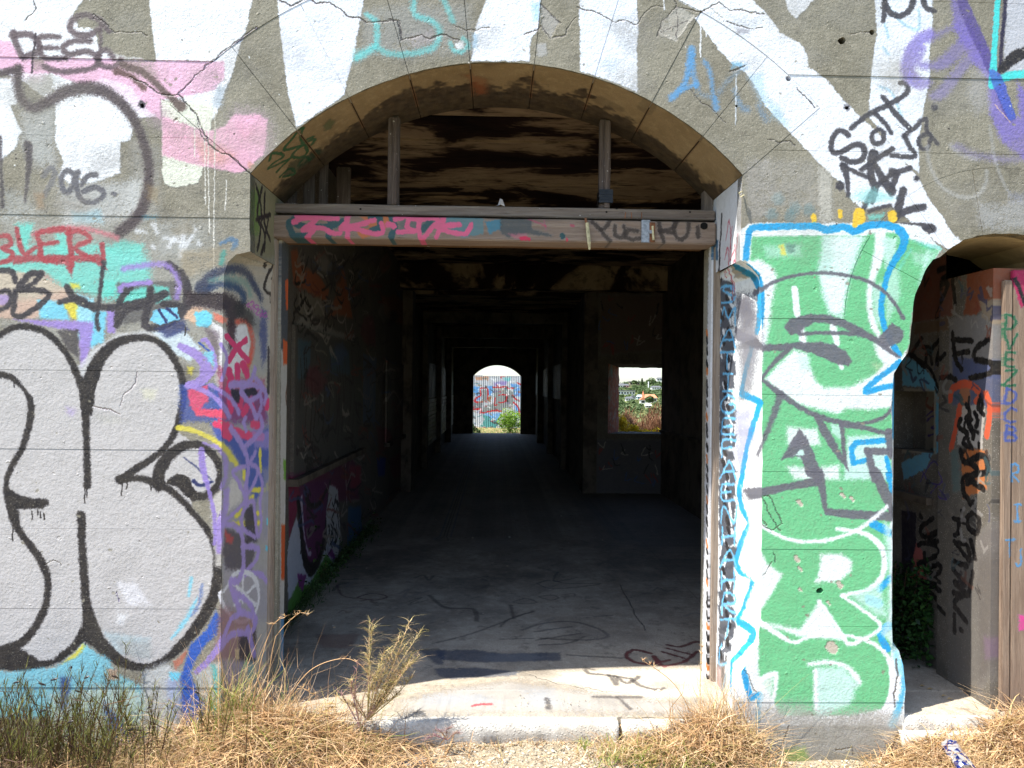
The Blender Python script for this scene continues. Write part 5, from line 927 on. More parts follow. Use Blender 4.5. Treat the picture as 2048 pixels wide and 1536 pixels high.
for i in range(16):
    x = rk.uniform(590, 740); y = rk.uniform(1180, 1500); st(NSD, N1(x, y, x + rk.uniform(-30, 40), y + 50, x + rk.uniform(-20, 40), y + 90), rk.choice([5, 8]), BKN, soft=1)
VT = (70, 52, 120)
for p in (N1(180, 1310, 260, 1230, 330, 1210, 340, 1290, 240, 1300, 180, 1340), N1(230, 1330, 320, 1330, 210, 1390, 320, 1400), N1(190, 1440, 380, 1390), N1(250, 1510, 280, 1440, 370, 1480), N2(130, 140, 150, 60, 170, 130, 200, 80, 240, 140), N2(210, 150, 270, 60, 330, 120, 330, 165, 240, 160), N2(260, 210, 310, 150, 320, 220, 360, 240, 330, 190)): st(NSD, p, 3, VT, soft=.9)
fl(NSD, N2(120, 60, 280, -10, 240, 90, 130, 150), (104, 176, 206), a=.9, soft=2)
fl(NSD, N2(380, 0, 420, 0, 430, 200, 390, 210), (60, 110, 110), a=.6, soft=4); fl(NSD, N2(430, 0, 560, 0, 560, 190, 440, 240), (196, 108, 50), a=.9, soft=2.5)
for p in (N2(430, 0, 450, 60, 540, 30, 560, 100, 500, 120, 440, 140, 450, 220), N2(450, 130, 540, 190), N2(470, 60, 510, 100, 460, 160), N2(440, 200, 480, 260), N2(470, 320, 500, 300, 520, 340, 510, 400, 470, 380, 460, 330), N2(490, 250, 500, 300), N2(480, 440, 500, 520)): st(NSD, p, 10, BKN, soft=1.3)
fl(NSD, N2(120, 290, 190, 300, 190, 640, 120, 640), (30, 26, 40), soft=2); fl(NSD, N2(190, 440, 240, 520, 240, 660, 160, 620), (176, 96, 90), soft=2.5)
for p in (N2(212, 322, 216, 326), N2(270, 330, 210, 380, 230, 420, 300, 390, 250, 440, 320, 440), N2(200, 460, 240, 450, 320, 490, 200, 550), N2(230, 500, 240, 600, 330, 590, 320, 550, 250, 580, 330, 640), N2(200, 700, 200, 640, 280, 650, 330, 680, 240, 660, 350, 790)): st(NSD, p, 9, BKN, soft=1)
for p in (N2(435, 298, 437, 302), N2(395, 330, 450, 350), N2(420, 350, 420, 400, 400, 410), N2(405, 450, 460, 460, 470, 530, 400, 440), N2(400, 540, 460, 560), N2(490, 590, 470, 700), N2(395, 580, 450, 650, 400, 640, 460, 700, 395, 690), N2(450, 700, 400, 740, 460, 830, 400, 760), N2(400, 800, 400, 880), N2(430, 868, 436, 872)): st(NSD, p, 9, BKN, soft=1)
fl(NSD, N2(510, 420, 620, 300, 620, 900, 520, 1190), (104, 96, 92), a=.7, soft=8, dry=.2); fl(NSD, N2(540, 900, 600, 900, 600, 1010, 550, 1010), (150, 110, 160), a=.6, soft=5)
for i in range(90):
    x, y = rk.uniform(1800, 1998), rk.uniform(520, 1180); st(NSD, [(x, y), (x + rk.uniform(-8, 10), y + rk.uniform(8, 26)), (x + rk.uniform(-10, 14), y + rk.uniform(0, 30)), (x + rk.uniform(0, 16), y + rk.uniform(6, 34))], rk.choice([2.5, 4, 6]), rk.choice([(22, 20, 22), (30, 28, 34), (60, 60, 90), (120, 60, 44), (150, 144, 138), (50, 80, 86)]), soft=1, a=.75)
fl(NSD, N2(380, 560, 620, 500, 620, 1100, 380, 1150), (84, 78, 74), a=.5, soft=14, dry=.25)
# the boards
for i, ch in enumerate('DVEZDCB'):
    y = 630 + i * 37; write(BRD, ch, 2009, y, 24, 30, 5, (30, 96, 66) if i < 4 else (70, 84, 150), rot=.1)
for x, y, ch in ((2025, 1010, 'I'), (2010, 1080, 'T'), (2028, 1100, 'J'), (2020, 930, 'R')): write(BRD, ch, x, y, 18, 34, 4, (80, 140, 190))
fl(BRD, [(2012, 530), (2060, 520), (2060, 600), (2040, 620)], (166, 30, 80), soft=2); st(BRD, [(2004, 545), (2030, 528), (2060, 520)], 9, (24, 20, 26)); st(BRD, [(2030, 560), (2050, 610)], 6, (24, 20, 26)); fl(BRD, [(2036, 1230), (2052, 1230), (2052, 1260), (2036, 1262)], (206, 70, 140), soft=3)
# ------- floor
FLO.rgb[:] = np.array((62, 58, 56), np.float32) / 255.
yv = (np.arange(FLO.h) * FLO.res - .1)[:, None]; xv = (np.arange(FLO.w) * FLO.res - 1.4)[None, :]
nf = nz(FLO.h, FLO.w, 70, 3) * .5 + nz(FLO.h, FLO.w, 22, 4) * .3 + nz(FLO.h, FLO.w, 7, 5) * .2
FLO.a[:] = np.clip(sst(yv + (nf - .5) * .5, .45, 1.1) * .04 + sst(yv + (nf - .5) * 1.5, 1.4, 3.6) * .45 + (nf - .5) * .7, 0, .75)  # random dirt, plus painted darkening further in that deepens the indoor shade
fl(FLO, [(1010, 1355), (1120, 1342), (1240, 1336), (1415, 1335), (1415, 1400), (1240, 1400), (1150, 1375)], (216, 206, 186), a=.85, soft=14)  # pale patch follows the sun pool's outline, painting extra brightness into the floor
fl(FLO, [(800, 1400), (900, 1378), (1010, 1362), (1150, 1380), (1390, 1410), (1380, 1426), (800, 1426)], (176, 174, 170), a=.8, soft=14, dry=.2)  # greyer left part of the same painted sun pool
fl(FLO, [(840, 1388), (960, 1388), (1000, 1404), (850, 1412)], (140, 150, 162), a=.45, soft=12, dry=.3); fl(FLO, [(1040, 1380), (1100, 1380), (1120, 1410), (1060, 1412)], (140, 152, 166), a=.4, soft=12, dry=.3)
for q in ([(870, 1302), (950, 1300), (1000, 1308), (1120, 1305), (1120, 1322), (960, 1326), (880, 1320)], [(870, 1338), (950, 1336), (1040, 1344), (1030, 1352), (900, 1360), (870, 1350)], [(840, 1302), (890, 1300), (886, 1330), (870, 1330)]): fl(FLO, q, (34, 58, 88), a=.75, soft=4, dry=.18)
fl(FLO, [(630, 1270), (720, 1268), (700, 1300), (640, 1296)], (140, 78, 64), a=.55, soft=5, dry=.2)
FK = (30, 28, 32)
Z6 = S(1000, 1024, 3); ZF = S(640, 1180, 2.56)
for p, w in ((Z6(80, 540, 150, 520, 220, 545, 130, 552, 80, 540), 4), (Z6(230, 510, 300, 500, 350, 515, 300, 530, 230, 510), 4), (Z6(370, 500, 440, 490, 440, 510, 370, 510), 3), (Z6(220, 430, 300, 410, 400, 430, 600, 430, 480, 450, 300, 460, 220, 430), 5), (Z6(0, 690, 60, 640, 200, 600), 5), (Z6(130, 710, 260, 670, 430, 660, 580, 700, 640, 750, 500, 770, 250, 760), 6), (Z6(210, 720, 420, 690), 5), (Z6(220, 770, 480, 730), 5), (Z6(230, 800, 400, 790, 500, 750), 5), (Z6(0, 765, 200, 760), 4), (Z6(400, 860, 560, 870, 750, 880), 5),
             (Z6(60, 560, 80, 640), 6), (Z6(560, 950, 510, 940, 530, 970, 620, 980, 760, 1000), 6), (Z6(650, 980, 700, 1040, 690, 990, 760, 1030, 830, 990), 6), (Z6(780, 1000, 850, 1050, 950, 1070, 980, 1060), 6), (Z6(700, 1110, 780, 1180), 5), (Z6(560, 1110, 840, 1110), 7), (Z6(280, 1120, 290, 1180), 6), (ZF(600, 270, 760, 230, 900, 180, 1000, 140, 1090, 110), 5), (ZF(450, 315, 600, 305), 6), (ZF(560, 30, 640, 90, 780, 100, 800, 160), 8), (S(540, 900, 3.838)(490, 1080, 520, 1040, 600, 1020), 6)):
    st(FLO, p, w * 1.1, FK, soft=2.2, a=.6, dry=.2)
for p, w in ((Z6(900, 850, 800, 830, 755, 870, 830, 910, 930, 910, 1010, 890), 8), (Z6(970, 840, 1100, 880), 6), (Z6(1000, 820, 1150, 860), 6), (Z6(980, 930, 1100, 900, 1180, 840), 7), (Z6(920, 870, 960, 920), 10), (Z6(1000, 800, 1080, 810, 1180, 780, 1230, 800), 7)): st(FLO, p, w, (96, 22, 30), soft=1.8, a=.9)
st(FLO, S(400, 1024, 3)(950, 510, 1040, 490, 1120, 510, 1050, 530, 960, 520), 5, (84, 40, 44), closed=True, a=.8); st(FLO, S(400, 1024, 3)(820, 440, 850, 500, 930, 520), 5, (84, 44, 48), a=.7); st(FLO, [(945, 1412), (960, 1408), (980, 1408)], 6, (176, 60, 70), a=.9); st(FLO, S(400, 1024, 3)(870, 580, 950, 570, 1020, 580), 4, (150, 150, 160), a=.6, soft=3)
st(FLO, [(800, 1382), (870, 1380), (985, 1378)], 3, 0, hgt=.2); crack(FLO, [(1240, 1170), (1260, 1210), (1290, 1262)], 1.6, .2, 40, (30, 28, 28)); crack(FLO, [(1060, 1350), (1120, 1370), (1240, 1385)], 1.4, .2, 41, (110, 104, 96))
r7 = random.Random(77)
for i in range(26):
    x, y = r7.uniform(640, 1380), r7.uniform(1010, 1300); L7 = r7.uniform(14, 46) * (y - 800) / 400; st(FLO, [(x, y), (x + L7 * r7.uniform(.2, 1), y - L7 * r7.uniform(0, .3)), (x + L7 * r7.uniform(-.2, 1.2), y + L7 * r7.uniform(-.1, .3)), (x + L7 * 1.3, y + L7 * r7.uniform(-.2, .2))], r7.choice([3, 4, 6]), r7.choice([(36, 34, 38), (44, 40, 44), (150, 148, 146), (100, 60, 56), (60, 80, 110)]), soft=2, a=.6, dry=.15)
for i in range(40):
    x, y = r7.uniform(600, 1400), r7.uniform(960, 1420); L7 = r7.uniform(20, 70); fl(FLO, [(x + L7 * math.cos(k), y + L7 * .25 * math.sin(k)) for k in range(6)], r7.choice([(90, 84, 76), (110, 104, 96), (190, 182, 168), (80, 76, 76)]), a=r7.uniform(.15, .4), soft=10, dry=.38)
# ------- corrugated fence far behind
V6 = S(920, 700, 7.68)
fl(FENC, V6(-300, 420, 1500, 420, 1500, 1400, -300, 1400), (206, 208, 216), a=.8, soft=3, dry=.1)
for q, c in ((V6(200, 550, 300, 560, 290, 700, 200, 700), (80, 150, 214)), (V6(430, 560, 500, 560, 490, 710, 430, 700), (80, 150, 214)), (V6(770, 530, 920, 530, 930, 720, 840, 720), (90, 150, 214)), (V6(200, 800, 340, 800, 330, 920, 200, 920), (110, 110, 116)), (V6(330, 620, 420, 610, 430, 800, 330, 800), (130, 130, 132)), (V6(510, 600, 820, 600, 820, 860, 640, 940, 340, 960, 380, 860, 520, 820), (132, 134, 132)),
             (V6(340, 1000, 620, 980, 600, 1130, 560, 1210, 300, 1190, 380, 1080), (70, 150, 146)), (V6(240, 720, 300, 720, 300, 780, 250, 780), (90, 150, 214)), (V6(420, 710, 480, 710, 470, 790, 420, 780), (146, 96, 56)), (V6(680, 710, 740, 710, 735, 800, 700, 790), (50, 40, 40)), (V6(840, 860, 900, 880, 880, 1040, 850, 1000), (90, 150, 214)), (V6(340, 980, 620, 960, 600, 1080, 540, 1080), (120, 170, 220)), (V6(220, 405, 430, 405, 420, 470, 240, 460), (190, 140, 110)), (V6(660, 430, 780, 430, 760, 480, 680, 480), (120, 190, 190)), (V6(500, 500, 720, 480, 700, 540, 520, 560), (150, 130, 190))): fl(FENC, q, c, a=.9, soft=2, dry=.1)
for p in (V6(200, 915, 320, 910, 330, 970, 480, 940, 640, 940), V6(310, 600, 410, 585, 420, 760), V6(500, 580, 720, 575, 730, 600, 820, 590), V6(600, 700, 720, 690, 690, 800, 600, 810), V6(540, 750, 520, 860, 560, 850), V6(240, 740, 230, 800, 330, 800), V6(820, 810, 900, 900, 920, 1020), V6(800, 700, 850, 760, 900, 790), V6(310, 620, 310, 700, 240, 730), V6(870, 500, 940, 540)): st(FENC, p, 2.6, (186, 40, 48), soft=.5)
r6 = random.Random(6)
for i in range(160):
    x, y = r6.uniform(940, 1045), r6.uniform(754, 864); st(FENC, [(x, y), (x + r6.uniform(-5, 7), y + r6.uniform(-4, 4)), (x + r6.uniform(-5, 7), y + r6.uniform(-4, 4))], r6.choice([1, 1.6, 2.4]), r6.choice([(70, 66, 70), (230, 232, 236), (180, 60, 66), (120, 110, 150), (236, 236, 238), (90, 130, 140), (150, 130, 110)]), soft=.4, a=.75)
CHL.rgb[:] = CHL.rgb ** .82  # whole left chamfer paint lightened to make up for its missing sun
for c_ in (FAC,):
    e = np.minimum(1, np.minimum(np.arange(c_.w), np.arange(c_.w)[::-1]) / 60.).astype(np.float32); c_.a *= e[None, :]

# ------------------------------------------------------------------ materials that carry the paint
M_FAC = painted('facade_render', FAC, 'render', wear=.45, bumpk=1.0)
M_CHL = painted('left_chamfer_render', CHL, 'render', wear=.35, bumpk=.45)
M_CHR = painted('right_chamfer_render', CHR, 'render', wear=.35, bumpk=.35)
M_RVL = painted('left_reveal_render', RVL, 'render', wear=.35, bumpk=.3)
M_RVR = painted('right_reveal_render', RVR, 'render', wear=.35, bumpk=.3)
TANC = (lin((146, 124, 92)), lin((132, 110, 78)), lin((160, 140, 106)))
M_SOF = painted('soffit_render', SOF, 'soffit', c=TANC, wear=.2, bumpk=.3)
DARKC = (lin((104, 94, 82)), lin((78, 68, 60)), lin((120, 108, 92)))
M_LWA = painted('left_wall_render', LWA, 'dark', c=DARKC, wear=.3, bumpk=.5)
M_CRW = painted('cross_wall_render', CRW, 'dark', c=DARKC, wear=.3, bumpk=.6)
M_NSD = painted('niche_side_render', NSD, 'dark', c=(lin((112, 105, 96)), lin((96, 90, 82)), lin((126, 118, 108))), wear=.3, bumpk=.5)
M_BRD = painted('board_wood', BRD, 'woodz', c=(lin((128, 108, 92)), lin((150, 130, 112)), lin((70, 52, 42))), wear=.3)
M_LIN = painted('lintel_wood', LIN, 'wood', c=(lin((132, 114, 102)), lin((152, 134, 120)), lin((58, 46, 38))), wear=.25, spec=.15)
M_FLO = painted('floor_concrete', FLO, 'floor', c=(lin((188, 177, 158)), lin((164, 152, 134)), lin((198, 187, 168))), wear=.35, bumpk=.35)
M_WGX = wood_mat('grey_timber', GREYWOOD, 'x'); M_WGZ = wood_mat('grey_upright_timber', GREYWOOD, 'z')
M_WBX = wood_mat('brown_timber', (lin((120, 90, 60)), lin((92, 64, 42)), lin((40, 28, 22))), 'x'); M_WBZ = wood_mat('brown_upright_timber', (lin((160, 146, 132)), lin((138, 122, 108)), lin((86, 68, 56))), 'z')
M_GRV = plain('joint_grime', lin((64, 58, 50)), .95, .3)
def soot_mat(name):
    t = NT(name)
    n = t.noise(1.0, 5, .62, t.P((.9, 1.7, 1)), .5); m = t.noise(4, 5, .7, t.P((.8, 2.2, 1)), .4); b = t.noise(7, 4, .65, t.P((.7, 3, 1)))
    col = t.ramp(n, [(.34, lin((24, 17, 15))), (.47, lin((48, 34, 28))), (.52, lin((150, 126, 98))), (.62, lin((176, 152, 120))), (.72, lin((110, 86, 66)))])
    col = t.mix(t.rr(m, .52, .66, 0, .75), col, lin((44, 33, 28))); col = t.mix(t.rr(b, .32, .45, .5, 0), col, lin((34, 26, 23)))
    return t.done(col, .9, t.bump(t.noise(30, 4), .004), .1)
M_CEI = soot_mat('sooty_ceiling_concrete')
M_DRK = painted_dark = None
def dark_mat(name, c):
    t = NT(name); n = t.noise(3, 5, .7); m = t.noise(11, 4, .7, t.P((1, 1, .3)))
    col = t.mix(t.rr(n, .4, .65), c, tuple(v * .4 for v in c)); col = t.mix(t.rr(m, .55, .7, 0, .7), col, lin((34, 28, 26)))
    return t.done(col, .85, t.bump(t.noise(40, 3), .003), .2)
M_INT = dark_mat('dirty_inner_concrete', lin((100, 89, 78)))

# ------------------------------------------------------------------ facade
def px_outline(P, Y=0.0): return [(onY(x, y, Y).x, onY(x, y, Y).z) for x, y in P]
ZB = -.12
def jit(P, amp, step=.05, seed=3):
    r = random.Random(seed); out = []
    for i in range(len(P)):
        a = P[i]; b = P[(i + 1) % len(P)]; out.append(a)
        if i == len(P) - 1: break
        L = math.hypot(b[0] - a[0], b[1] - a[1]); k = int(L / step)
        for j in range(1, k):
            t = j / k; out.append((a[0] + (b[0] - a[0]) * t + r.uniform(-amp, amp), a[1] + (b[1] - a[1]) * t + r.uniform(-amp, amp)))
    return out
Lp = [(441, 1530), (442, 1400), (441, 1300), (443, 1150), (443, 1000), (444, 850), (445, 700), (446, 600), (448, 548), (456, 524), (472, 509), (500, 503)]
Lu = [(500, 503), (499, 430), (500, 347)]
Ru = [(1486, 350), (1483, 420), (1481, 520)]
Rp = [(1481, 520), (1490, 526), (1504, 536), (1518, 552), (1523, 580), (1524, 650), (1525, 900), (1523, 1100), (1523, 1230), (1516, 1290), (1500, 1320), (1482, 1345), (1473, 1380), (1470, 1530)]
oLp = jit(px_outline(Lp), .0022, .06, 1); oLp[0] = (oLp[0][0], ZB)
oLu = jit(px_outline(Lu), .002, .05, 2)
oRu = jit(px_outline(Ru), .002, .05, 3)
oRp = jit(px_outline(Rp), .0035, .05, 4); oRp[-1] = (oRp[-1][0], ZB)
NA = 96
arc = [(AX + AR * math.sin(-aL + (aL + aR) * i / NA), AZ + AR * math.cos(-aL + (aL + aR) * i / NA)) for i in range(NA + 1)]
r_ = random.Random(5)
arc = [(x + (r_.uniform(-.0014, .0014) if 0 < i < NA else 0), z + (r_.uniform(-.0014, .0014) if 0 < i < NA else 0)) for i, (x, z) in enumerate(arc)]
oLu[-1] = arc[0]; oRu[0] = arc[-1]
MAIN = oLp + oLu[1:] + arc[1:] + oRu[1:] + oRp[1:]
Dl = [(1806, 1530), (1804, 1480), (1809, 1430), (1811, 1380), (1806, 1330), (1797, 1300), (1785, 1290), (1783, 1200), (1784, 1000), (1783, 800), (1787, 748), (1800, 726), (1815, 706), (1819, 690), (1821, 667)]
Da = [(1821, 667), (1830, 590), (1841, 566), (1851, 540), (1866, 519), (1880, 514), (1895, 501), (1928, 479), (1955, 471), (1987, 467), (2020, 467), (2048, 470), (2090, 480), (2125, 505), (2152, 545), (2168, 600), (2172, 660)]
oDl = jit(px_outline(Dl), .0035, .05, 6); oDl[0] = (oDl[0][0], ZB)
oDa = jit(px_outline(Da), .003, .03, 7)
oDr = [(onY(2172, 700).x, onY(2172, 700).z), (onY(2172, 700).x, ZB)]
DOOR = oDl + oDa[1:] + oDr

XW0, XW1, ZT = -5.2, 5.4, 4.25
zl = lambda x, y: onY(x, y).z
JL = [zl(200, 118), zl(230, 273), zl(400, 435), zl(250, 587), zl(250, 742), zl(300, 900), zl(100, 1057), zl(100, 1217), zl(150, 1375)]
JR = [zl(1820, 2), zl(1850, 155), zl(1930, 307), zl(1560, 470), zl(1640, 638), zl(1640, 790), zl(1650, 944), zl(1650, 1099), zl(1650, 1253), zl(1650, 1405)]
GW = .0011                                                    # half width of a joint
strips = []
def strip(a, b, hw=GW):
    d = Vector((b[0] - a[0], b[1] - a[1])); L = d.length; d /= L; n = Vector((-d.y, d.x)) * hw
    k = max(1, int(L / .12)); rs = random.Random(int(a[0] * 1000 + b[1] * 77)); pts = []
    for i in range(k + 1):
        p = Vector(a) + d * (L * i / k)
        j = rs.uniform(-.0012, .0012) if 0 < i < k else 0
        pts.append((p + n * (1 + j * 300), p - n * (1 - j * 300)))
    strips.append([tuple(q[0]) for q in pts] + [tuple(q[1]) for q in reversed(pts)])
def arcstrip(cx, cz, r, a0, a1, hw=GW):
    k = int(abs(a1 - a0) * r / .06)
    o = [(cx + (r + hw) * math.sin(a0 + (a1 - a0) * i / k), cz + (r + hw) * math.cos(a0 + (a1 - a0) * i / k)) for i in range(k + 1)]
    i_ = [(cx + (r - hw) * math.sin(a0 + (a1 - a0) * i / k), cz + (r - hw) * math.cos(a0 + (a1 - a0) * i / k)) for i in range(k, -1, -1)]
    strips.append(o + i_)
arcstrip(AX, AZ, AO, -aL, aR)
for k, a in enumerate(JA):
    s_, c_ = math.sin(a), math.cos(a)
    strip((AX + (AR - .02) * s_, AZ + (AR - .02) * c_), (AX + AO * s_, AZ + AO * c_), .0017)
JB = [R(v) for v in (-63, -36, -10, 16, 42, 68)]
BA0, BA1 = R(-88), R(88)
arcstrip(BX, BZ, BO, BA0, BA1)
for a in JB: strip((BX + (BR - .03) * math.sin(a), BZ + (BR - .03) * math.cos(a)), (BX + BO * math.sin(a), BZ + BO * math.cos(a)))
def ring_hit(z, cx, cz, r):
    return math.sqrt(max(0, r * r - (z - cz) ** 2))
for z in JL:
    x1 = -.9
    if z > AZ + AO * math.cos(aL) : x1 = AX - ring_hit(z, AX, AZ, AO)
    elif z > AZ + AR * math.cos(aL): x1 = AX - (z - AZ) * math.tan(aL)
    strip((XW0, z), (x1, z))
for z in JR:
    x0 = .9; xe = XW1
    if z > AZ + AO * math.cos(aR): x0 = AX + ring_hit(z, AX, AZ, AO)
    elif z > AZ + AR * math.cos(aR): x0 = AX + (z - AZ) * math.tan(aR)
    if BZ < z < BZ + BO: xe = BX - ring_hit(z, BX, BZ, BO); strip((BX + ring_hit(z, BX, BZ, BO), z), (XW1, z))
    strip((x0, z), (xe, z))
strip((AX + AO * math.sin(JA[4]), AZ + AO * math.cos(JA[4])), (AX + AO * math.sin(JA[4]), ZT))
# drilled and shot holes
HOLES = [(1683, 82, 8), (1744, 65, 6), (1577, 157, 6), (1640, 1182, 7), (1694, 216, 4), (284, 211, 5), (1473, 212, 3)]
verts = []; edges = []
def poly(P, closed=True):
    b = len(verts); verts.extend(P); n = len(P)
    edges.extend((b + i, b + (i + 1) % n) for i in range(n if closed else n - 1))
poly([(XW0, ZB), (XW1, ZB), (XW1, ZT), (XW0, ZT)])
poly(MAIN); poly(DOOR)
for s_ in strips: poly(s_)
hol = []
for hx, hy, hr in HOLES:
    c = onY(hx, hy); rr = hr / 427.; rs = random.Random(hx); m = 10
    P = [(c.x + rr * rs.uniform(.75, 1.15) * math.cos(2 * math.pi * i / m), c.z + rr * rs.uniform(.75, 1.15) * math.sin(2 * math.pi * i / m)) for i in range(m)]
    hol.append(P); poly(P)
out = delaunay_2d_cdt([Vector(v) for v in verts], edges, [], 0, 1e-6)
CV = np.array([(v.x, v.y) for v in out[0]]); CT = [tuple(f) for f in out[2]]
def inside(P, X, Z):
    P = np.asarray(P); r = np.zeros(X.shape, bool); n = len(P)
    for i in range(n):
        a = P[i]; b = P[(i + 1) % n]
        if a[1] == b[1]: continue
        r ^= ((Z >= a[1]) != (Z >= b[1])) & (X < (b[0] - a[0]) * (Z - a[1]) / (b[1] - a[1]) + a[0])
    return r
tri = np.array([f for f in CT if len(f) == 3]); cen = CV[tri].mean(1); X, Z = cen[:, 0], cen[:, 1]
opening = inside(MAIN, X, Z) | inside(DOOR, X, Z) | (X < XW0) | (X > XW1) | (Z < ZB) | (Z > ZT)
groove = np.zeros(len(tri), bool)
for s_ in strips: groove |= inside(s_, X, Z)
hole = np.zeros(len(tri), bool)
for P in hol: hole |= inside(P, X, Z)
rad = np.hypot(X - AX, Z - AZ); th = np.arctan2(X - AX, Z - AZ)
rb = np.hypot(X - BX, Z - BZ); tb = np.arctan2(X - BX, Z - BZ)
pid = np.zeros(len(tri), int)
crown_x = AX + AO * math.sin(JA[4])
for i in range(len(tri)):
    if rad[i] < AO and -aL < th[i] < aR: pid[i] = 100 + sum(1 for a in JA if a < th[i])
    elif rb[i] < BO and BA0 < tb[i] < BA1: pid[i] = 200 + sum(1 for a in JB if a < tb[i])
    elif X[i] < crown_x: pid[i] = 300 + sum(1 for z in JL if z > Z[i])
    elif X[i] > 1.5 or Z[i] > 2.0 or True: pid[i] = 400 + sum(1 for z in JR if z > Z[i])
WALL = thing('bunker_wall', 'graffiti covered concrete front wall of an abandoned bunker with a wide arched entrance', 'wall', (0, 0, 0))
keep = ~opening
def piece(ids, y, side_to, name, mat, uvf, hole_ok=False):
    T = tri[ids]
    used = {}; V = []; Fc = []
    def g(i, yy):
        k = (i, yy)
        if k not in used: used[k] = len(V); V.append((CV[i][0], yy, CV[i][1]))
        return used[k]
    ec = {}
    for a, b, c in T:
        # face the street (-y)
        ar = (CV[b][0] - CV[a][0]) * (CV[c][1] - CV[a][1]) - (CV[b][1] - CV[a][1]) * (CV[c][0] - CV[a][0])
        t = (a, b, c) if ar > 0 else (a, c, b)
        Fc.append(tuple(g(i, y) for i in t))
        for p, q in ((t[0], t[1]), (t[1], t[2]), (t[2], t[0])): ec[(p, q)] = ec.get((p, q), 0) + 1
    if side_to is not None:
        for (p, q) in ec:
            if (q, p) not in ec: Fc.append((g(p, y), g(p, side_to), g(q, side_to), g(q, y)))
    return mk(name, V, Fc, mat, WALL, uv=uvf)
YG = .005
rp = random.Random(12)
for p in sorted(set(pid[keep])):
    ids = np.where(keep & ~groove & ~hole & (pid == p))[0]
    if len(ids) == 0: continue
    nm = 'voussoir' if 100 <= p < 300 else 'concrete_course'
    piece(ids, rp.uniform(-.0015, .0012), YG, nm, M_FAC, FAC.uv)
# the body of the wall behind the joints, with the holes going deep
ids = np.where(keep & ~hole)[0]
o = piece(ids, YG, .07, 'wall_core', M_FAC, FAC.uv)
V = []; Fc = []
for P in hol:
    c = (sum(p[0] for p in P) / len(P), sum(p[1] for p in P) / len(P)); b = len(V)
    V += [(c[0] + (x - c[0]) * 1.05, .045, c[1] + (z - c[1]) * 1.05) for x, z in P]; Fc.append(tuple(b + i for i in range(len(P))))
mk('drill_hole', V, Fc, plain('rusty_hole', lin((70, 44, 30)), .9), WALL)
# reveals: ruled from the front outline to the back edge
def ruled(name, A, B, mat, uv, parent=None, smooth=False):
    V = list(A) + list(B); n = len(A)
    return mk(name, V, [(i, i + 1, n + i + 1, n + i) for i in range(n - 1)], mat, parent or WALL, uv=uv, smooth=smooth)
YW = .56
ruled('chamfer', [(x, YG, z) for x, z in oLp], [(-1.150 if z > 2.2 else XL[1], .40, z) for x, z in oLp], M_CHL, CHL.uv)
ruled('chamfer', [(x, YG, z) for x, z in oRp], [(XR[1], .40, z) for x, z in oRp], M_CHR, CHR.uv)
ruled('jamb', [(XL[1], .40, ZB), (XL[1], .40, 2.4)], [(XL[1], YW, ZB), (XL[1], YW, 2.4)], M_RVL, RVL.uv)
ruled('jamb', [(XR[1], .40, ZB), (XR[1], .40, 2.4)], [(XR[1], YW, ZB), (XR[1], YW, 2.4)], M_RVR, RVR.uv)
ruled('reveal', [(x, YG, z) for x, z in oLu], [(x, YW, z) for x, z in oLu], M_RVL, RVL.uv)
ruled('reveal', [(x, YG, z) for x, z in oRu], [(x, YW, z) for x, z in oRu], M_RVR, RVR.uv)
# soffit, one piece for each voussoir with an open joint between them
for k in range(len(JA) - 1):
    a0, a1 = JA[k] + .0016, JA[k + 1] - .0016; n = 14; off = -.0022
    A = []; B = []
    for i in range(n + 1):
        a = a0 + (a1 - a0) * i / n; rr = AR + off + random.uniform(-.0005, .0005)
        A.append((AX + rr * math.sin(a), YG, AZ + rr * math.cos(a))); B.append((AX + rr * math.sin(a), YW, AZ + rr * math.cos(a)))
    ruled('soffit', A, B, M_SOF, SOF.uv)
n = 60; ruled('soffit_core', [(AX + (AR + .012) * math.sin(-aL + (aL + aR) * i / n), YG, AZ + (AR + .012) * math.cos(-aL + (aL + aR) * i / n)) for i in range(n + 1)],
      [(AX + (AR + .012) * math.sin(-aL + (aL + aR) * i / n), YW, AZ + (AR + .012) * math.cos(-aL + (aL + aR) * i / n)) for i in range(n + 1)], M_GRV, None)
# side door reveals
M_CRM = plain('cream_soffit_paint', lin((176, 156, 120)), .8, .15, 6, .003)
ruled('door_reveal', [(x, YG, z) for x, z in oDl], [(1.93 if 1.2 > 0 else x, .065, z) for x, z in oDl], M_FAC, FAC.uv)
ruled('door_jamb', [(1.93, .065, ZB), (1.93, .065, oDl[-1][1])], [(1.93, YW, ZB), (1.93, YW, oDl[-1][1])], M_INT, None)
sofd = [(x, z) for x, z in oDa]
ruled('door_soffit', [(x, YG, z) for x, z in sofd], [(x, YW, z) for x, z in sofd], M_CRM, None)
ruled('door_jamb', [(x, YG, z) for x, z in oDr], [(x, YW, z) for x, z in oDr], M_INT, None)
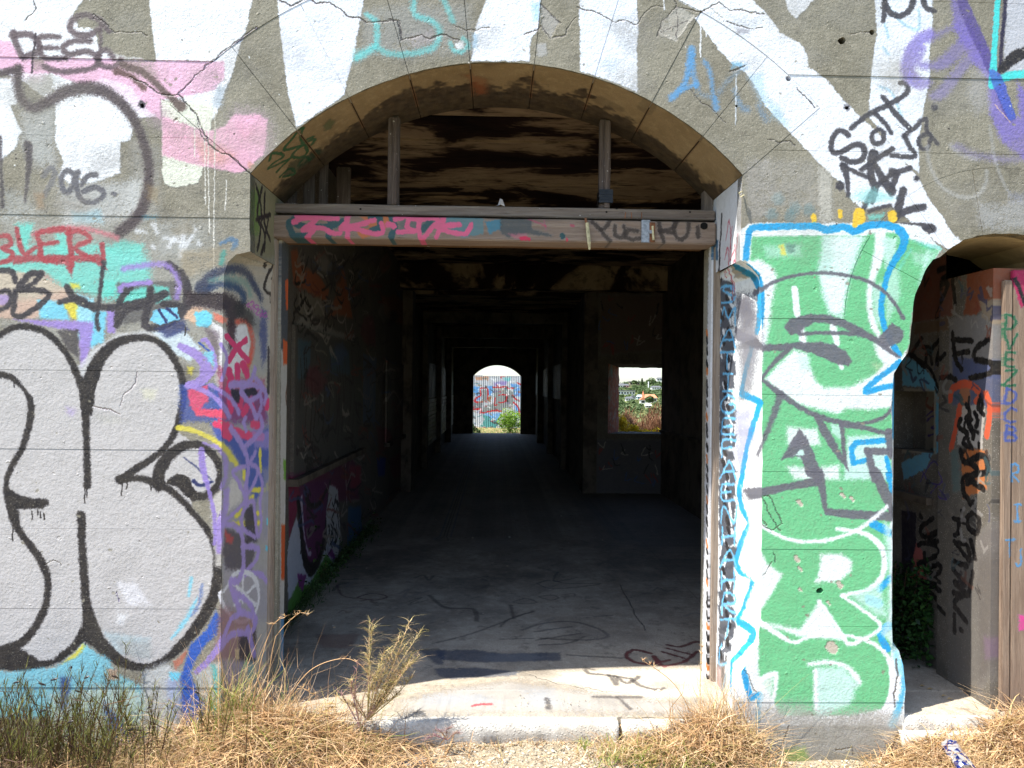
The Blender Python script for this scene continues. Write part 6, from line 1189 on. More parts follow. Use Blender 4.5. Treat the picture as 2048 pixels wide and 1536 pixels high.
# back face and top of the wall
bp = [(XL[1], ZB), (XL[1], 2.25), (-1.148, 2.3)] + arc + [(XR[1], 2.3), (XR[1], ZB)]
bd = [(1.93, ZB), (1.93, oDa[0][1])] + oDa[1:] + oDr
vv = [Vector(p) for p in [(XW0, ZB - .01), (XW1, ZB - .01), (XW1, ZT), (XW0, ZT)]]; ee = [(0, 1), (1, 2), (2, 3), (3, 0)]
for P in (bp, bd):
    b = len(vv); vv += [Vector(p) for p in P]; ee += [(b + i, b + (i + 1) % len(P)) for i in range(len(P))]
o2 = delaunay_2d_cdt(vv, ee, [], 0, 1e-6); c2 = np.array([(v.x, v.y) for v in o2[0]]); t2 = np.array([f for f in o2[2] if len(f) == 3]); m2 = c2[t2].mean(1)
kp = ~(inside(bp, m2[:, 0], m2[:, 1]) | inside(bd, m2[:, 0], m2[:, 1]))
mk('inner_face', [(x, YW, z) for x, z in c2], [tuple(int(i) for i in f) for f in t2[kp]], M_INT, WALL)
mk('wall_top', [(XW0, .005, ZT), (XW1, .005, ZT), (XW1, YW, ZT), (XW0, YW, ZT)], [(0, 1, 2, 3)], M_INT, WALL)
for x in (XW0, XW1): mk('wall_end', [(x, .005, ZB), (x, YW, ZB), (x, YW, ZT), (x, .005, ZT)], [(0, 1, 2, 3)], M_INT, WALL)

# ------------------------------------------------------------------ ground and terrain
def fbm(x, y, o=4):
    v = 0; a = 1
    for i in range(o):
        f = 2 ** i; v += a * (np.sin(x * f * 1.3 + 1.7 * i + 1.1 * np.sin(y * f * .9 + i)) * np.cos(y * f * 1.1 + 2.3 * i + np.sin(x * f * .7))); a *= .5
    return v
def terrain(x, y):
    d = np.hypot(x, y - CY); side = np.clip(x / np.maximum(d, 1), -.6, .8)
    prof = np.interp(d, [0, 36, 90, 200, 300, 500, 720, 900, 1500], [0, 0, -9, -16, -11.5, -3, 4.8, 2, -30])
    rise = np.interp(d, [0, 250, 720, 1500], [0, 0, 1, 1]) * (side - .19) * 62
    beh = np.clip((y - 33) / 8, 0, 1)
    h = (prof + rise + np.interp(d, [0, 200, 900], [0, .3, 1.6]) * fbm(x * .02, y * .02)) * beh
    fl_ = np.interp(d, [0, 60, 1500], [0, 0, -30]) * (1 - beh)
    return h + fl_
t = NT('terrain_ground')
n = t.noise(.9, 6, .6); n2 = t.noise(6, 4, .6)
col = t.mix(t.rr(n, .38, .62), lin((122, 124, 78)), lin((84, 98, 56))); col = t.mix(t.rr(n2, .5, .7, 0, .4), col, lin((150, 144, 100)))
M_TER = t.done(col, .95, t.bump(n2, .05), .1)
ths = np.linspace(0, 2 * math.pi, 145); rs = np.concatenate([[5.9], np.geomspace(9, 1500, 60)])
V = []
for r in rs:
    for a in ths[:-1]: V.append((r * math.sin(a), CY + r * math.cos(a)))
V = np.array(V); Z = terrain(V[:, 0], V[:, 1]) - .02
Fc = []; m = 144
for i in range(len(rs) - 1):
    for k in range(m): Fc.append((i * m + k, (i + 1) * m + k, (i + 1) * m + (k + 1) % m, i * m + (k + 1) % m))
struct(mk('terrain', np.column_stack([V, Z]), Fc, M_TER, smooth=True))
# the trodden ground before the wall, with real unevenness
t = NT('gravel_ground')
n = t.noise(2.2, 5, .65); n2 = t.noise(40, 4, .7); v = t.vor(55); v2 = t.vor(120)
col = t.mix(t.rr(n, .4, .6), lin((178, 166, 142)), lin((150, 138, 116))); col = t.mix(t.rr(n2, .45, .7, 0, .7), col, lin((206, 196, 176)))
col = t.mix(t.rr(v, .08, .3, .55, 0), col, lin((196, 190, 178))); col = t.mix(t.rr(v2, .3, .5, 0, .5), col, lin((118, 106, 86)))
hh = t.math('ADD', t.math('MULTIPLY', t.rr(v, .05, .4, 1, 0), .6), t.math('MULTIPLY', n2, .8))
M_GVL = t.done(col, .95, t.bump(hh, .012), .15)
nx, ny = 300, 130
gx = np.linspace(-5.3, 5.5, nx); gy = np.concatenate([np.linspace(-4.6, -1.3, 40)[:-1], np.linspace(-1.3, .3, 91)]); ny = len(gy)
GX, GY = np.meshgrid(gx, gy)
gbump = lambda x, y: .010 * fbm(x * 2.1, y * 2.1) + .004 * fbm(x * 11, y * 11 + 3) + .03 * np.exp(-((x + 1.2) / .5) ** 2) * np.clip((y + .9) / .8, 0, 1) - .085 * (np.clip((x - 1.22) / .14, 0, 1) * np.clip((2.02 - x) / .14, 0, 1) + np.clip((-1.35 - x) / .5, 0, 1) * np.clip((x + 3.4) / .8, 0, 1)) * np.clip((y + 1.3) / .6, 0, 1) + np.exp(-((y + .045) / .045) ** 2) * (.022 + .020 * fbm(x * 3.1, 2) * .5 + .010 * fbm(x * 13, 5) * .5)
GZ = gbump(GX, GY) - .012
V = np.column_stack([GX.ravel(), GY.ravel(), GZ.ravel()])
Fc = [(j * nx + i, j * nx + i + 1, (j + 1) * nx + i + 1, (j + 1) * nx + i) for j in range(ny - 1) for i in range(nx - 1)]
struct(mk('ground', V, Fc, M_GVL, smooth=True))

# ------------------------------------------------------------------ floor slab and threshold
fx = np.concatenate([[-5.2], np.linspace(-1.36, 2.5, 160), [5.4]]); rs_ = random.Random(3)
V = []; Fc = []
for i, x in enumerate(fx):
    yf = .012 + rs_.uniform(-.0015, .0015)
    V += [(x, yf, -.1), (x, yf - .003, .104 + rs_.uniform(-.003, .003)), (x, yf + .012, .118 + rs_.uniform(-.003, .002)), (x, .27 + rs_.uniform(-.006, .006), .119), (x, .285 + rs_.uniform(-.004, .004), .122), (x, 7, .12), (x, 21.3, .12)]
for i in range(len(fx) - 1):
    for k in range(6): a = i * 7 + k; Fc.append((a, a + 7, a + 8, a + 1))
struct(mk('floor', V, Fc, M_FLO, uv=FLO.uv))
M_THR = painted_thr = None
t = NT('pale_threshold_concrete'); n = t.noise(9, 5, .7); n2 = t.noise(50, 4, .7); v = t.vor(70)
col = t.mix(t.rr(n, .35, .65), lin((202, 198, 188)), lin((176, 170, 160))); col = t.mix(t.rr(n2, .5, .72, 0, .6), col, lin((146, 138, 126))); col = t.mix(t.rr(t.noise(3.5, 6, .75), .5, .62, 0, .55), col, lin((142, 132, 116)))
M_THR = t.done(col, .9, t.bump(t.math('ADD', n2, t.rr(v, .1, .4, .5, 0)), .004), .2)
def ragged_block(name, x0, x1, yb, parent=None, zt=.112, seed=1, out=.035, zb=-.03):
    r = random.Random(seed); V = []; Fc = []; xs = np.linspace(x0, x1, max(4, int((x1 - x0) / .02)))
    e = 0; g = 0
    for i, x in enumerate(xs):
        e = e * .92 + r.uniform(-.0036, .0036); g = g * .85 + r.uniform(-.0026, .0022)
        V += [(x, yb, zt), (x, yb - out + .010 + e, zt + g), (x, yb - out + e, zt - .010 + g), (x, yb - out - .004 + e + g, .04), (x, yb - out + .004 + e * 2, zb)]
    for i in range(len(xs) - 1):
        for k in range(4): a = i * 5 + k; Fc.append((a, a + 1, a + 6, a + 5))
    Fc += [(0, 4, 3, 2, 1), tuple((len(xs) - 1) * 5 + k for k in range(5))]
    return mk(name, V, Fc, M_THR, parent, smooth=True)
THR = thing('threshold', 'cracked pale concrete threshold strip along the foot of the arched entrance', 'step', (0, 0, 0))
ragged_block('threshold_stone', -.95, .592, .01, THR, .106, 1, .05)
ragged_block('threshold_stone', .612, 1.22, .01, THR, .098, 2, .06)
SDT = thing('door_threshold', 'rough concrete step in the foot of the narrow right doorway', 'step', (2.2, 0, 0))
ragged_block('threshold_stone', 1.95, 2.40, .02, SDT, .112, 5, .02)
b = ragged_block('rubble_edge', 1.93, 2.42, -.0, SDT, .05, 6, .05)

# ------------------------------------------------------------------ rooms
W1 = thing('left_wall', 'dark graffiti covered left wall running back inside the bunker', 'wall', (-1.35, 4, 0))
HC, H2 = 3.42, 3.05
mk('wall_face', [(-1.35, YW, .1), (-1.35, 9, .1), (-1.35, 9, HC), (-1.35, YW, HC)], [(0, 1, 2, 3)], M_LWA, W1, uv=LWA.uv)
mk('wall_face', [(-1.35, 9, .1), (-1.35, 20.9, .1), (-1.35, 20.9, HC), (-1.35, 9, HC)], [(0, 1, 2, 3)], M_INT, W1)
# flat boards fixed over the window openings of the left wall
def on_left(px, py): return on_plane(px, py, (-1.35, 0, 0), Vector((1, 0, 0)))
M_PNL = dark_mat('grey_sheet_panel', lin((74, 76, 78)))
def panel(q, label):
    c = [on_left(*p) for p in q]
    y0 = sum((c[0].y, c[3].y)) / 2; y1 = sum((c[1].y, c[2].y)) / 2; z1 = (c[0].z + c[1].z) / 2; z0 = (c[2].z + c[3].z) / 2
    root = thing('window_panel', label, 'panel', (-1.35, (y0 + y1) / 2, z0), group='grey sheets over the windows of the left wall')
    k = 3
    for i in range(k):
        a = y0 + (y1 - y0) * i / k; bb = y0 + (y1 - y0) * (i + 1) / k
        beam('sheet', -1.348, -1.325 + random.uniform(-.003, .003), a + .004, bb - .004, z0, z1, M_LWA, root, .004, uv=LWA.uv)
    beam('ledge', -1.35, -1.28, y0 - .03, y1 + .03, z0 - .05, z0 - .003, M_INT, root, .006)
    return root
panel([(586, 655), (725, 690), (712, 905), (574, 948)], 'large grey boarded panel on the left wall just inside the arch')
panel([(770, 722), (822, 732), (822, 862), (770, 880)], 'smaller grey boarded panel further back on the left wall')
W2 = thing('right_wall', 'dark right wall of the front room seen through the narrow doorway', 'wall', (2.45, 4, 0))
def wall_hole(name, x, y0, y1, z0, z1, hy0, hy1, hz0, hz1, mat, parent, uv, depth=.14, mat2=None):
    V = [(x, y, z) for y, z in ((y0, z0), (y1, z0), (y1, z1), (y0, z1), (hy0, hz0), (hy1, hz0), (hy1, hz1), (hy0, hz1))]
    mk(name, V, [(0, 1, 5, 4), (1, 2, 6, 5), (2, 3, 7, 6), (3, 0, 4, 7)], mat, parent, uv=uv)
    V = [(x + d, y, z) for d in (0, depth) for y, z in ((hy0, hz0), (hy1, hz0), (hy1, hz1), (hy0, hz1))]
    mk('recess', V, [(0, 1, 5, 4), (1, 2, 6, 5), (2, 3, 7, 6), (3, 0, 4, 7), (4, 5, 6, 7)], mat2 or mat, parent, uv=uv)
def on_side(px, py): return on_plane(px, py, (2.45, 0, 0), Vector((1, 0, 0)))
hA = on_side(1868, 790); hB = on_side(1800, 790)
wall_hole('wall_face', 2.45, YW - .06, 1.35, .1, HC, hA.y, hB.y + .1, on_side(1868, 908).z, on_side(1868, 783).z, M_NSD, W2, NSD.uv)
mk('wall_face', [(2.45, 1.35, .1), (2.45, 7.33, .1), (2.45, 7.33, HC), (2.45, 1.35, HC)], [(3, 2, 1, 0)], M_INT, W2)
beam('wall_ledge', 2.41, 2.45, .60, 7.3, 1.02, 1.06, M_INT, W2, .006)
# return of the doorway: side wall in the thickness of the front wall
zs = onY(2002, 536, .07).z
JW = thing('door_side_wall', 'graffiti covered concrete side of the narrow right doorway', 'wall', (2.5, .3, 0))
v, f = boxvf(2.42, 2.80, .075, YW - .05, .1, zs)
mk('wall_face', v, f, M_NSD, JW, uv=NSD.uv)

CW = thing('cross_wall', 'dark painted cross wall with a square window opening at the back of the front room', 'wall', (2, 7.33, 0))
wa = onY(1217, 727, 7.33); wb_ = onY(1327, 868, 7.33)
wc = onY(1238, 735, 7.75); wd = onY(1325, 864, 7.75)
x0, x1, z1_, z0_ = wa.x, wb_.x, wa.z, wb_.z
X0, X1, Z1_, Z0_ = wc.x, wd.x, wc.z, wd.z
V = [(1.36, 7.33, .1), (2.9, 7.33, .1), (2.9, 7.33, HC), (1.36, 7.33, HC), (x0, 7.33, z0_), (x1, 7.33, z0_), (x1, 7.33, z1_), (x0, 7.33, z1_)]
mk('wall_face', V, [(0, 1, 5, 4), (1, 2, 6, 5), (2, 3, 7, 6), (3, 0, 4, 7)], M_CRW, CW, uv=CRW.uv)
V2 = [(x, 7.75, z) for x, y, z in V[:4]] + [(X0, 7.75, Z0_), (X1, 7.75, Z0_), (X1, 7.75, Z1_), (X0, 7.75, Z1_)]
mk('outer_face', V2, [(1, 0, 4, 5), (2, 1, 5, 6), (3, 2, 6, 7), (0, 3, 7, 4)], M_INT, CW)
def reveal_mat(name, cols):
    t = NT(name); n = t.noise(5, 5, .7, t.P((1, 1, .5))); m = t.noise(17, 4, .7)
    col = t.ramp(n, [(.3, cols[0]), (.45, cols[1]), (.55, cols[2]), (.7, cols[3])]); col = t.mix(t.rr(m, .5, .65, 0, .6), col, lin((150, 146, 140)))
    return t.done(col, .8, t.bump(m, .004), .2)
M_REV = reveal_mat('painted_window_reveal', [lin((126, 150, 140)), lin((176, 92, 70)), lin((150, 70, 60)), lin((120, 150, 160))])
rev = []
n = 10
def splay(name, a, b, c, d, mat):
    rr_ = random.Random(name); V = []; Fc = []
    for i in range(n + 1):
        t_ = i / n; p = Vector(a).lerp(Vector(b), t_); q = Vector(c).lerp(Vector(d), t_)
        if 0 < i < n: q += Vector((rr_.uniform(-.012, .012), 0, rr_.uniform(-.008, .008)))
        V += [tuple(p), tuple(q)]
    for i in range(n): Fc.append((2 * i, 2 * i + 1, 2 * i + 3, 2 * i + 2))
    mk(name, V, Fc, mat, CW)
splay('window_reveal', V[4], V[7], V2[4], V2[7], M_REV); splay('window_reveal', V[5], V[6], V2[5], V2[6], M_INT)
splay('window_sill', V[4], V[5], V2[4], V2[5], M_INT); splay('window_head', V[7], V[6], V2[7], V2[6], M_INT)

W3 = thing('corridor_wall', 'dark right wall of the long corridor behind the front room', 'wall', (1.36, 14, 0))
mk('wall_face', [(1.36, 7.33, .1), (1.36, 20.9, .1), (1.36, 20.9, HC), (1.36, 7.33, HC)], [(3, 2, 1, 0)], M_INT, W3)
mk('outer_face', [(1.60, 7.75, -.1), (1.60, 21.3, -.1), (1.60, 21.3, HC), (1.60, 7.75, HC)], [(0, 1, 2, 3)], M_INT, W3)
CE = thing('ceiling', 'sooty brown and black concrete ceiling over the entrance', 'ceiling', (0, 4, HC))
beam('ceiling_slab', -1.9, 5.4, YW - .01, 7.76, HC, HC + .2, M_CEI, CE, 0)
beam('ceiling_slab', -1.9, 1.66, 7.76, 21.3, H2, H2 + .2, M_CEI, CE, 0)
# board-marked strips of the ceiling, each a little out of line
yb = 1.30; k = 0
while yb < 7.2:
    w = random.uniform(.42, .62); beam('ceiling_board', -1.349, 2.449, yb + .006, min(7.3, yb + w) - .006, HC - .024 - (.012 if k % 3 == 1 else 0) - random.uniform(0, .006), HC + .01, M_CEI, CE, .004); yb += w; k += 1
def beamt(name, *a, label=None, cat='beam', group=None, **k):
    o = beam(name, *a, **k); tag(o, label, cat, group); return o
o = beamt('ceiling_beam', -1.349, 2.449, YW + .003, .98, HC - .14, HC - .001, M_CEI, label='soot blackened beam under the ceiling just behind the arch crown', bev=.01)
o = beamt('ceiling_beam', -1.349, 2.449, 7.02, 7.325, H2, HC - .001, M_CEI, label='deep dark beam over the window wall at the back of the front room', bev=.01)
for i, (Y, dz, dx) in enumerate([(10.4, .20, .10), (13.6, .26, .12), (17.0, .30, .16)]):
    g = thing('corridor_portal', ['nearest', 'middle', 'farthest'][i] + ' concrete portal of piers and crossbeam in the dark corridor', 'portal', (0, Y, .12), group='portal frames along the corridor')
    beam('crossbeam', -1.349, 1.359, Y, Y + .3, H2 - dz, H2 - .001, M_INT, g, .01)
    beam('pier', -1.349, -1.35 + dx, Y, Y + .3, .121, H2 - dz, M_INT, g, .01); beam('pier', 1.36 - dx, 1.359, Y, Y + .3, .121, H2 - dz, M_INT, g, .01)
g = thing('wall_pier', 'dark concrete pier on the left wall opposite the window wall', 'pier', (-1.3, 7.4, .12))
beam('pier_shaft', -1.349, -1.20, 7.33, 7.75, .121, H2, M_INT, g, .012)
g = thing('wall_pier', 'dark concrete pier at the corner between window wall and corridor', 'pier', (1.4, 7.4, .12))
beam('pier_shaft', 1.30, 1.50, 7.28, 7.76, .121, H2, M_INT, g, .012)
# brick infill and streaked panes in the far left corridor bay
M_BRK = plain('dirty_whitewashed_brick', lin((140, 132, 124)), .55, .35, 9, .003)
BI = thing('brick_infill', 'low dirty brick infill under the streaked panes on the far left', 'brick wall', (-1.3, 15, .12))
bv = []; yy0, yy1 = 10.75, 20.2; z = .45; row = 0
while z < 1.34:
    y = yy0 - (.12 if row % 2 else 0)
    while y < yy1:
        if not (13.5 < y < 13.95 or 16.9 < y < 17.35): bv.append(boxvf(-1.348, -1.315 + random.uniform(-.004, .004), y + .006, y + .225, z + .006, z + .078))
        y += .235
    z += .086; row += 1
v, f = merge(bv); stuff(mk('brick_courses', v, f, M_BRK, BI))
t = NT('streaked_pane'); n = t.noise(9, 5, .7, t.P((1, 4, .4))); m = t.noise(30, 3, .7, t.P((1, 6, .3))); col = t.mix(t.rr(n, .45, .6), lin((40, 40, 46)), lin((130, 130, 138))); col = t.mix(t.rr(m, .45, .55), col, lin((30, 30, 34)))
M_PAN = t.done(col, .55, t.bump(m, .01), .35)
for s_, sg in (('left', -1), ('right', 1)):
    GLZ = thing('corridor_window', 'row of dirty streaked panes high on the %s wall of the far corridor' % s_, 'window', (sg * 1.34, 15.5, 1.42), group='rows of streaked corridor panes')
    for a, bb in [(10.8, 12.1), (12.15, 13.5), (14.0, 15.4), (15.45, 16.9), (17.4, 18.9), (18.95, 20.3)]:
        x0_, x1_ = sorted((sg * 1.345, sg * 1.325)); beam('pane', x0_, x1_, a, bb, 1.42, 2.14, M_PAN, GLZ, .004)
EW = thing('end_wall', 'black end wall of the corridor with an arched opening to daylight', 'wall', (0, 20.9, 0))
ea, eb = onY(946, 800, 20.9).x, onY(1042, 800, 20.9).x; zsx = onY(990, 752, 20.9).z; zap = onY(990, 730, 20.9).z
h = (eb - ea) / 2; rr_ = (h * h + (zap - zsx) ** 2) / (2 * (zap - zsx)); cc = zap - rr_; a1 = math.asin(h / rr_)
arcE = [((ea + eb) / 2 + rr_ * math.sin(-a1 + 2 * a1 * i / 16), cc + rr_ * math.cos(-a1 + 2 * a1 * i / 16)) for i in range(17)]
prof = [(ea, .1)] + arcE + [(eb, .1)]
top = [(-1.9, .1)] + [(-1.9 + 3.6 * i / 16, H2) for i in range(17)] + [(1.7, .1)]
for Y in (20.9, 21.3):
    V = [(x, Y, z) for x, z in prof] + [(x, Y, z) for x, z in top]; n_ = len(prof)
    mk('wall_face', V, [(i, i + 1, n_ + i + 1, n_ + i) for i in range(n_ - 1)], M_INT, EW)
mk('arch_reveal', [(x, 20.9, z) for x, z in prof] + [(x, 21.3, z) for x, z in prof], [(i, i + 1, n_ + i + 1, n_ + i) for i in range(n_ - 1)], M_INT, EW)
# outside shell so that no daylight leaks in
SH = thing('bunker_shell', 'plain concrete outer shell and roof of the bunker', 'building', (0, 10, 0))
mk('outer_wall', [(-1.7, YW, -.1), (-1.7, 21.3, -.1), (-1.7, 21.3, HC + .3), (-1.7, YW, HC + .3)], [(0, 1, 2, 3)], M_INT, SH)
mk('outer_wall', [(2.9, YW, -.1), (2.9, 7.75, -.1), (2.9, 7.75, HC + .3), (2.9, YW, HC + .3)], [(0, 1, 2, 3)], M_INT, SH)
beam('roof_slab', -5.2, 5.4, YW, 7.8, HC + .21, HC + .4, M_INT, SH, .01); beam('roof_slab', -1.8, 1.7, 7.8, 21.3, H2 + .21, H2 + .4, M_INT, SH, .01)

# ------------------------------------------------------------------ timber frame in the arch
M_DWZ = wood_mat('sooty_upright_timber', (lin((84, 72, 66)), lin((110, 98, 92)), lin((34, 24, 20))), 'z')
FR = thing('door_frame', 'weathered timber frame with graffiti on its lintel inside the big arch', 'door frame', (0, .4, .12))
zr0, zr1 = onY(990, 433, .40).z, onY(990, 413, .40).z
zl0, zl1 = onY(990, 482, .38).z, onY(990, 437, .38).z
beam('transom_rail', XL[1] + .002, 1.152, .40, .50, zr0, zr1, M_WGX, FR, .004, rough=.0015)
beam('lintel', XL[1] + .002, 1.150, .375, .53, zl0, zl1, M_LIN, FR, .006, uv=LIN.uv, rough=.0015)
beam('lintel_backing', XL[1] + .004, 1.14, .57, .64, zl0 + .012, zl1 + .01, M_WBX, FR, .006, rough=.002)
M_PST = M_WBZ
lp = onY(549, 900, .39).x
beam('post', XL[1] - .03, lp - .004, .385, .46, .06, zl0 - .002, M_WBZ, FR, .006, rough=.002)
beam('post_strip', lp - .003, lp + .012, .43, .56, .06, zl0 - .002, M_RVL, FR, .003, uv=RVL.uv)
rx = onY(1424, 900, .39).x
beam('post', rx + .008, XR[1] + .012, .385, .45, .06, zl0 - .002, M_WBZ, FR, .006, rough=.002)
beam('post_strip', rx + .006 - .010, rx + .007, .42, .56, .06, zl0 - .002, M_RVR, FR, .003, uv=RVR.uv)
for i, px in enumerate((787, 1211)):
    x = onY(px, 320, .42).x; zt = AZ + math.sqrt(AR ** 2 - (x - AX) ** 2) - .002
    beam('mullion', x - .030, x + .028, .42, .475, zr1 + .001, zt, M_DWZ, FR, .004, rough=.0012)
    beam('mullion_facing', x - .008, x + .022, .404, .419, zr1 + .002, zt - .01, M_DWZ, FR, .004, rough=.0012)
x = onY(1211, 395, .42).x; z = onY(1211, 393, .40).z
M_TAP = plain('black_tape', (.012, .012, .014), .35, .3, 20, .002)
vs = []
for i in range(5): vs.append(boxvf(x - .037 + random.uniform(-.002, .002), x + .035 + random.uniform(-.002, .002), .397, .481, z - .032 + i * .014, z - .019 + i * .014 + .0015 * (i % 2)))
v, f = merge(vs); o = mk('black_tape', v, f, M_TAP, loc=(x, .42, z)); tag(o, 'black tape wound round the foot of the right upright above the lintel', 'tape')
xr = onY(1425, 400, .42).x
beam('side_stud', xr - .03, xr + .03, .47, .53, zr1 + .001, onY(1425, 372, .44).z, M_WGZ, FR, .006)
# studs and boards behind the left haunch
for i, (a, bb, yt) in enumerate([(566, 592, 372), (606, 628, 345), (637, 655, 352), (672, 700, 372)]):
    Y = .60 + .03 * i if i < 3 else 1.1
    xa, xb = onY(a, 380, Y).x, onY(bb, 380, Y).x
    o = beam('stud_board', xa, xb, Y, Y + .03, zr0 + (.05 if i == 3 else -.05), onY((a + bb) / 2, yt, Y).z + .12, M_DWZ, None, .006, rough=.001)
    tag(o, ['grey upright board against the left jamb above the lintel', 'tall grey upright board under the left haunch of the arch', 'second thinner grey board under the left haunch of the arch', 'short brown board leaning near the ceiling edge on the left'][i], 'board', 'upright boards behind the left haunch of the arch')
# ironwork on the lintel
M_RUS = plain('flaking_rust', lin((128, 84, 58)), .8, .5, 30, .003); M_OLD = plain('old_cream_paint_on_iron', lin((186, 176, 140)), .6, .35, 40, .002)
M_ZNC = plain('scratched_zinc', lin((150, 152, 156)), .45, .3, 60, .002, .6)
p = onY(1176, 470, .36)
HK = thing('strap_hook', 'cream painted iron strap hanging from a rusty bolt on the lintel', 'hook', tuple(p))
mk('strap', *tube([onY(1174, 446, .355), onY(1176, 465, .350), onY(1178, 485, .345), onY(1179, 499, .35)], [.009, .010, .010, .005], 6), M_OLD, HK)
mk('bolt', *tube([onY(1171, 437, .37), onY(1172, 442, .36), onY(1174, 449, .352)], [.006, .007, .006], 8), M_RUS, HK)
p = onY(1298, 463, .37)
LP = thing('latch_plate', 'rusty zinc latch plate screwed to the lintel beside black lettering', 'latch', tuple(p))
a = onY(1283, 440, .37); bb = onY(1300, 485, .37)
beam('plate', a.x, bb.x, .366, .3745, bb.z, a.z, M_ZNC, LP, .002)
a = onY(1299, 441, .37); bb = onY(1309, 484, .37)
beam('hinge_leaf', a.x, bb.x, .360, .3735, bb.z, a.z - .012, M_RUS, LP, .003)
mk('latch_knuckle', *tube([onY(1305, 452, .358), onY(1307, 480, .356)], .006, 8), M_OLD, LP)
c = onY(1301, 464, .36); mk('screw_head', *tube([c, c + Vector((0, -.006, 0))], .009, 10), M_ZNC, LP)
for i, px in enumerate((1250, 1263, 1283)):
    o = mk('bent_nail', *tube([onY(px, 437, .385), onY(px + .5, 430, .375), onY(px + (1.5, -1, 0)[i], 424, .37)], .0022, 5), M_RUS)
    tag(o, ['leftmost rusty nail standing in the gap above the lintel', 'middle bent rusty nail in the gap above the lintel', 'rusty nail in the gap straight above the latch plate'][i], 'nail', 'rusty nails in the gap above the lintel')
c = onY(1408, 452, .3745); o = mk('bolt_hole', [(c.x + .019 * math.cos(k * .524) * (1 + .1 * (k % 2)), c.y - .0012, c.z + .019 * math.sin(k * .524)) for k in range(12)], [tuple(range(11, -1, -1))], plain('dark_hole', (.006, .005, .004), .9), FR)
c = onY(1003, 404, .40)
o = mk('torn_paper', [onY(990, 413, .40), onY(996, 410, .41), onY(1000, 397, .405), onY(1005, 399, .40), onY(1010, 413, .41), onY(1001, 409, .402)], [(0, 1, 5), (1, 2, 5), (2, 3, 5), (3, 4, 5)], plain('grey_paper', lin((170, 166, 166)), .9)); tag(o, 'small torn scrap of grey paper standing on the transom rail', 'paper scrap')
for k, (px, py) in enumerate([(721, 418), (1213, 424), (1233, 417), (1380, 424)]):
    c = onY(px, py, .3985); mk('nail_hole', [(c.x + .006 * math.cos(j * .8), c.y, c.z + .005 * math.sin(j * .8)) for j in range(8)], [tuple(range(7, -1, -1))], bpy.data.materials['dark_hole'], FR)
# little hook on the right springing
o = mk('wall_hook', *tube([onY(1484, 383, -.004), onY(1478, 386, -.02), onY(1481, 394, -.022), onY(1488, 390, -.012)], .003, 6), M_OLD); tag(o, 'tiny yellowed hook in the wall at the right springing of the arch', 'hook')
# roller bracket on the right post
# ------------------------------------------------------------------ boards in the right doorway
BD = thing('boarded_half', 'weathered upright boards closing the right part of the narrow doorway', 'boarding', (2.6, .05, .12))
xs = [2.405, 2.462, 2.60, 2.72, 2.80]
xs[0] = onY(2003, 1100, .05).x; xs[1] = onY(2021, 1100, .05).x; xs[2] = xs[1] + .15; xs[3] = xs[2] + .1
for i in range(4):
    zt = [onY(2010, 560, .05).z, onY(2030, 540, .05).z, 2.3, 2.2][i]
    beam('board', xs[i] + .002, xs[i + 1] - .002, .046 + random.uniform(0, .006), .072, .0, zt, M_BRD, BD, .004, uv=BRD.uv, rough=.001)

# ------------------------------------------------------------------ beyond the far arch
M_FEN = painted('fence_sheet', FENC, 'woodz', c=(lin((176, 176, 182)), lin((160, 158, 160)), lin((150, 120, 100))), wear=.3, rough=.5)
FN = thing('corrugated_fence', 'corrugated iron fence covered in graffiti seen through the far arch', 'fence', (0, 27, 0))
zf = onY(990, 752, 27).z
for s_ in range(8):
    V = []; Fc = []; x0 = -3.5 + s_ * 1.0; k = 80
    for i in range(k + 1):
        x = x0 + (1.02) * i / k; y = 27 + .011 * math.sin(x * 2 * math.pi / .076) + (.008 if s_ % 2 else 0)
        V += [(x, y, -.1), (x, y, zf + random.uniform(-.004, .004) + (s_ % 3) * .012)]
    Fc = [(2 * i, 2 * i + 2, 2 * i + 3, 2 * i + 1) for i in range(k)]
    mk('sheet', V, Fc, M_FEN, FN, uv=FENC.uv)
beam('fence_rail', -3.5, 4.5, 27.03, 27.1, 1.7, 1.8, M_WBX, FN, .004); beam('fence_rail', -3.5, 4.5, 27.03, 27.1, .3, .4, M_WBX, FN, .004)

# ------------------------------------------------------------------ hillside
def leafmass(n, size, shape, seed, flat=.5):
    """n small leaf quads through a volume; shape(r) -> point"""
    r = np.random.RandomState(seed); P = shape(r, n)
    nrm = r.normal(size=(n, 3)); nrm[:, 2] = np.abs(nrm[:, 2]) + flat; nrm /= np.linalg.norm(nrm, axis=1)[:, None]
    a = np.cross(nrm, r.normal(size=(n, 3))); a /= np.linalg.norm(a, axis=1)[:, None]; b = np.cross(nrm, a)
    s = size * r.uniform(.6, 1.3, (n, 1)); V = np.stack([P - a * s, P - b * s * .55, P + a * s, P + b * s * .55], 1).reshape(-1, 3)
    return V, np.arange(n * 4).reshape(n, 4)
def ell(c, rad, lob=6, sd=0):
    rs = np.random.RandomState(sd); L = rs.normal(size=(lob, 3)); L /= np.linalg.norm(L, axis=1)[:, None]; L *= .5; ls = rs.uniform(.45, .7, lob)
    def f(r, n):
        k = r.randint(0, lob, n); d = r.normal(size=(n, 3)); d /= np.linalg.norm(d, axis=1)[:, None]; q = r.uniform(.55, 1, (n, 1)) ** .5
        p = L[k] + d * q * ls[k][:, None]
        return np.array(c) + p * np.array(rad)
    return f
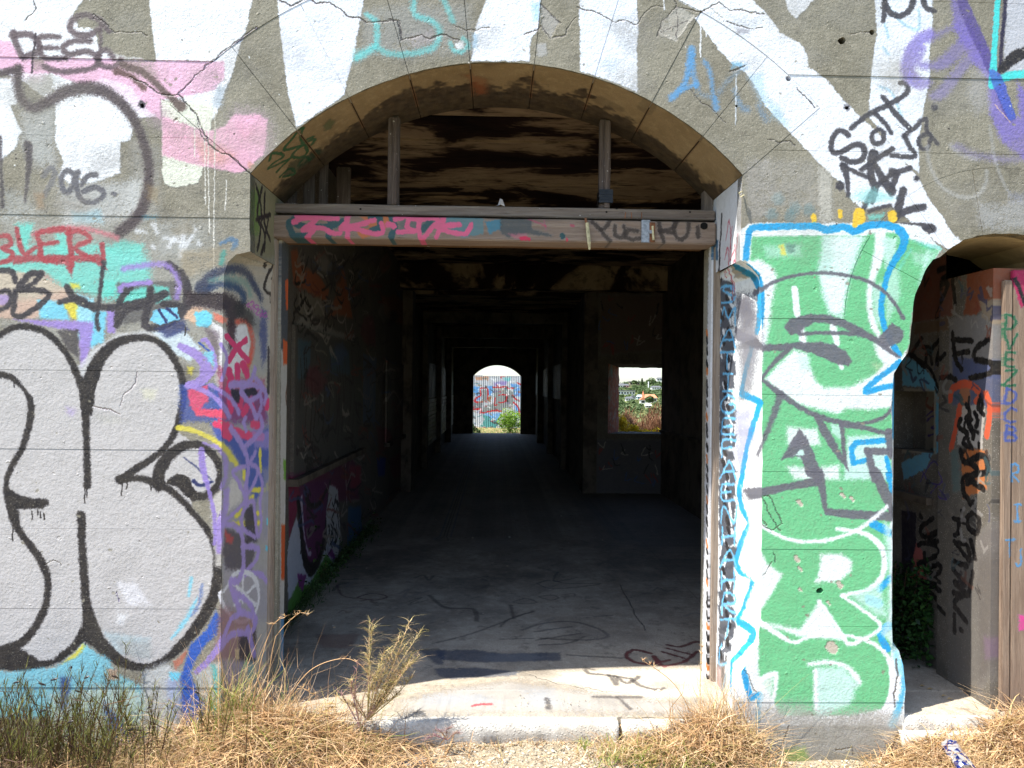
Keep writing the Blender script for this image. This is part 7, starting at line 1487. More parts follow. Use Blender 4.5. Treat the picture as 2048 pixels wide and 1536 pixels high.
def leaf_mat(name, c, c2, trans=.25, rough=.6):
    t = NT(name); n = t.new('ShaderNodeTexNoise'); n.inputs['Scale'].default_value = 3.; t.l.new(t.P(), n.inputs['Vector'])
    w = t.noise(37, 1); col = t.mix(t.rr(w, .35, .65), c, c2)
    t.done(col, rough, None, .25)
    tr = t.new('ShaderNodeBsdfTranslucent'); t.l.new(col, tr.inputs[0]); ms = t.new('ShaderNodeMixShader'); ms.inputs[0].default_value = trans
    t.l.new(t.b.outputs[0], ms.inputs[1]); t.l.new(tr.outputs[0], ms.inputs[2]); t.l.new(ms.outputs[0], t.n['Material Output'].inputs[0])
    return t.m
M_HT1 = leaf_mat('hill_tree_foliage', lin((98, 116, 70)), lin((74, 94, 58))); M_HT2 = leaf_mat('hill_scrub_foliage', lin((124, 136, 88)), lin((98, 118, 76)))
def tz(x, y): return float(terrain(np.array([x]), np.array([y]))[0])
def hillpt(px, D):
    d = ray(px, 775); d = d / d.y; p = CAMP + d * D; return p.x, p.y
M_WHT = plain('white_house_wall', lin((222, 222, 218)), .8, .06); M_PNK = plain('pink_house_wall', lin((214, 160, 156)), .8, .06); M_ROR = plain('orange_tiled_roof', lin((206, 132, 98)), .8, .12, 40)
M_RGR = plain('grey_roof', lin((96, 98, 102)), .7, .15, 30); M_WIN = plain('dark_house_glass', (.03, .035, .04), .15, .1); M_BLU = plain('pale_blue_wall', lin((190, 204, 214)), .8, .06); M_BRN = plain('brown_house_wall', lin((140, 128, 112)), .8, .1)
HB = []
def hitD(px, py, D):
    d = ray(px, py + .0113 * (px - 989) * 0); d = d / d.y
    for q in np.arange(230, 760, 4.):
        p = CAMP + d * q
        if float(terrain(np.array([p.x]), np.array([p.y]))[0]) >= p.z: return q
    return D
def house(px0, px1, ytop, ybot, D, wall, roof, label, flat=False, nw=3, gable=False):
    D = hitD((px0 + px1) / 2, ybot, D)
    a = hillpt(px0, D); b = hillpt(px1, D); x0, x1 = a[0], b[0]; Y = a[1]; k = D / F
    r_ = .0113 * ((px0 + px1) / 2 - 989)
    zt = EYE + (775 + r_ - ytop) * k; zb = EYE + (775 + r_ - ybot) * k; w = x1 - x0; dp = w * .8; rh = (zt - zb) * (.16 if flat else .42)
    HB.append((px0 - 2, px1 + 2, ytop, ybot - 1, D))
    root = thing('house', label, 'house', ((x0 + x1) / 2, Y, zb), group='houses on the hillside')
    beam('wall', x0, x1, Y, Y + dp, zb - 8, zt - rh, wall, root, 0)
    if flat: beam('roof', x0 - .5, x1 + .5, Y - .6, Y + dp, zt - rh, zt, roof, root, 0)
    else:
        ze = zt - rh
        if gable: V = [(x0 - .4, Y - .3, ze), (x1 + .4, Y - .3, ze), ((x0 + x1) / 2, Y - .3, zt), (x0 - .4, Y + dp, ze), (x1 + .4, Y + dp, ze), ((x0 + x1) / 2, Y + dp, zt)]; Fc = [(0, 1, 2), (3, 5, 4), (0, 2, 5, 3), (1, 4, 5, 2), (0, 3, 4, 1)]
        else: V = [(x0 - .4, Y - .4, ze), (x1 + .4, Y - .4, ze), (x1 + .4, Y + dp, ze), (x0 - .4, Y + dp, ze), (x0 + w * .12, Y + dp / 2, zt), (x1 - w * .12, Y + dp / 2, zt)]; Fc = [(0, 1, 5, 4), (1, 2, 5), (2, 3, 4, 5), (3, 0, 4), (0, 3, 2, 1)]
        mk('roof', V, Fc, roof, root)
    hw = (zt - rh - zb)
    for i in range(nw):
        wx = x0 + w * (i + .5) / nw; ww = w / nw * .28
        beam('window', wx - ww, wx + ww, Y - .06, Y + .02, zb + hw * .35, zb + hw * .78, M_WIN, root, 0)
    return root
house(1236, 1250, 767, 777, 690, M_WHT, M_RGR, 'white house at the far left of the ridge in the window view', nw=3)
house(1248, 1258, 768, 776, 680, M_PNK, M_RGR, 'pink house beside the white house on the ridge', nw=2)
house(1260, 1279, 763, 771, 720, M_BRN, M_RGR, 'brown flat roofed house on the skyline of the hill', flat=True, nw=4)
house(1236, 1270, 781, 791, 560, M_WHT, M_RGR, 'long white house with dark flat roof and verandah on the hill', flat=True, nw=6)
house(1252, 1266, 794, 802, 480, M_WHT, M_RGR, 'small white cottage low on the hill left of the blue one', nw=3)
house(1262, 1272, 791, 799, 500, M_WHT, M_RGR, 'gabled white house just behind the small cottage', gable=True, nw=1)
house(1275, 1285, 790, 799, 500, M_BLU, M_BLU, 'pale blue house left of the orange roof', nw=2)
house(1290, 1314, 789, 806, 470, M_WHT, M_ROR, 'white house with a wide orange tiled roof on the hill', nw=4)
house(1281, 1292, 794, 809, 460, M_WHT, M_ROR, 'white gabled wing in front of the orange roofed house', gable=True, nw=1)
house(1292, 1303, 808, 816, 440, M_WHT, M_WHT, 'white shed below the orange roofed house', nw=2)
house(1304, 1323, 772, 779, 600, M_WHT, M_RGR, 'white house among trees at the right of the hill', nw=4)
house(1314, 1324, 755, 762, 720, M_WHT, M_RGR, 'white house on the skyline at the right window edge', nw=2)
def hides(px, z, h, D):
    k = F / D; yt = 778 - (z + h - EYE) * k; yb = 778 - (z - EYE) * k
    return any(D < d + 12 and px + h * .8 * k > a and px - h * .8 * k < b and yt < y1 - (y1 - y0) * .25 and yb > y0 for a, b, y0, y1, d in HB)
Vs = []; Fs = []; off = 0
for i in range(520):
    D = random.uniform(330, 760); px = random.uniform(1195, 1370)
    x, y = hillpt(px, D); z = tz(x, y); h = random.uniform(2.4, 5.2) * (D / 650)
    if hides(px, z, h, D): continue
    v, f = leafmass(90, .6 + h * .06, ell((x, y, z + h * .42), (h * .75, h * .75, h * .55), 5, i), i)
    Vs.append(v); Fs.append(f + off); off += len(v)
o = mk('hill_woodland', np.concatenate(Vs), np.concatenate(Fs), M_HT1); stuff(o, 'green bush and trees covering the distant hillside', 'woodland')
Vs = []; Fs = []; off = 0
for i in range(1100):
    D = random.uniform(300, 740); px = random.uniform(1195, 1370); x, y = hillpt(px, D); z = tz(x, y); h = random.uniform(1.4, 2.8) * D / 650
    if hides(px, z, h, D): continue
   
    v, f = leafmass(45, .6, ell((x, y, z + h * .4), (h * 1.1, h * 1.1, h * .5), 5, i), i + 900); Vs.append(v); Fs.append(f + off); off += len(v)
o = mk('hill_scrub', np.concatenate(Vs), np.concatenate(Fs), M_HT2); stuff(o, 'paler scrub between the trees of the distant hillside', 'scrub')
DS = hitD(1287, 806, 455) - 3
x, y = hillpt(1287, DS); k = DS / F; zb = EYE + (775 + 3.4 - 797) * k; zt = EYE + (778.4 - 781) * k
o = mk('spire', [(x - .9, y, zb), (x + .9, y, zb), (x + .9, y + 1.8, zb), (x - .9, y + 1.8, zb), (x, y + .9, zt)], [(0, 1, 4), (1, 2, 4), (2, 3, 4), (3, 0, 4), (0, 3, 2, 1)], M_ROR, loc=(x, y, zb)); tag(o, 'thin orange spire beside the orange tiled roof', 'spire')
def hilltree(px, ytop, ybot, D, w, label, cone=False):
    x, y = hillpt(px, D); k = D / F; zt = EYE + (778 - ytop) * k; zb = EYE + (778 - ybot) * k; ww = w * k / 2
    root = thing('conifer_tree' if cone else 'hill_tree', label, 'tree', (x, y, zb))
    mk('trunk', *tube([(x, y, zb - 6), (x, y, zb + (zt - zb) * .8)], [.5, .15], 6), M_BRN, root)
    if cone:
        def f(r, n):
            t_ = r.rand(n); a = r.rand(n) * 6.283; q = (1 - t_) * ww * r.uniform(.3, 1, n)
            return np.column_stack([x + q * np.cos(a), y + q * np.sin(a), zb + (zt - zb) * t_])
    else: f = ell((x, y, (zt + zb) / 2), (ww, ww, (zt - zb) * .55), 7, int(px))
    v, fc = leafmass(420, .8, f, int(px)); mk('crown', v, fc, M_HT1, root)
hilltree(1269, 761, 768, 700, 12, 'dark round tree on the skyline above the brown house')
hilltree(1284, 757, 775, 650, 12, 'pointed conifer on the skyline in the middle of the window view', True)
hilltree(1303, 757, 772, 640, 24, 'broad dark tree on the hill below the skyline at the right')
hilltree(1300, 793, 806, hitD(1300, 808, 440) - 5, 17, 'green tree in front of the orange roofed house')
o = mk('pole', *tube([Vector((*hillpt(1297, 600), EYE + 0)), Vector((*hillpt(1297, 600), EYE + (778 - 763) * 600 / F))], .5, 6), M_WHT, loc=(*hillpt(1297, 600), EYE)); tag(o, 'pale utility pole standing on the hillside', 'pole')

# ------------------------------------------------------------------ plants
def blade_mat(name, cols, trans=.3):
    t = NT(name); g = t.new('ShaderNodeNewGeometry')
    col = t.ramp(g.outputs['Random Per Island'], [(i / max(1, len(cols) - 1), lin(c)) for i, c in enumerate(cols)])
    t.done(col, .6, None, .3)
    tr = t.new('ShaderNodeBsdfTranslucent'); t.l.new(col, tr.inputs[0]); ms = t.new('ShaderNodeMixShader'); ms.inputs[0].default_value = trans
    t.l.new(t.b.outputs[0], ms.inputs[1]); t.l.new(tr.outputs[0], ms.inputs[2]); t.l.new(ms.outputs[0], t.n['Material Output'].inputs[0])
    return t.m
STRAW = blade_mat('dry_straw', [(214, 182, 140), (156, 114, 74), (230, 204, 168), (112, 78, 50), (202, 164, 118), (222, 192, 150), (156, 142, 88), (182, 144, 102)], .2)
GREENG = blade_mat('green_grass', [(146, 162, 72), (110, 132, 52), (176, 176, 96), (96, 120, 48)])
BROOM = blade_mat('broom_twig', [(84, 92, 44), (110, 118, 52), (70, 56, 38), (92, 70, 46), (130, 132, 62), (60, 48, 36)])
BROOMD = blade_mat('broom_stem', [(88, 64, 44), (62, 44, 34), (104, 80, 56)], .05)
PODM = plain('black_seed_pod', (.018, .014, .016), .4, .3)
WEEDG = blade_mat('weed_stem', [(164, 152, 92), (200, 180, 124), (146, 140, 76), (190, 156, 120), (210, 196, 150), (176, 130, 110)], .2)
WEEDP = blade_mat('purple_weed', [(150, 110, 120), (120, 90, 84), (170, 140, 110), (140, 100, 116)], .2)
IVYM = leaf_mat('ivy_leaf', lin((58, 92, 44)), lin((34, 60, 30)), .15, .35)
DRKW = leaf_mat('shade_weed_leaf', lin((70, 96, 48)), lin((50, 66, 36)), .2)
BUSHM = leaf_mat('fence_bush_leaf', lin((146, 176, 66)), lin((96, 136, 48)), .35)
def gz(x, y): return gbump(x, y) - .012
def blades(P, H, lean, droop, w, seed, az=None, k=5, jz=.25):
    """curved tapering ribbons; returns V, F"""
    r = np.random.RandomState(seed); n = len(P); P = np.asarray(P, float)
    a = r.uniform(0, 2 * np.pi, n) if az is None else np.asarray(az) + r.normal(0, .5, n)
    h = (H * r.uniform(.5, 1.15, n) if np.isscalar(H) else np.asarray(H) * r.uniform(.6, 1.1, n)); ln = lean * r.uniform(.4, 1.5, n); dr = droop * r.uniform(.3, 1.4, n)
    d = np.column_stack([np.cos(a), np.sin(a), np.zeros(n)]); sd = np.column_stack([-np.sin(a + r.normal(0, .8, n)), np.cos(a), np.zeros(n)])
    ts = np.linspace(0, 1, k); V = np.zeros((n, k, 2, 3)); wob = r.normal(0, .09, (n, 3)); ww = w * r.uniform(.6, 1.4, n)
    for j, t in enumerate(ts):
        c = P + d * (h * ln * t ** 1.4)[:, None] + np.array([0, 0, 1.]) * (h * (t - dr * t * t))[:, None] + wob * h[:, None] * math.sin(t * 5)
        c[:, 2] = np.maximum(c[:, 2], P[:, 2] + .004)
        hw = (ww * (1 - t * .9) * .5)[:, None]
        V[:, j, 0] = c - sd * hw; V[:, j, 1] = c + sd * hw
    idx = (np.arange(n) * k * 2)[:, None]; Fs = []
    for j in range(k - 1): Fs.append(np.column_stack([idx + 2 * j, idx + 2 * j + 1, idx + 2 * j + 3, idx + 2 * j + 2]))
    return V.reshape(-1, 3), np.concatenate(Fs)
def join(L):
    Vs = []; Fs = []; o = 0
    for v, f in L: Vs.append(np.asarray(v)); Fs.append(np.asarray(f) + o); o += len(v)
    return np.concatenate(Vs), np.concatenate(Fs)
def spots(n, cx, cy, sx, sy, seed, lift=0., ymax=-.012):
    r = np.random.RandomState(seed); x = r.normal(cx, sx, n); y = r.normal(cy, sy, n); y = np.where(y > ymax, 2 * ymax - y, y)
    return np.column_stack([x, y, gz(x, y) + lift * r.rand(n) * np.exp(-((x - cx) / (sx * 1.6)) ** 2 - ((y - cy) / (sy * 2)) ** 2)])
def gp(px, py): p = onZ(px, py, 0); return p.x, p.y
# dry matted grass left of the entrance
x0, y0 = -.98, -.16
L = [blades(spots(2000, -.95, -.17, .26, .12, 1, .17), .13, 1.9, .95, .0052, 1), blades(spots(420, -1.02, -.10, .20, .06, 2, .05), .30, .7, .5, .0046, 2),
     blades(spots(900, -1.35, -.3, .25, .1, 3, .05), .2, .9, .5, .004, 3), blades(spots(900, -.60, -.20, .16, .09, 4, .06), .12, 1.3, .7, .004, 4), blades(spots(1200, -1.1, -.42, .45, .10, 5, .04), .15, 1.2, .6, .0042, 5)]
L += [blades(spots(260, -1.12, -.10, .13, .05, 19), .52, .35, .25, .0042, 19), blades(spots(500, -.80, -.13, .14, .05, 29, .05), .24, .9, .5, .0045, 29), blades(spots(320, -1.0, -.2, .3, .12, 8, .12), .16, 1.3, .8, .011, 8), blades(spots(500, -.9, -.2, .3, .12, 9, .15), .09, 2.6, 1.2, .0035, 9)]
v, f = join(L); stuff(mk('dry_grass', v, f, STRAW), 'heap of dry straw coloured grass at the left foot of the arch', 'grass')
v, f = join([blades(spots(90, -1.17, -.10, .05, .03, 6), .46, .35, .25, .006, 6), blades(spots(260, -1.0, -.18, .28, .1, 7, .08), .2, .7, .4, .0045, 7)])
stuff(mk('green_grass', v, f, GREENG), 'green blades of grass among the dry grass at the left jamb', 'grass')
# right foot
L = [blades(spots(1300, 1.02, -.13, .12, .08, 11, .15), .13, 1.5, .9, .005, 11), blades(spots(300, 1.05, -.06, .09, .03, 12), .34, .4, .2, .004, 12), blades(spots(900, .75, -.16, .16, .08, 13, .05), .11, 1.0, .6, .004, 13),
     blades(spots(260, 1.4, -.3, .4, .08, 14, .02), .08, 1.8, .6, .004, 14)]
L += [blades(spots(160, 1.0, -.15, .14, .07, 8, .1), .14, 1.2, .8, .010, 18)]
v, f = join(L); stuff(mk('dry_grass', v, f, STRAW), 'dry grass tuft at the right foot of the arch beside the pier', 'grass')
v, f = join([blades(spots(420, .85, -.18, .16, .07, 15), .12, .7, .4, .0045, 15), blades(spots(160, .62, -.2, .1, .04, 16), .07, .8, .4, .005, 16)])
stuff(mk('green_grass', v, f, GREENG), 'short green grass shoots before the right end of the threshold', 'grass')
# before the narrow doorway
L = [blades(spots(1100, 2.0, -.14, .12, .07, 21, .05), .13, 1.4, .85, .005, 21), blades(spots(1700, 2.55, -.12, .18, .09, 22, .16), .16, 1.4, .85, .005, 22), blades(spots(1500, 2.2, -.26, .4, .08, 23, .03), .12, 1.3, .7, .0042, 23)]
L += [blades(spots(260, 2.5, -.15, .22, .08, 8, .1), .15, 1.3, .8, .010, 28)]
v, f = join(L); stuff(mk('dry_grass', v, f, STRAW), 'dry grass around the narrow doorway at the right edge', 'grass')
# thin fringe along the threshold and scattered straw
L = [blades(spots(500, .0, -.07, .5, .012, 31, ymax=-.055), .035, 1.1, .4, .0035, 31), blades(spots(500, .1, -.35, 1.1, .25, 32), .05, 2.5, .95, .003, 32)]
v, f = join(L); stuff(mk('dry_grass', v, f, STRAW), 'thin dry straws scattered over the gravel before the threshold', 'grass')
# broom shrub at the left edge
SHB = thing('broom_shrub', 'wiry half dry broom shrub with dark twigs and green tips at the left edge', 'shrub', (-1.95, -.3, 0))
r = np.random.RandomState(51); stems = []; tips = []; pods = []; tw = []
for i in range(330):
    bx, by = r.normal(-1.95, .30), -.10 - abs(r.normal(.22, .14)); a = r.uniform(0, 6.28); h = r.uniform(.18, .50) * (1 if bx < -1.6 else .75); ln = r.uniform(.1, .5)
    pts = [(bx + math.cos(a) * ln * h * t ** 1.3, min(-.03, by + math.sin(a) * ln * h * t ** 1.3 * .6), gz(bx, by) + h * t) for t in (0, .3, .6, .85, 1)]
    stems.append(tube(pts, [.0028, .0024, .0018, .0012, .0008], 4, False))
    for q in range(34):
        t = r.uniform(.1, 1); k = int(t * 3.99); p = np.array(pts[k]) * (1 - (t * 4 - int(t * 4))) + np.array(pts[min(4, k + 1)]) * (t * 4 - int(t * 4)); tw.append(p)
    if r.rand() < .12:
        p = np.array(pts[4 - r.randint(0, 2)]); b = r.uniform(0, 6.28); q = p + np.array([math.cos(b), 0, .3]) * .035
        pods.append(tube([p, p + (q - p) * .3, p + (q - p) * .7, q], [.001, .0042, .0042, .001], 5))
v, f = merge(stems); mk('stem', v, f, BROOMD, SHB)
tg = []
for i in range(900):
    bx, by = r.normal(-1.98, .26), -.08 - abs(r.normal(.2, .13)); zz = gz(bx, by) + abs(r.normal(0, .13)); a = r.uniform(0, 6.28); e = r.uniform(-.2, .7); L2_ = r.uniform(.05, .16)
    p = np.array([bx, by, zz]); q = p + np.array([math.cos(a), math.sin(a) * .6, e]) * L2_; q[1] = min(q[1], -.02); tg.append(tube([p, (p + q) / 2 + r.normal(0, .006, 3), q], [.002, .0016, .0008], 3, False))
v, f = merge(tg); mk('dead_twigs', v, f, BROOMD, SHB)
v, f = blades(np.array(tw), .06, .5, .1, .0026, 52, k=3); mk('twigs', v, f, BROOM, SHB)
for v, f in pods: mk('seed_pod', v, f, PODM, SHB)
v, f = join([blades(spots(2600, -1.9, -.38, .32, .12, 53, .12), .16, 1.2, .6, .004, 53)]); stuff(mk('dry_grass', v, f, STRAW), 'dead grass tangled round the foot of the broom shrub', 'grass')
v, f = join([blades(spots(240, -1.75, -.2, .25, .08, 54), .40, .3, .15, .0035, 54)]); stuff(mk('green_grass', v, f, GREENG), 'thin green grass growing up through the broom shrub', 'grass')
# tall weeds
def weed(name, label, base, tops, mat, seed, twl=.05, n=40, cat='weed'):
    r = np.random.RandomState(seed); b = Vector(base); root = thing(name, label, cat, base); st_ = []; tt = []
    for T in tops:
        T = Vector(T); mid = b.lerp(T, .5) + Vector((r.uniform(-.02, .02), 0, r.uniform(0, .03)))
        pts = [b, b.lerp(mid, .5), mid, mid.lerp(T, .5), T]; st_.append(tube(pts, [.003, .0027, .0022, .0016, .0008], 5, False))
        for q in range(n):
            t = r.uniform(.25, 1) * 4; k = min(3, int(t)); tt.append(pts[k].lerp(pts[k + 1], t - k))
    v, f = merge(st_); mk('stem', v, f, mat, root)
    v, f = blades(np.array([tuple(p) for p in tt]), twl, 1.3, .55, .0026, seed, k=4); mk('pods', v, f, mat, root)
    return root
def aty(px, py, Y): return tuple(onY(px, py, Y))
Yw = -.10
weed('mustard_weed', 'tall yellowish mustard weed gone to seed leaning right at the arch foot', aty(735, 1440, Yw), [aty(820, 1242, Yw), aty(842, 1262, Yw), aty(800, 1275, Yw), aty(815, 1330, Yw), aty(770, 1300, Yw), aty(826, 1352, Yw + .03), aty(800, 1390, Yw), aty(745, 1250, Yw + .05), aty(738, 1245, Yw + .05), aty(790, 1345, Yw), aty(775, 1370, Yw - .02), aty(700, 1360, Yw), aty(680, 1400, Yw - .02), aty(840, 1310, Yw), aty(822, 1325, Yw - .03), aty(760, 1330, Yw - .02), aty(812, 1290, Yw + .02), aty(832, 1300, Yw + .02)], WEEDG, 61, .046, 120)
weed('purple_weed', 'purplish dried weed at the foot of the mustard weed', aty(720, 1455, Yw - .04), [aty(715, 1325, Yw - .02), aty(742, 1350, Yw), aty(700, 1370, Yw), aty(760, 1400, Yw), aty(680, 1385, Yw)], WEEDP, 62, .03, 60)
weed('purple_weed', 'low purplish weed sprawling on the gravel left of the threshold', aty(895, 1480, -.12), [aty(870, 1460, -.12), aty(920, 1468, -.14), aty(845, 1482, -.16), aty(905, 1455, -.1)], WEEDP, 63, .02, 50)
weed('green_weed', 'small green weed growing in the gravel right of the middle', aty(1170, 1500, -.16), [aty(1160, 1488, -.16), aty(1185, 1492, -.18), aty(1175, 1484, -.14)], GREENG, 64, .03, 16)
# arching seed stalks
for i, pts in enumerate([[(575, 1400), (610, 1350), (650, 1325), (700, 1318), (735, 1345), (745, 1385)], [(520, 1470), (545, 1300), (560, 1262), (600, 1225), (615, 1232)], [(500, 1440), (520, 1330), (545, 1250), (570, 1235)], [(600, 1420), (590, 1385), (605, 1376), (628, 1390)], [(1405, 1460), (1400, 1390), (1402, 1330), (1404, 1296)], [(1390, 1440), (1350, 1370), (1300, 1330), (1285, 1322)]]):
    Y = -.08; P = [Vector(onY(x, y, Y)) for x, y in pts]; root = thing('seed_grass_stalk', ['long arching dry grass stalk bending over the floor', 'dry seed head stalk before the left post', 'dry stalk crossing the left door post', 'short hooked dry stalk above the grass heap', 'upright feathery stalk before the right post', 'thin stalk leaning left from the right tuft'][i], 'grass stalk', tuple(P[0]), group='dry seed stalks in the grass')
    C_ = catmull([tuple(p) for p in P], sp=.02); C_ = C_[::max(1, len(C_) // 24)]
    v, f = tube([Vector(c) for c in C_], .0016, 4, False); mk('stalk', v, f, STRAW, root)
    nn = 30; idx = np.random.RandomState(i).randint(int(len(C_) * .6), len(C_), nn); v, f = blades(C_[idx], .028, .8, .5, .004, 70 + i, k=3); stuff(mk('seed_head', v, f, STRAW, root))
# weeds in the shade along the left wall, ivy in the doorway
def strip_spots(n, xa, ya, xb, yb, s, seed, z=.12):
    r = np.random.RandomState(seed); t = r.rand(n); return np.column_stack([xa + (xb - xa) * t + np.abs(r.normal(0, s, n)), ya + (yb - ya) * t, np.full(n, z)])
v, f = join([blades(strip_spots(900, -1.34, 1.0, -1.34, 4.6, .05, 81), .13, .8, .4, .005, 81), leafmass(700, .016, lambda r, n: np.column_stack([-1.33 + np.abs(r.normal(0, .07, n)), r.uniform(1.6, 4.4, n), .12 + r.gamma(1.5, .05, n)]), 82)])
stuff(mk('shade_weeds', v, f, DRKW), 'dark weeds growing along the foot of the left inner wall', 'weeds')
IV = thing('creeping_plant', 'dark leafy creeper filling the lower corner behind the narrow doorway', 'creeper', (2.3, .9, .12))
def ivf(r, n):
    t = r.rand(n) ** .7; y = r.uniform(.56, 1.5, n); x = 2.44 - np.abs(r.normal(0, .10, n)) * (1.2 - t); z = .12 + t * (.62 - .20 * (y - .56)) * r.uniform(.4, 1, n); return np.column_stack([x, y, z])
v, f = leafmass(4200, .017, ivf, 83); mk('leaves', v, f, IVYM, IV)
v, f = merge([tube([(2.42, .7 + .1 * i, .12), (2.40, .72 + .1 * i, .4), (2.43, .7 + .12 * i, .62)], .004, 4) for i in range(6)]); mk('stems', v, f, BROOMD, IV)
# beyond the far arch
p = onY(1020, 860, 23.6)
BU = thing('fence_bush', 'bright green leafy bush in sunlight before the corrugated fence', 'bush', (p.x, 23.6, 0))
v, f = leafmass(2600, .035, ell((p.x, 23.6, .46), (.50, .4, .50), 8, 3), 91); mk('leaves', v, f, BUSHM, BU)
v, f = merge([tube([(p.x, 23.6, -.02), (p.x + dx, 23.6, .6)], [.02, .008], 5) for dx in (-.2, 0, .2)]); mk('stems', v, f, BROOMD, BU)
p = onY(952, 860, 22.3); DB = thing('dark_bush', 'small dark bush at the left side of the far arch', 'bush', (p.x - .1, 22.3, 0))
v, f = leafmass(900, .035, ell((p.x - .1, 22.3, .2), (.36, .3, .24), 5, 4), 92); mk('leaves', v, f, DRKW, DB)
v, f = merge([tube([(p.x - .1, 22.3, -.02), (p.x - .1 + dx, 22.3, .3)], [.02, .008], 5) for dx in (-.1, .1)]); mk('stems', v, f, BROOMD, DB)
rr3 = np.random.RandomState(5); PP = np.column_stack([rr3.uniform(-3, 4, 3000), rr3.uniform(21.5, 26.9, 3000), np.full(3000, -.02)]); v, f = blades(PP, .13, .7, .4, .012, 93, k=3)
stuff(mk('dry_grass', v, f, STRAW), 'dry grass at the foot of the corrugated fence', 'grass')
# outside the back window: brown shrubs and yellow flowers
BRM = blade_mat('brown_twigs', [(134, 92, 66), (110, 76, 56), (156, 112, 82), (120, 92, 70)], .1); YLM = blade_mat('yellow_flowers', [(222, 190, 20), (236, 206, 40), (190, 160, 20), (150, 140, 40)], .3)
def wpt(px, D): d = ray(px, 775); d = d / d.y; p = CAMP + d * D; return p.x, p.y
for i, (px, D, zt, w) in enumerate([(1245, 17, 820, 42), (1272, 17.5, 833, 42), (1300, 16.5, 822, 46), (1328, 16, 812, 46), (1258, 15.6, 838, 40), (1290, 15.4, 840, 44), (1316, 15.2, 835, 40)]):
    x, y = wpt(px, D); k = D / F; top = EYE - (zt - 778) * k; hw = w * k * .5
    root = thing('brown_shrub', ['leftmost', 'second', 'third', 'rightmost', 'front left', 'front middle', 'front right'][i] + ' dead brown shrub outside the back window', 'shrub', (x, y, -.02), group='dead brown shrubs outside the back window')
    r = np.random.RandomState(200 + i); st_ = []; tt = []
    for j in range(34):
        a = r.uniform(0, 6.28); q = hw * r.uniform(.1, 1.1); T = Vector((x + q * math.cos(a), y + q * math.sin(a), top * r.uniform(.6, 1.0))); b_ = Vector((x + q * .1 * math.cos(a), y, -.02)); m_ = b_.lerp(T, .55) + Vector((0, 0, .08))
        st_.append(tube([b_, m_, T], [.012, .008, .003], 4, False)); tt += [tuple(m_.lerp(T, r.rand())) for _ in range(26)]
    v, f = merge(st_); mk('stems', v, f, BRM, root); v, f = blades(np.array(tt), .20, .6, .1, .010, 300 + i, k=3); mk('twigs', v, f, BRM, root)
for i, (px, D, zt, w) in enumerate([(1240, 13.6, 834, 26), (1256, 13.5, 846, 26), (1274, 13.4, 851, 26), (1292, 13.3, 855, 26), (1312, 13.3, 857, 26)]):
    x, y = wpt(px, D); k = D / F; top = EYE - (zt - 778) * k
    root = thing('yellow_flowers', ['tallest clump of yellow flowers at the left of the back window', 'second clump of yellow flowers outside the back window', 'middle clump of yellow flowers outside the back window', 'fourth low clump of yellow flowers outside the back window', 'lowest clump of yellow flowers at the right of the back window'][i], 'flowers', (x, y, -.02), group='clumps of yellow flowers outside the back window')
    v, f = leafmass(700, .022, ell((x, y, top - .14), (w * k * .6, .2, .16), 6, i), 400 + i); mk('blossoms', v, f, YLM, root)
    v, f = blades(np.column_stack([np.full(60, x), np.full(60, y), np.full(60, -.02)]) + np.random.RandomState(i).normal(0, .06, (60, 3)) * (1, 1, 0), top, .12, .05, .008, 500 + i, k=3); mk('stems', v, f, GREENG, root)
# gravel: real stones
r = np.random.RandomState(9); ico = bmesh.new(); bmesh.ops.create_icosphere(ico, subdivisions=1, radius=1); IV_ = np.array([tuple(q.co) for q in ico.verts]); IF_ = np.array([[q.index for q in ff.verts] for ff in ico.faces]); ico.free()
def stones(n, fx, seed, s0, s1):
    r = np.random.RandomState(seed); Vs = []; Fs = []
    for i in range(n):
        x, y = fx(r); s = s0 * (s1 / s0) ** (r.rand() ** 2.2); v = IV_ * (1 + r.uniform(-.25, .25, (12, 1))) * np.array([1, r.uniform(.6, 1), r.uniform(.4, .7)]) * s; a = r.uniform(0, 6.28); ca, sa = math.cos(a), math.sin(a)
        v = np.column_stack([v[:, 0] * ca - v[:, 1] * sa + x, v[:, 0] * sa + v[:, 1] * ca + y, v[:, 2] + gz(x, y) + s * .2]); Vs.append(v); Fs.append(IF_ + 12 * i)
    return np.concatenate(Vs), np.concatenate(Fs)
STN = blade_mat('pale_stones', [(196, 186, 166), (150, 140, 122), (214, 206, 190), (120, 108, 92), (176, 164, 140), (206, 176, 140)], 0.)
v, f = stones(9000, lambda r: (r.uniform(-1.2, 2.4), -.03 - abs(r.normal(0, .28))), 1, .0022, .011); stuff(mk('gravel', v, f, STN), 'pale gravel and small stones on the ground before the threshold', 'gravel')
v, f = stones(500, lambda r: (r.uniform(-1.2, 1.1), .03 + abs(r.normal(0, .12))), 2, .0015, .006); v[:, 2] += .125; stuff(mk('grit', v, f, STN), 'loose grit on the edge of the floor slab', 'grit')
v, f = stones(70, lambda r: (r.uniform(-1.2, 2.3), r.uniform(.1, 6)), 6, .004, .014); v[:, 2] = v[:, 2] - gz(v[:, 0], v[:, 1]) + .12; stuff(mk('floor_debris', v, f, STN), 'small stones and crumbs of plaster scattered over the dark floor', 'debris')
v, f = stones(26, lambda r: (r.uniform(-1.0, 1.2), -.05 - r.uniform(0, .35)), 3, .012, .024); stuff(mk('rubble', v, f, STN), 'larger loose stones in the gravel', 'stones')
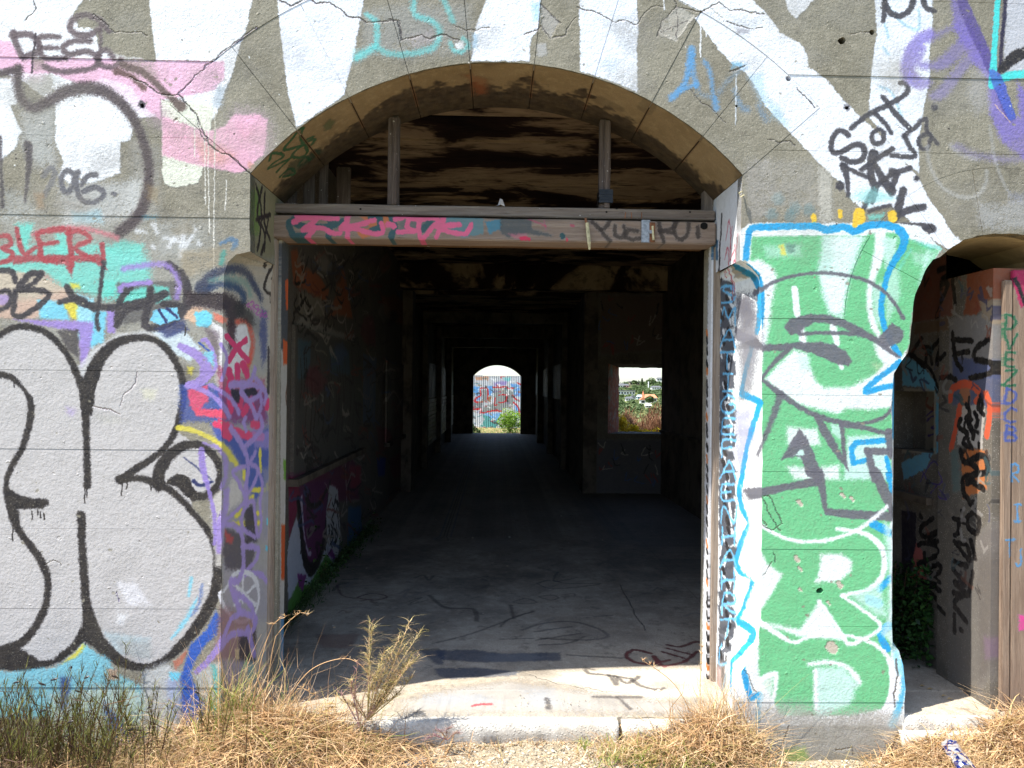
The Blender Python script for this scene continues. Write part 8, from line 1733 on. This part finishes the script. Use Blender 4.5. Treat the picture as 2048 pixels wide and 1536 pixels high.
# asphalt scrap left of the middle
M_ASP = plain('old_grey_asphalt', lin((112, 112, 114)), .9, .35, 40, .006)
for i, (px, py, s) in enumerate([(760, 1500, .10), (800, 1520, .12), (715, 1520, .07)]):
    x, y = gp(px, py); rs2 = random.Random(i); m = 11; top_ = [(x + s * rs2.uniform(.7, 1.2) * math.cos(6.283 * j / m) * 1.3, y + s * rs2.uniform(.6, 1.1) * math.sin(6.283 * j / m) * .6, gz(x, y) + .016 + rs2.uniform(-.003, .003)) for j in range(m)]
    V = top_ + [(a, b, c - .04) for a, b, c in top_]; Fc = [tuple(range(m))] + [(j, j + m, (j + 1) % m + m, (j + 1) % m) for j in range(m)]
    o = mk('asphalt_scrap', V, Fc, M_ASP, loc=(x, y, 0)); tag(o, ['broken piece of grey asphalt beside the dry grass heap', 'largest broken piece of grey asphalt before the left of the threshold', 'small grey asphalt piece half under the dry grass'][i], 'asphalt piece', 'broken asphalt pieces in the gravel')
# crushed drink can
p = onZ(1912, 1508, .03)
CAN = thing('crushed_can', 'crushed blue and silver drink can lying in the dry grass', 'can', (p.x, p.y, .03))
A_ = onZ(1900, 1492, .045); B_ = onZ(1928, 1530, .03); ax = (B_ - A_).normalized(); L_ = (B_ - A_).length + .045
def canring(t, r, sq, k=16):
    c = A_ + ax * (t * L_ - .01); u_ = ax.cross(Vector((0, 0, 1))).normalized(); w_ = u_.cross(ax)
    return [tuple(c + u_ * (r * 1.25 * math.cos(6.283 * j / k)) + w_ * (r * 1.3 * sq * math.sin(6.283 * j / k) + .004 * math.sin(j * 2.3 + t * 9))) for j in range(k)]
rings = [canring(t, r, s) for t, r, s in ((0, .024, .9), (.05, .031, .8), (.15, .033, .6), (.3, .031, .45), (.45, .034, .35), (.6, .030, .5), (.75, .034, .4), (.9, .032, .6), (.97, .030, .7), (1, .025, .75))]
V = [q for rg in rings for q in rg]; Fc = [(i * 16 + j, i * 16 + (j + 1) % 16, (i + 1) * 16 + (j + 1) % 16, (i + 1) * 16 + j) for i in range(9) for j in range(16)]
t = NT('can_print'); n = t.noise(38, 2); col = t.mix(t.rr(n, .47, .52), lin((34, 54, 140)), lin((206, 208, 214))); M_CAN = t.done(col, .3, None, .5, Metallic=.6)
mk('can_body', V, Fc, M_CAN, CAN, smooth=True)
mk('can_end', rings[0], [tuple(range(15, -1, -1))], M_ZNC, CAN); mk('can_end', rings[-1], [tuple(range(16))], M_ZNC, CAN)
# litter: dry leaves on the doorway floor and small debris
LFM = blade_mat('dry_leaf', [(150, 110, 60), (196, 170, 120), (120, 90, 56)], .2)
for i, (px, py) in enumerate([(1860, 1378), (1888, 1392), (1900, 1398), (1845, 1372), (660, 1410), (652, 1425)]):
    q = onZ(px, py, .125) if px > 1000 else onZ(px, py, .13); s = .016 if px > 1000 else .03
    V = [(q.x - s, q.y, q.z), (q.x, q.y - s * .5, q.z + s * .3), (q.x + s, q.y, q.z + .002), (q.x, q.y + s * .5, q.z + s * .35)]
    o = mk('dry_leaf', V, [(0, 1, 3), (1, 2, 3)], LFM, loc=tuple(q)); tag(o, ['dry leaf on the doorway floor nearest the creeper', 'dry leaf on the doorway floor right of the middle', 'dry leaf closest to the sunlit doorstep', 'dry leaf at the left of the doorway floor', 'orange brown leaf under the mustard weed', 'small curled leaf before the dry grass heap'][i], 'leaf', 'dry leaves on the floor')
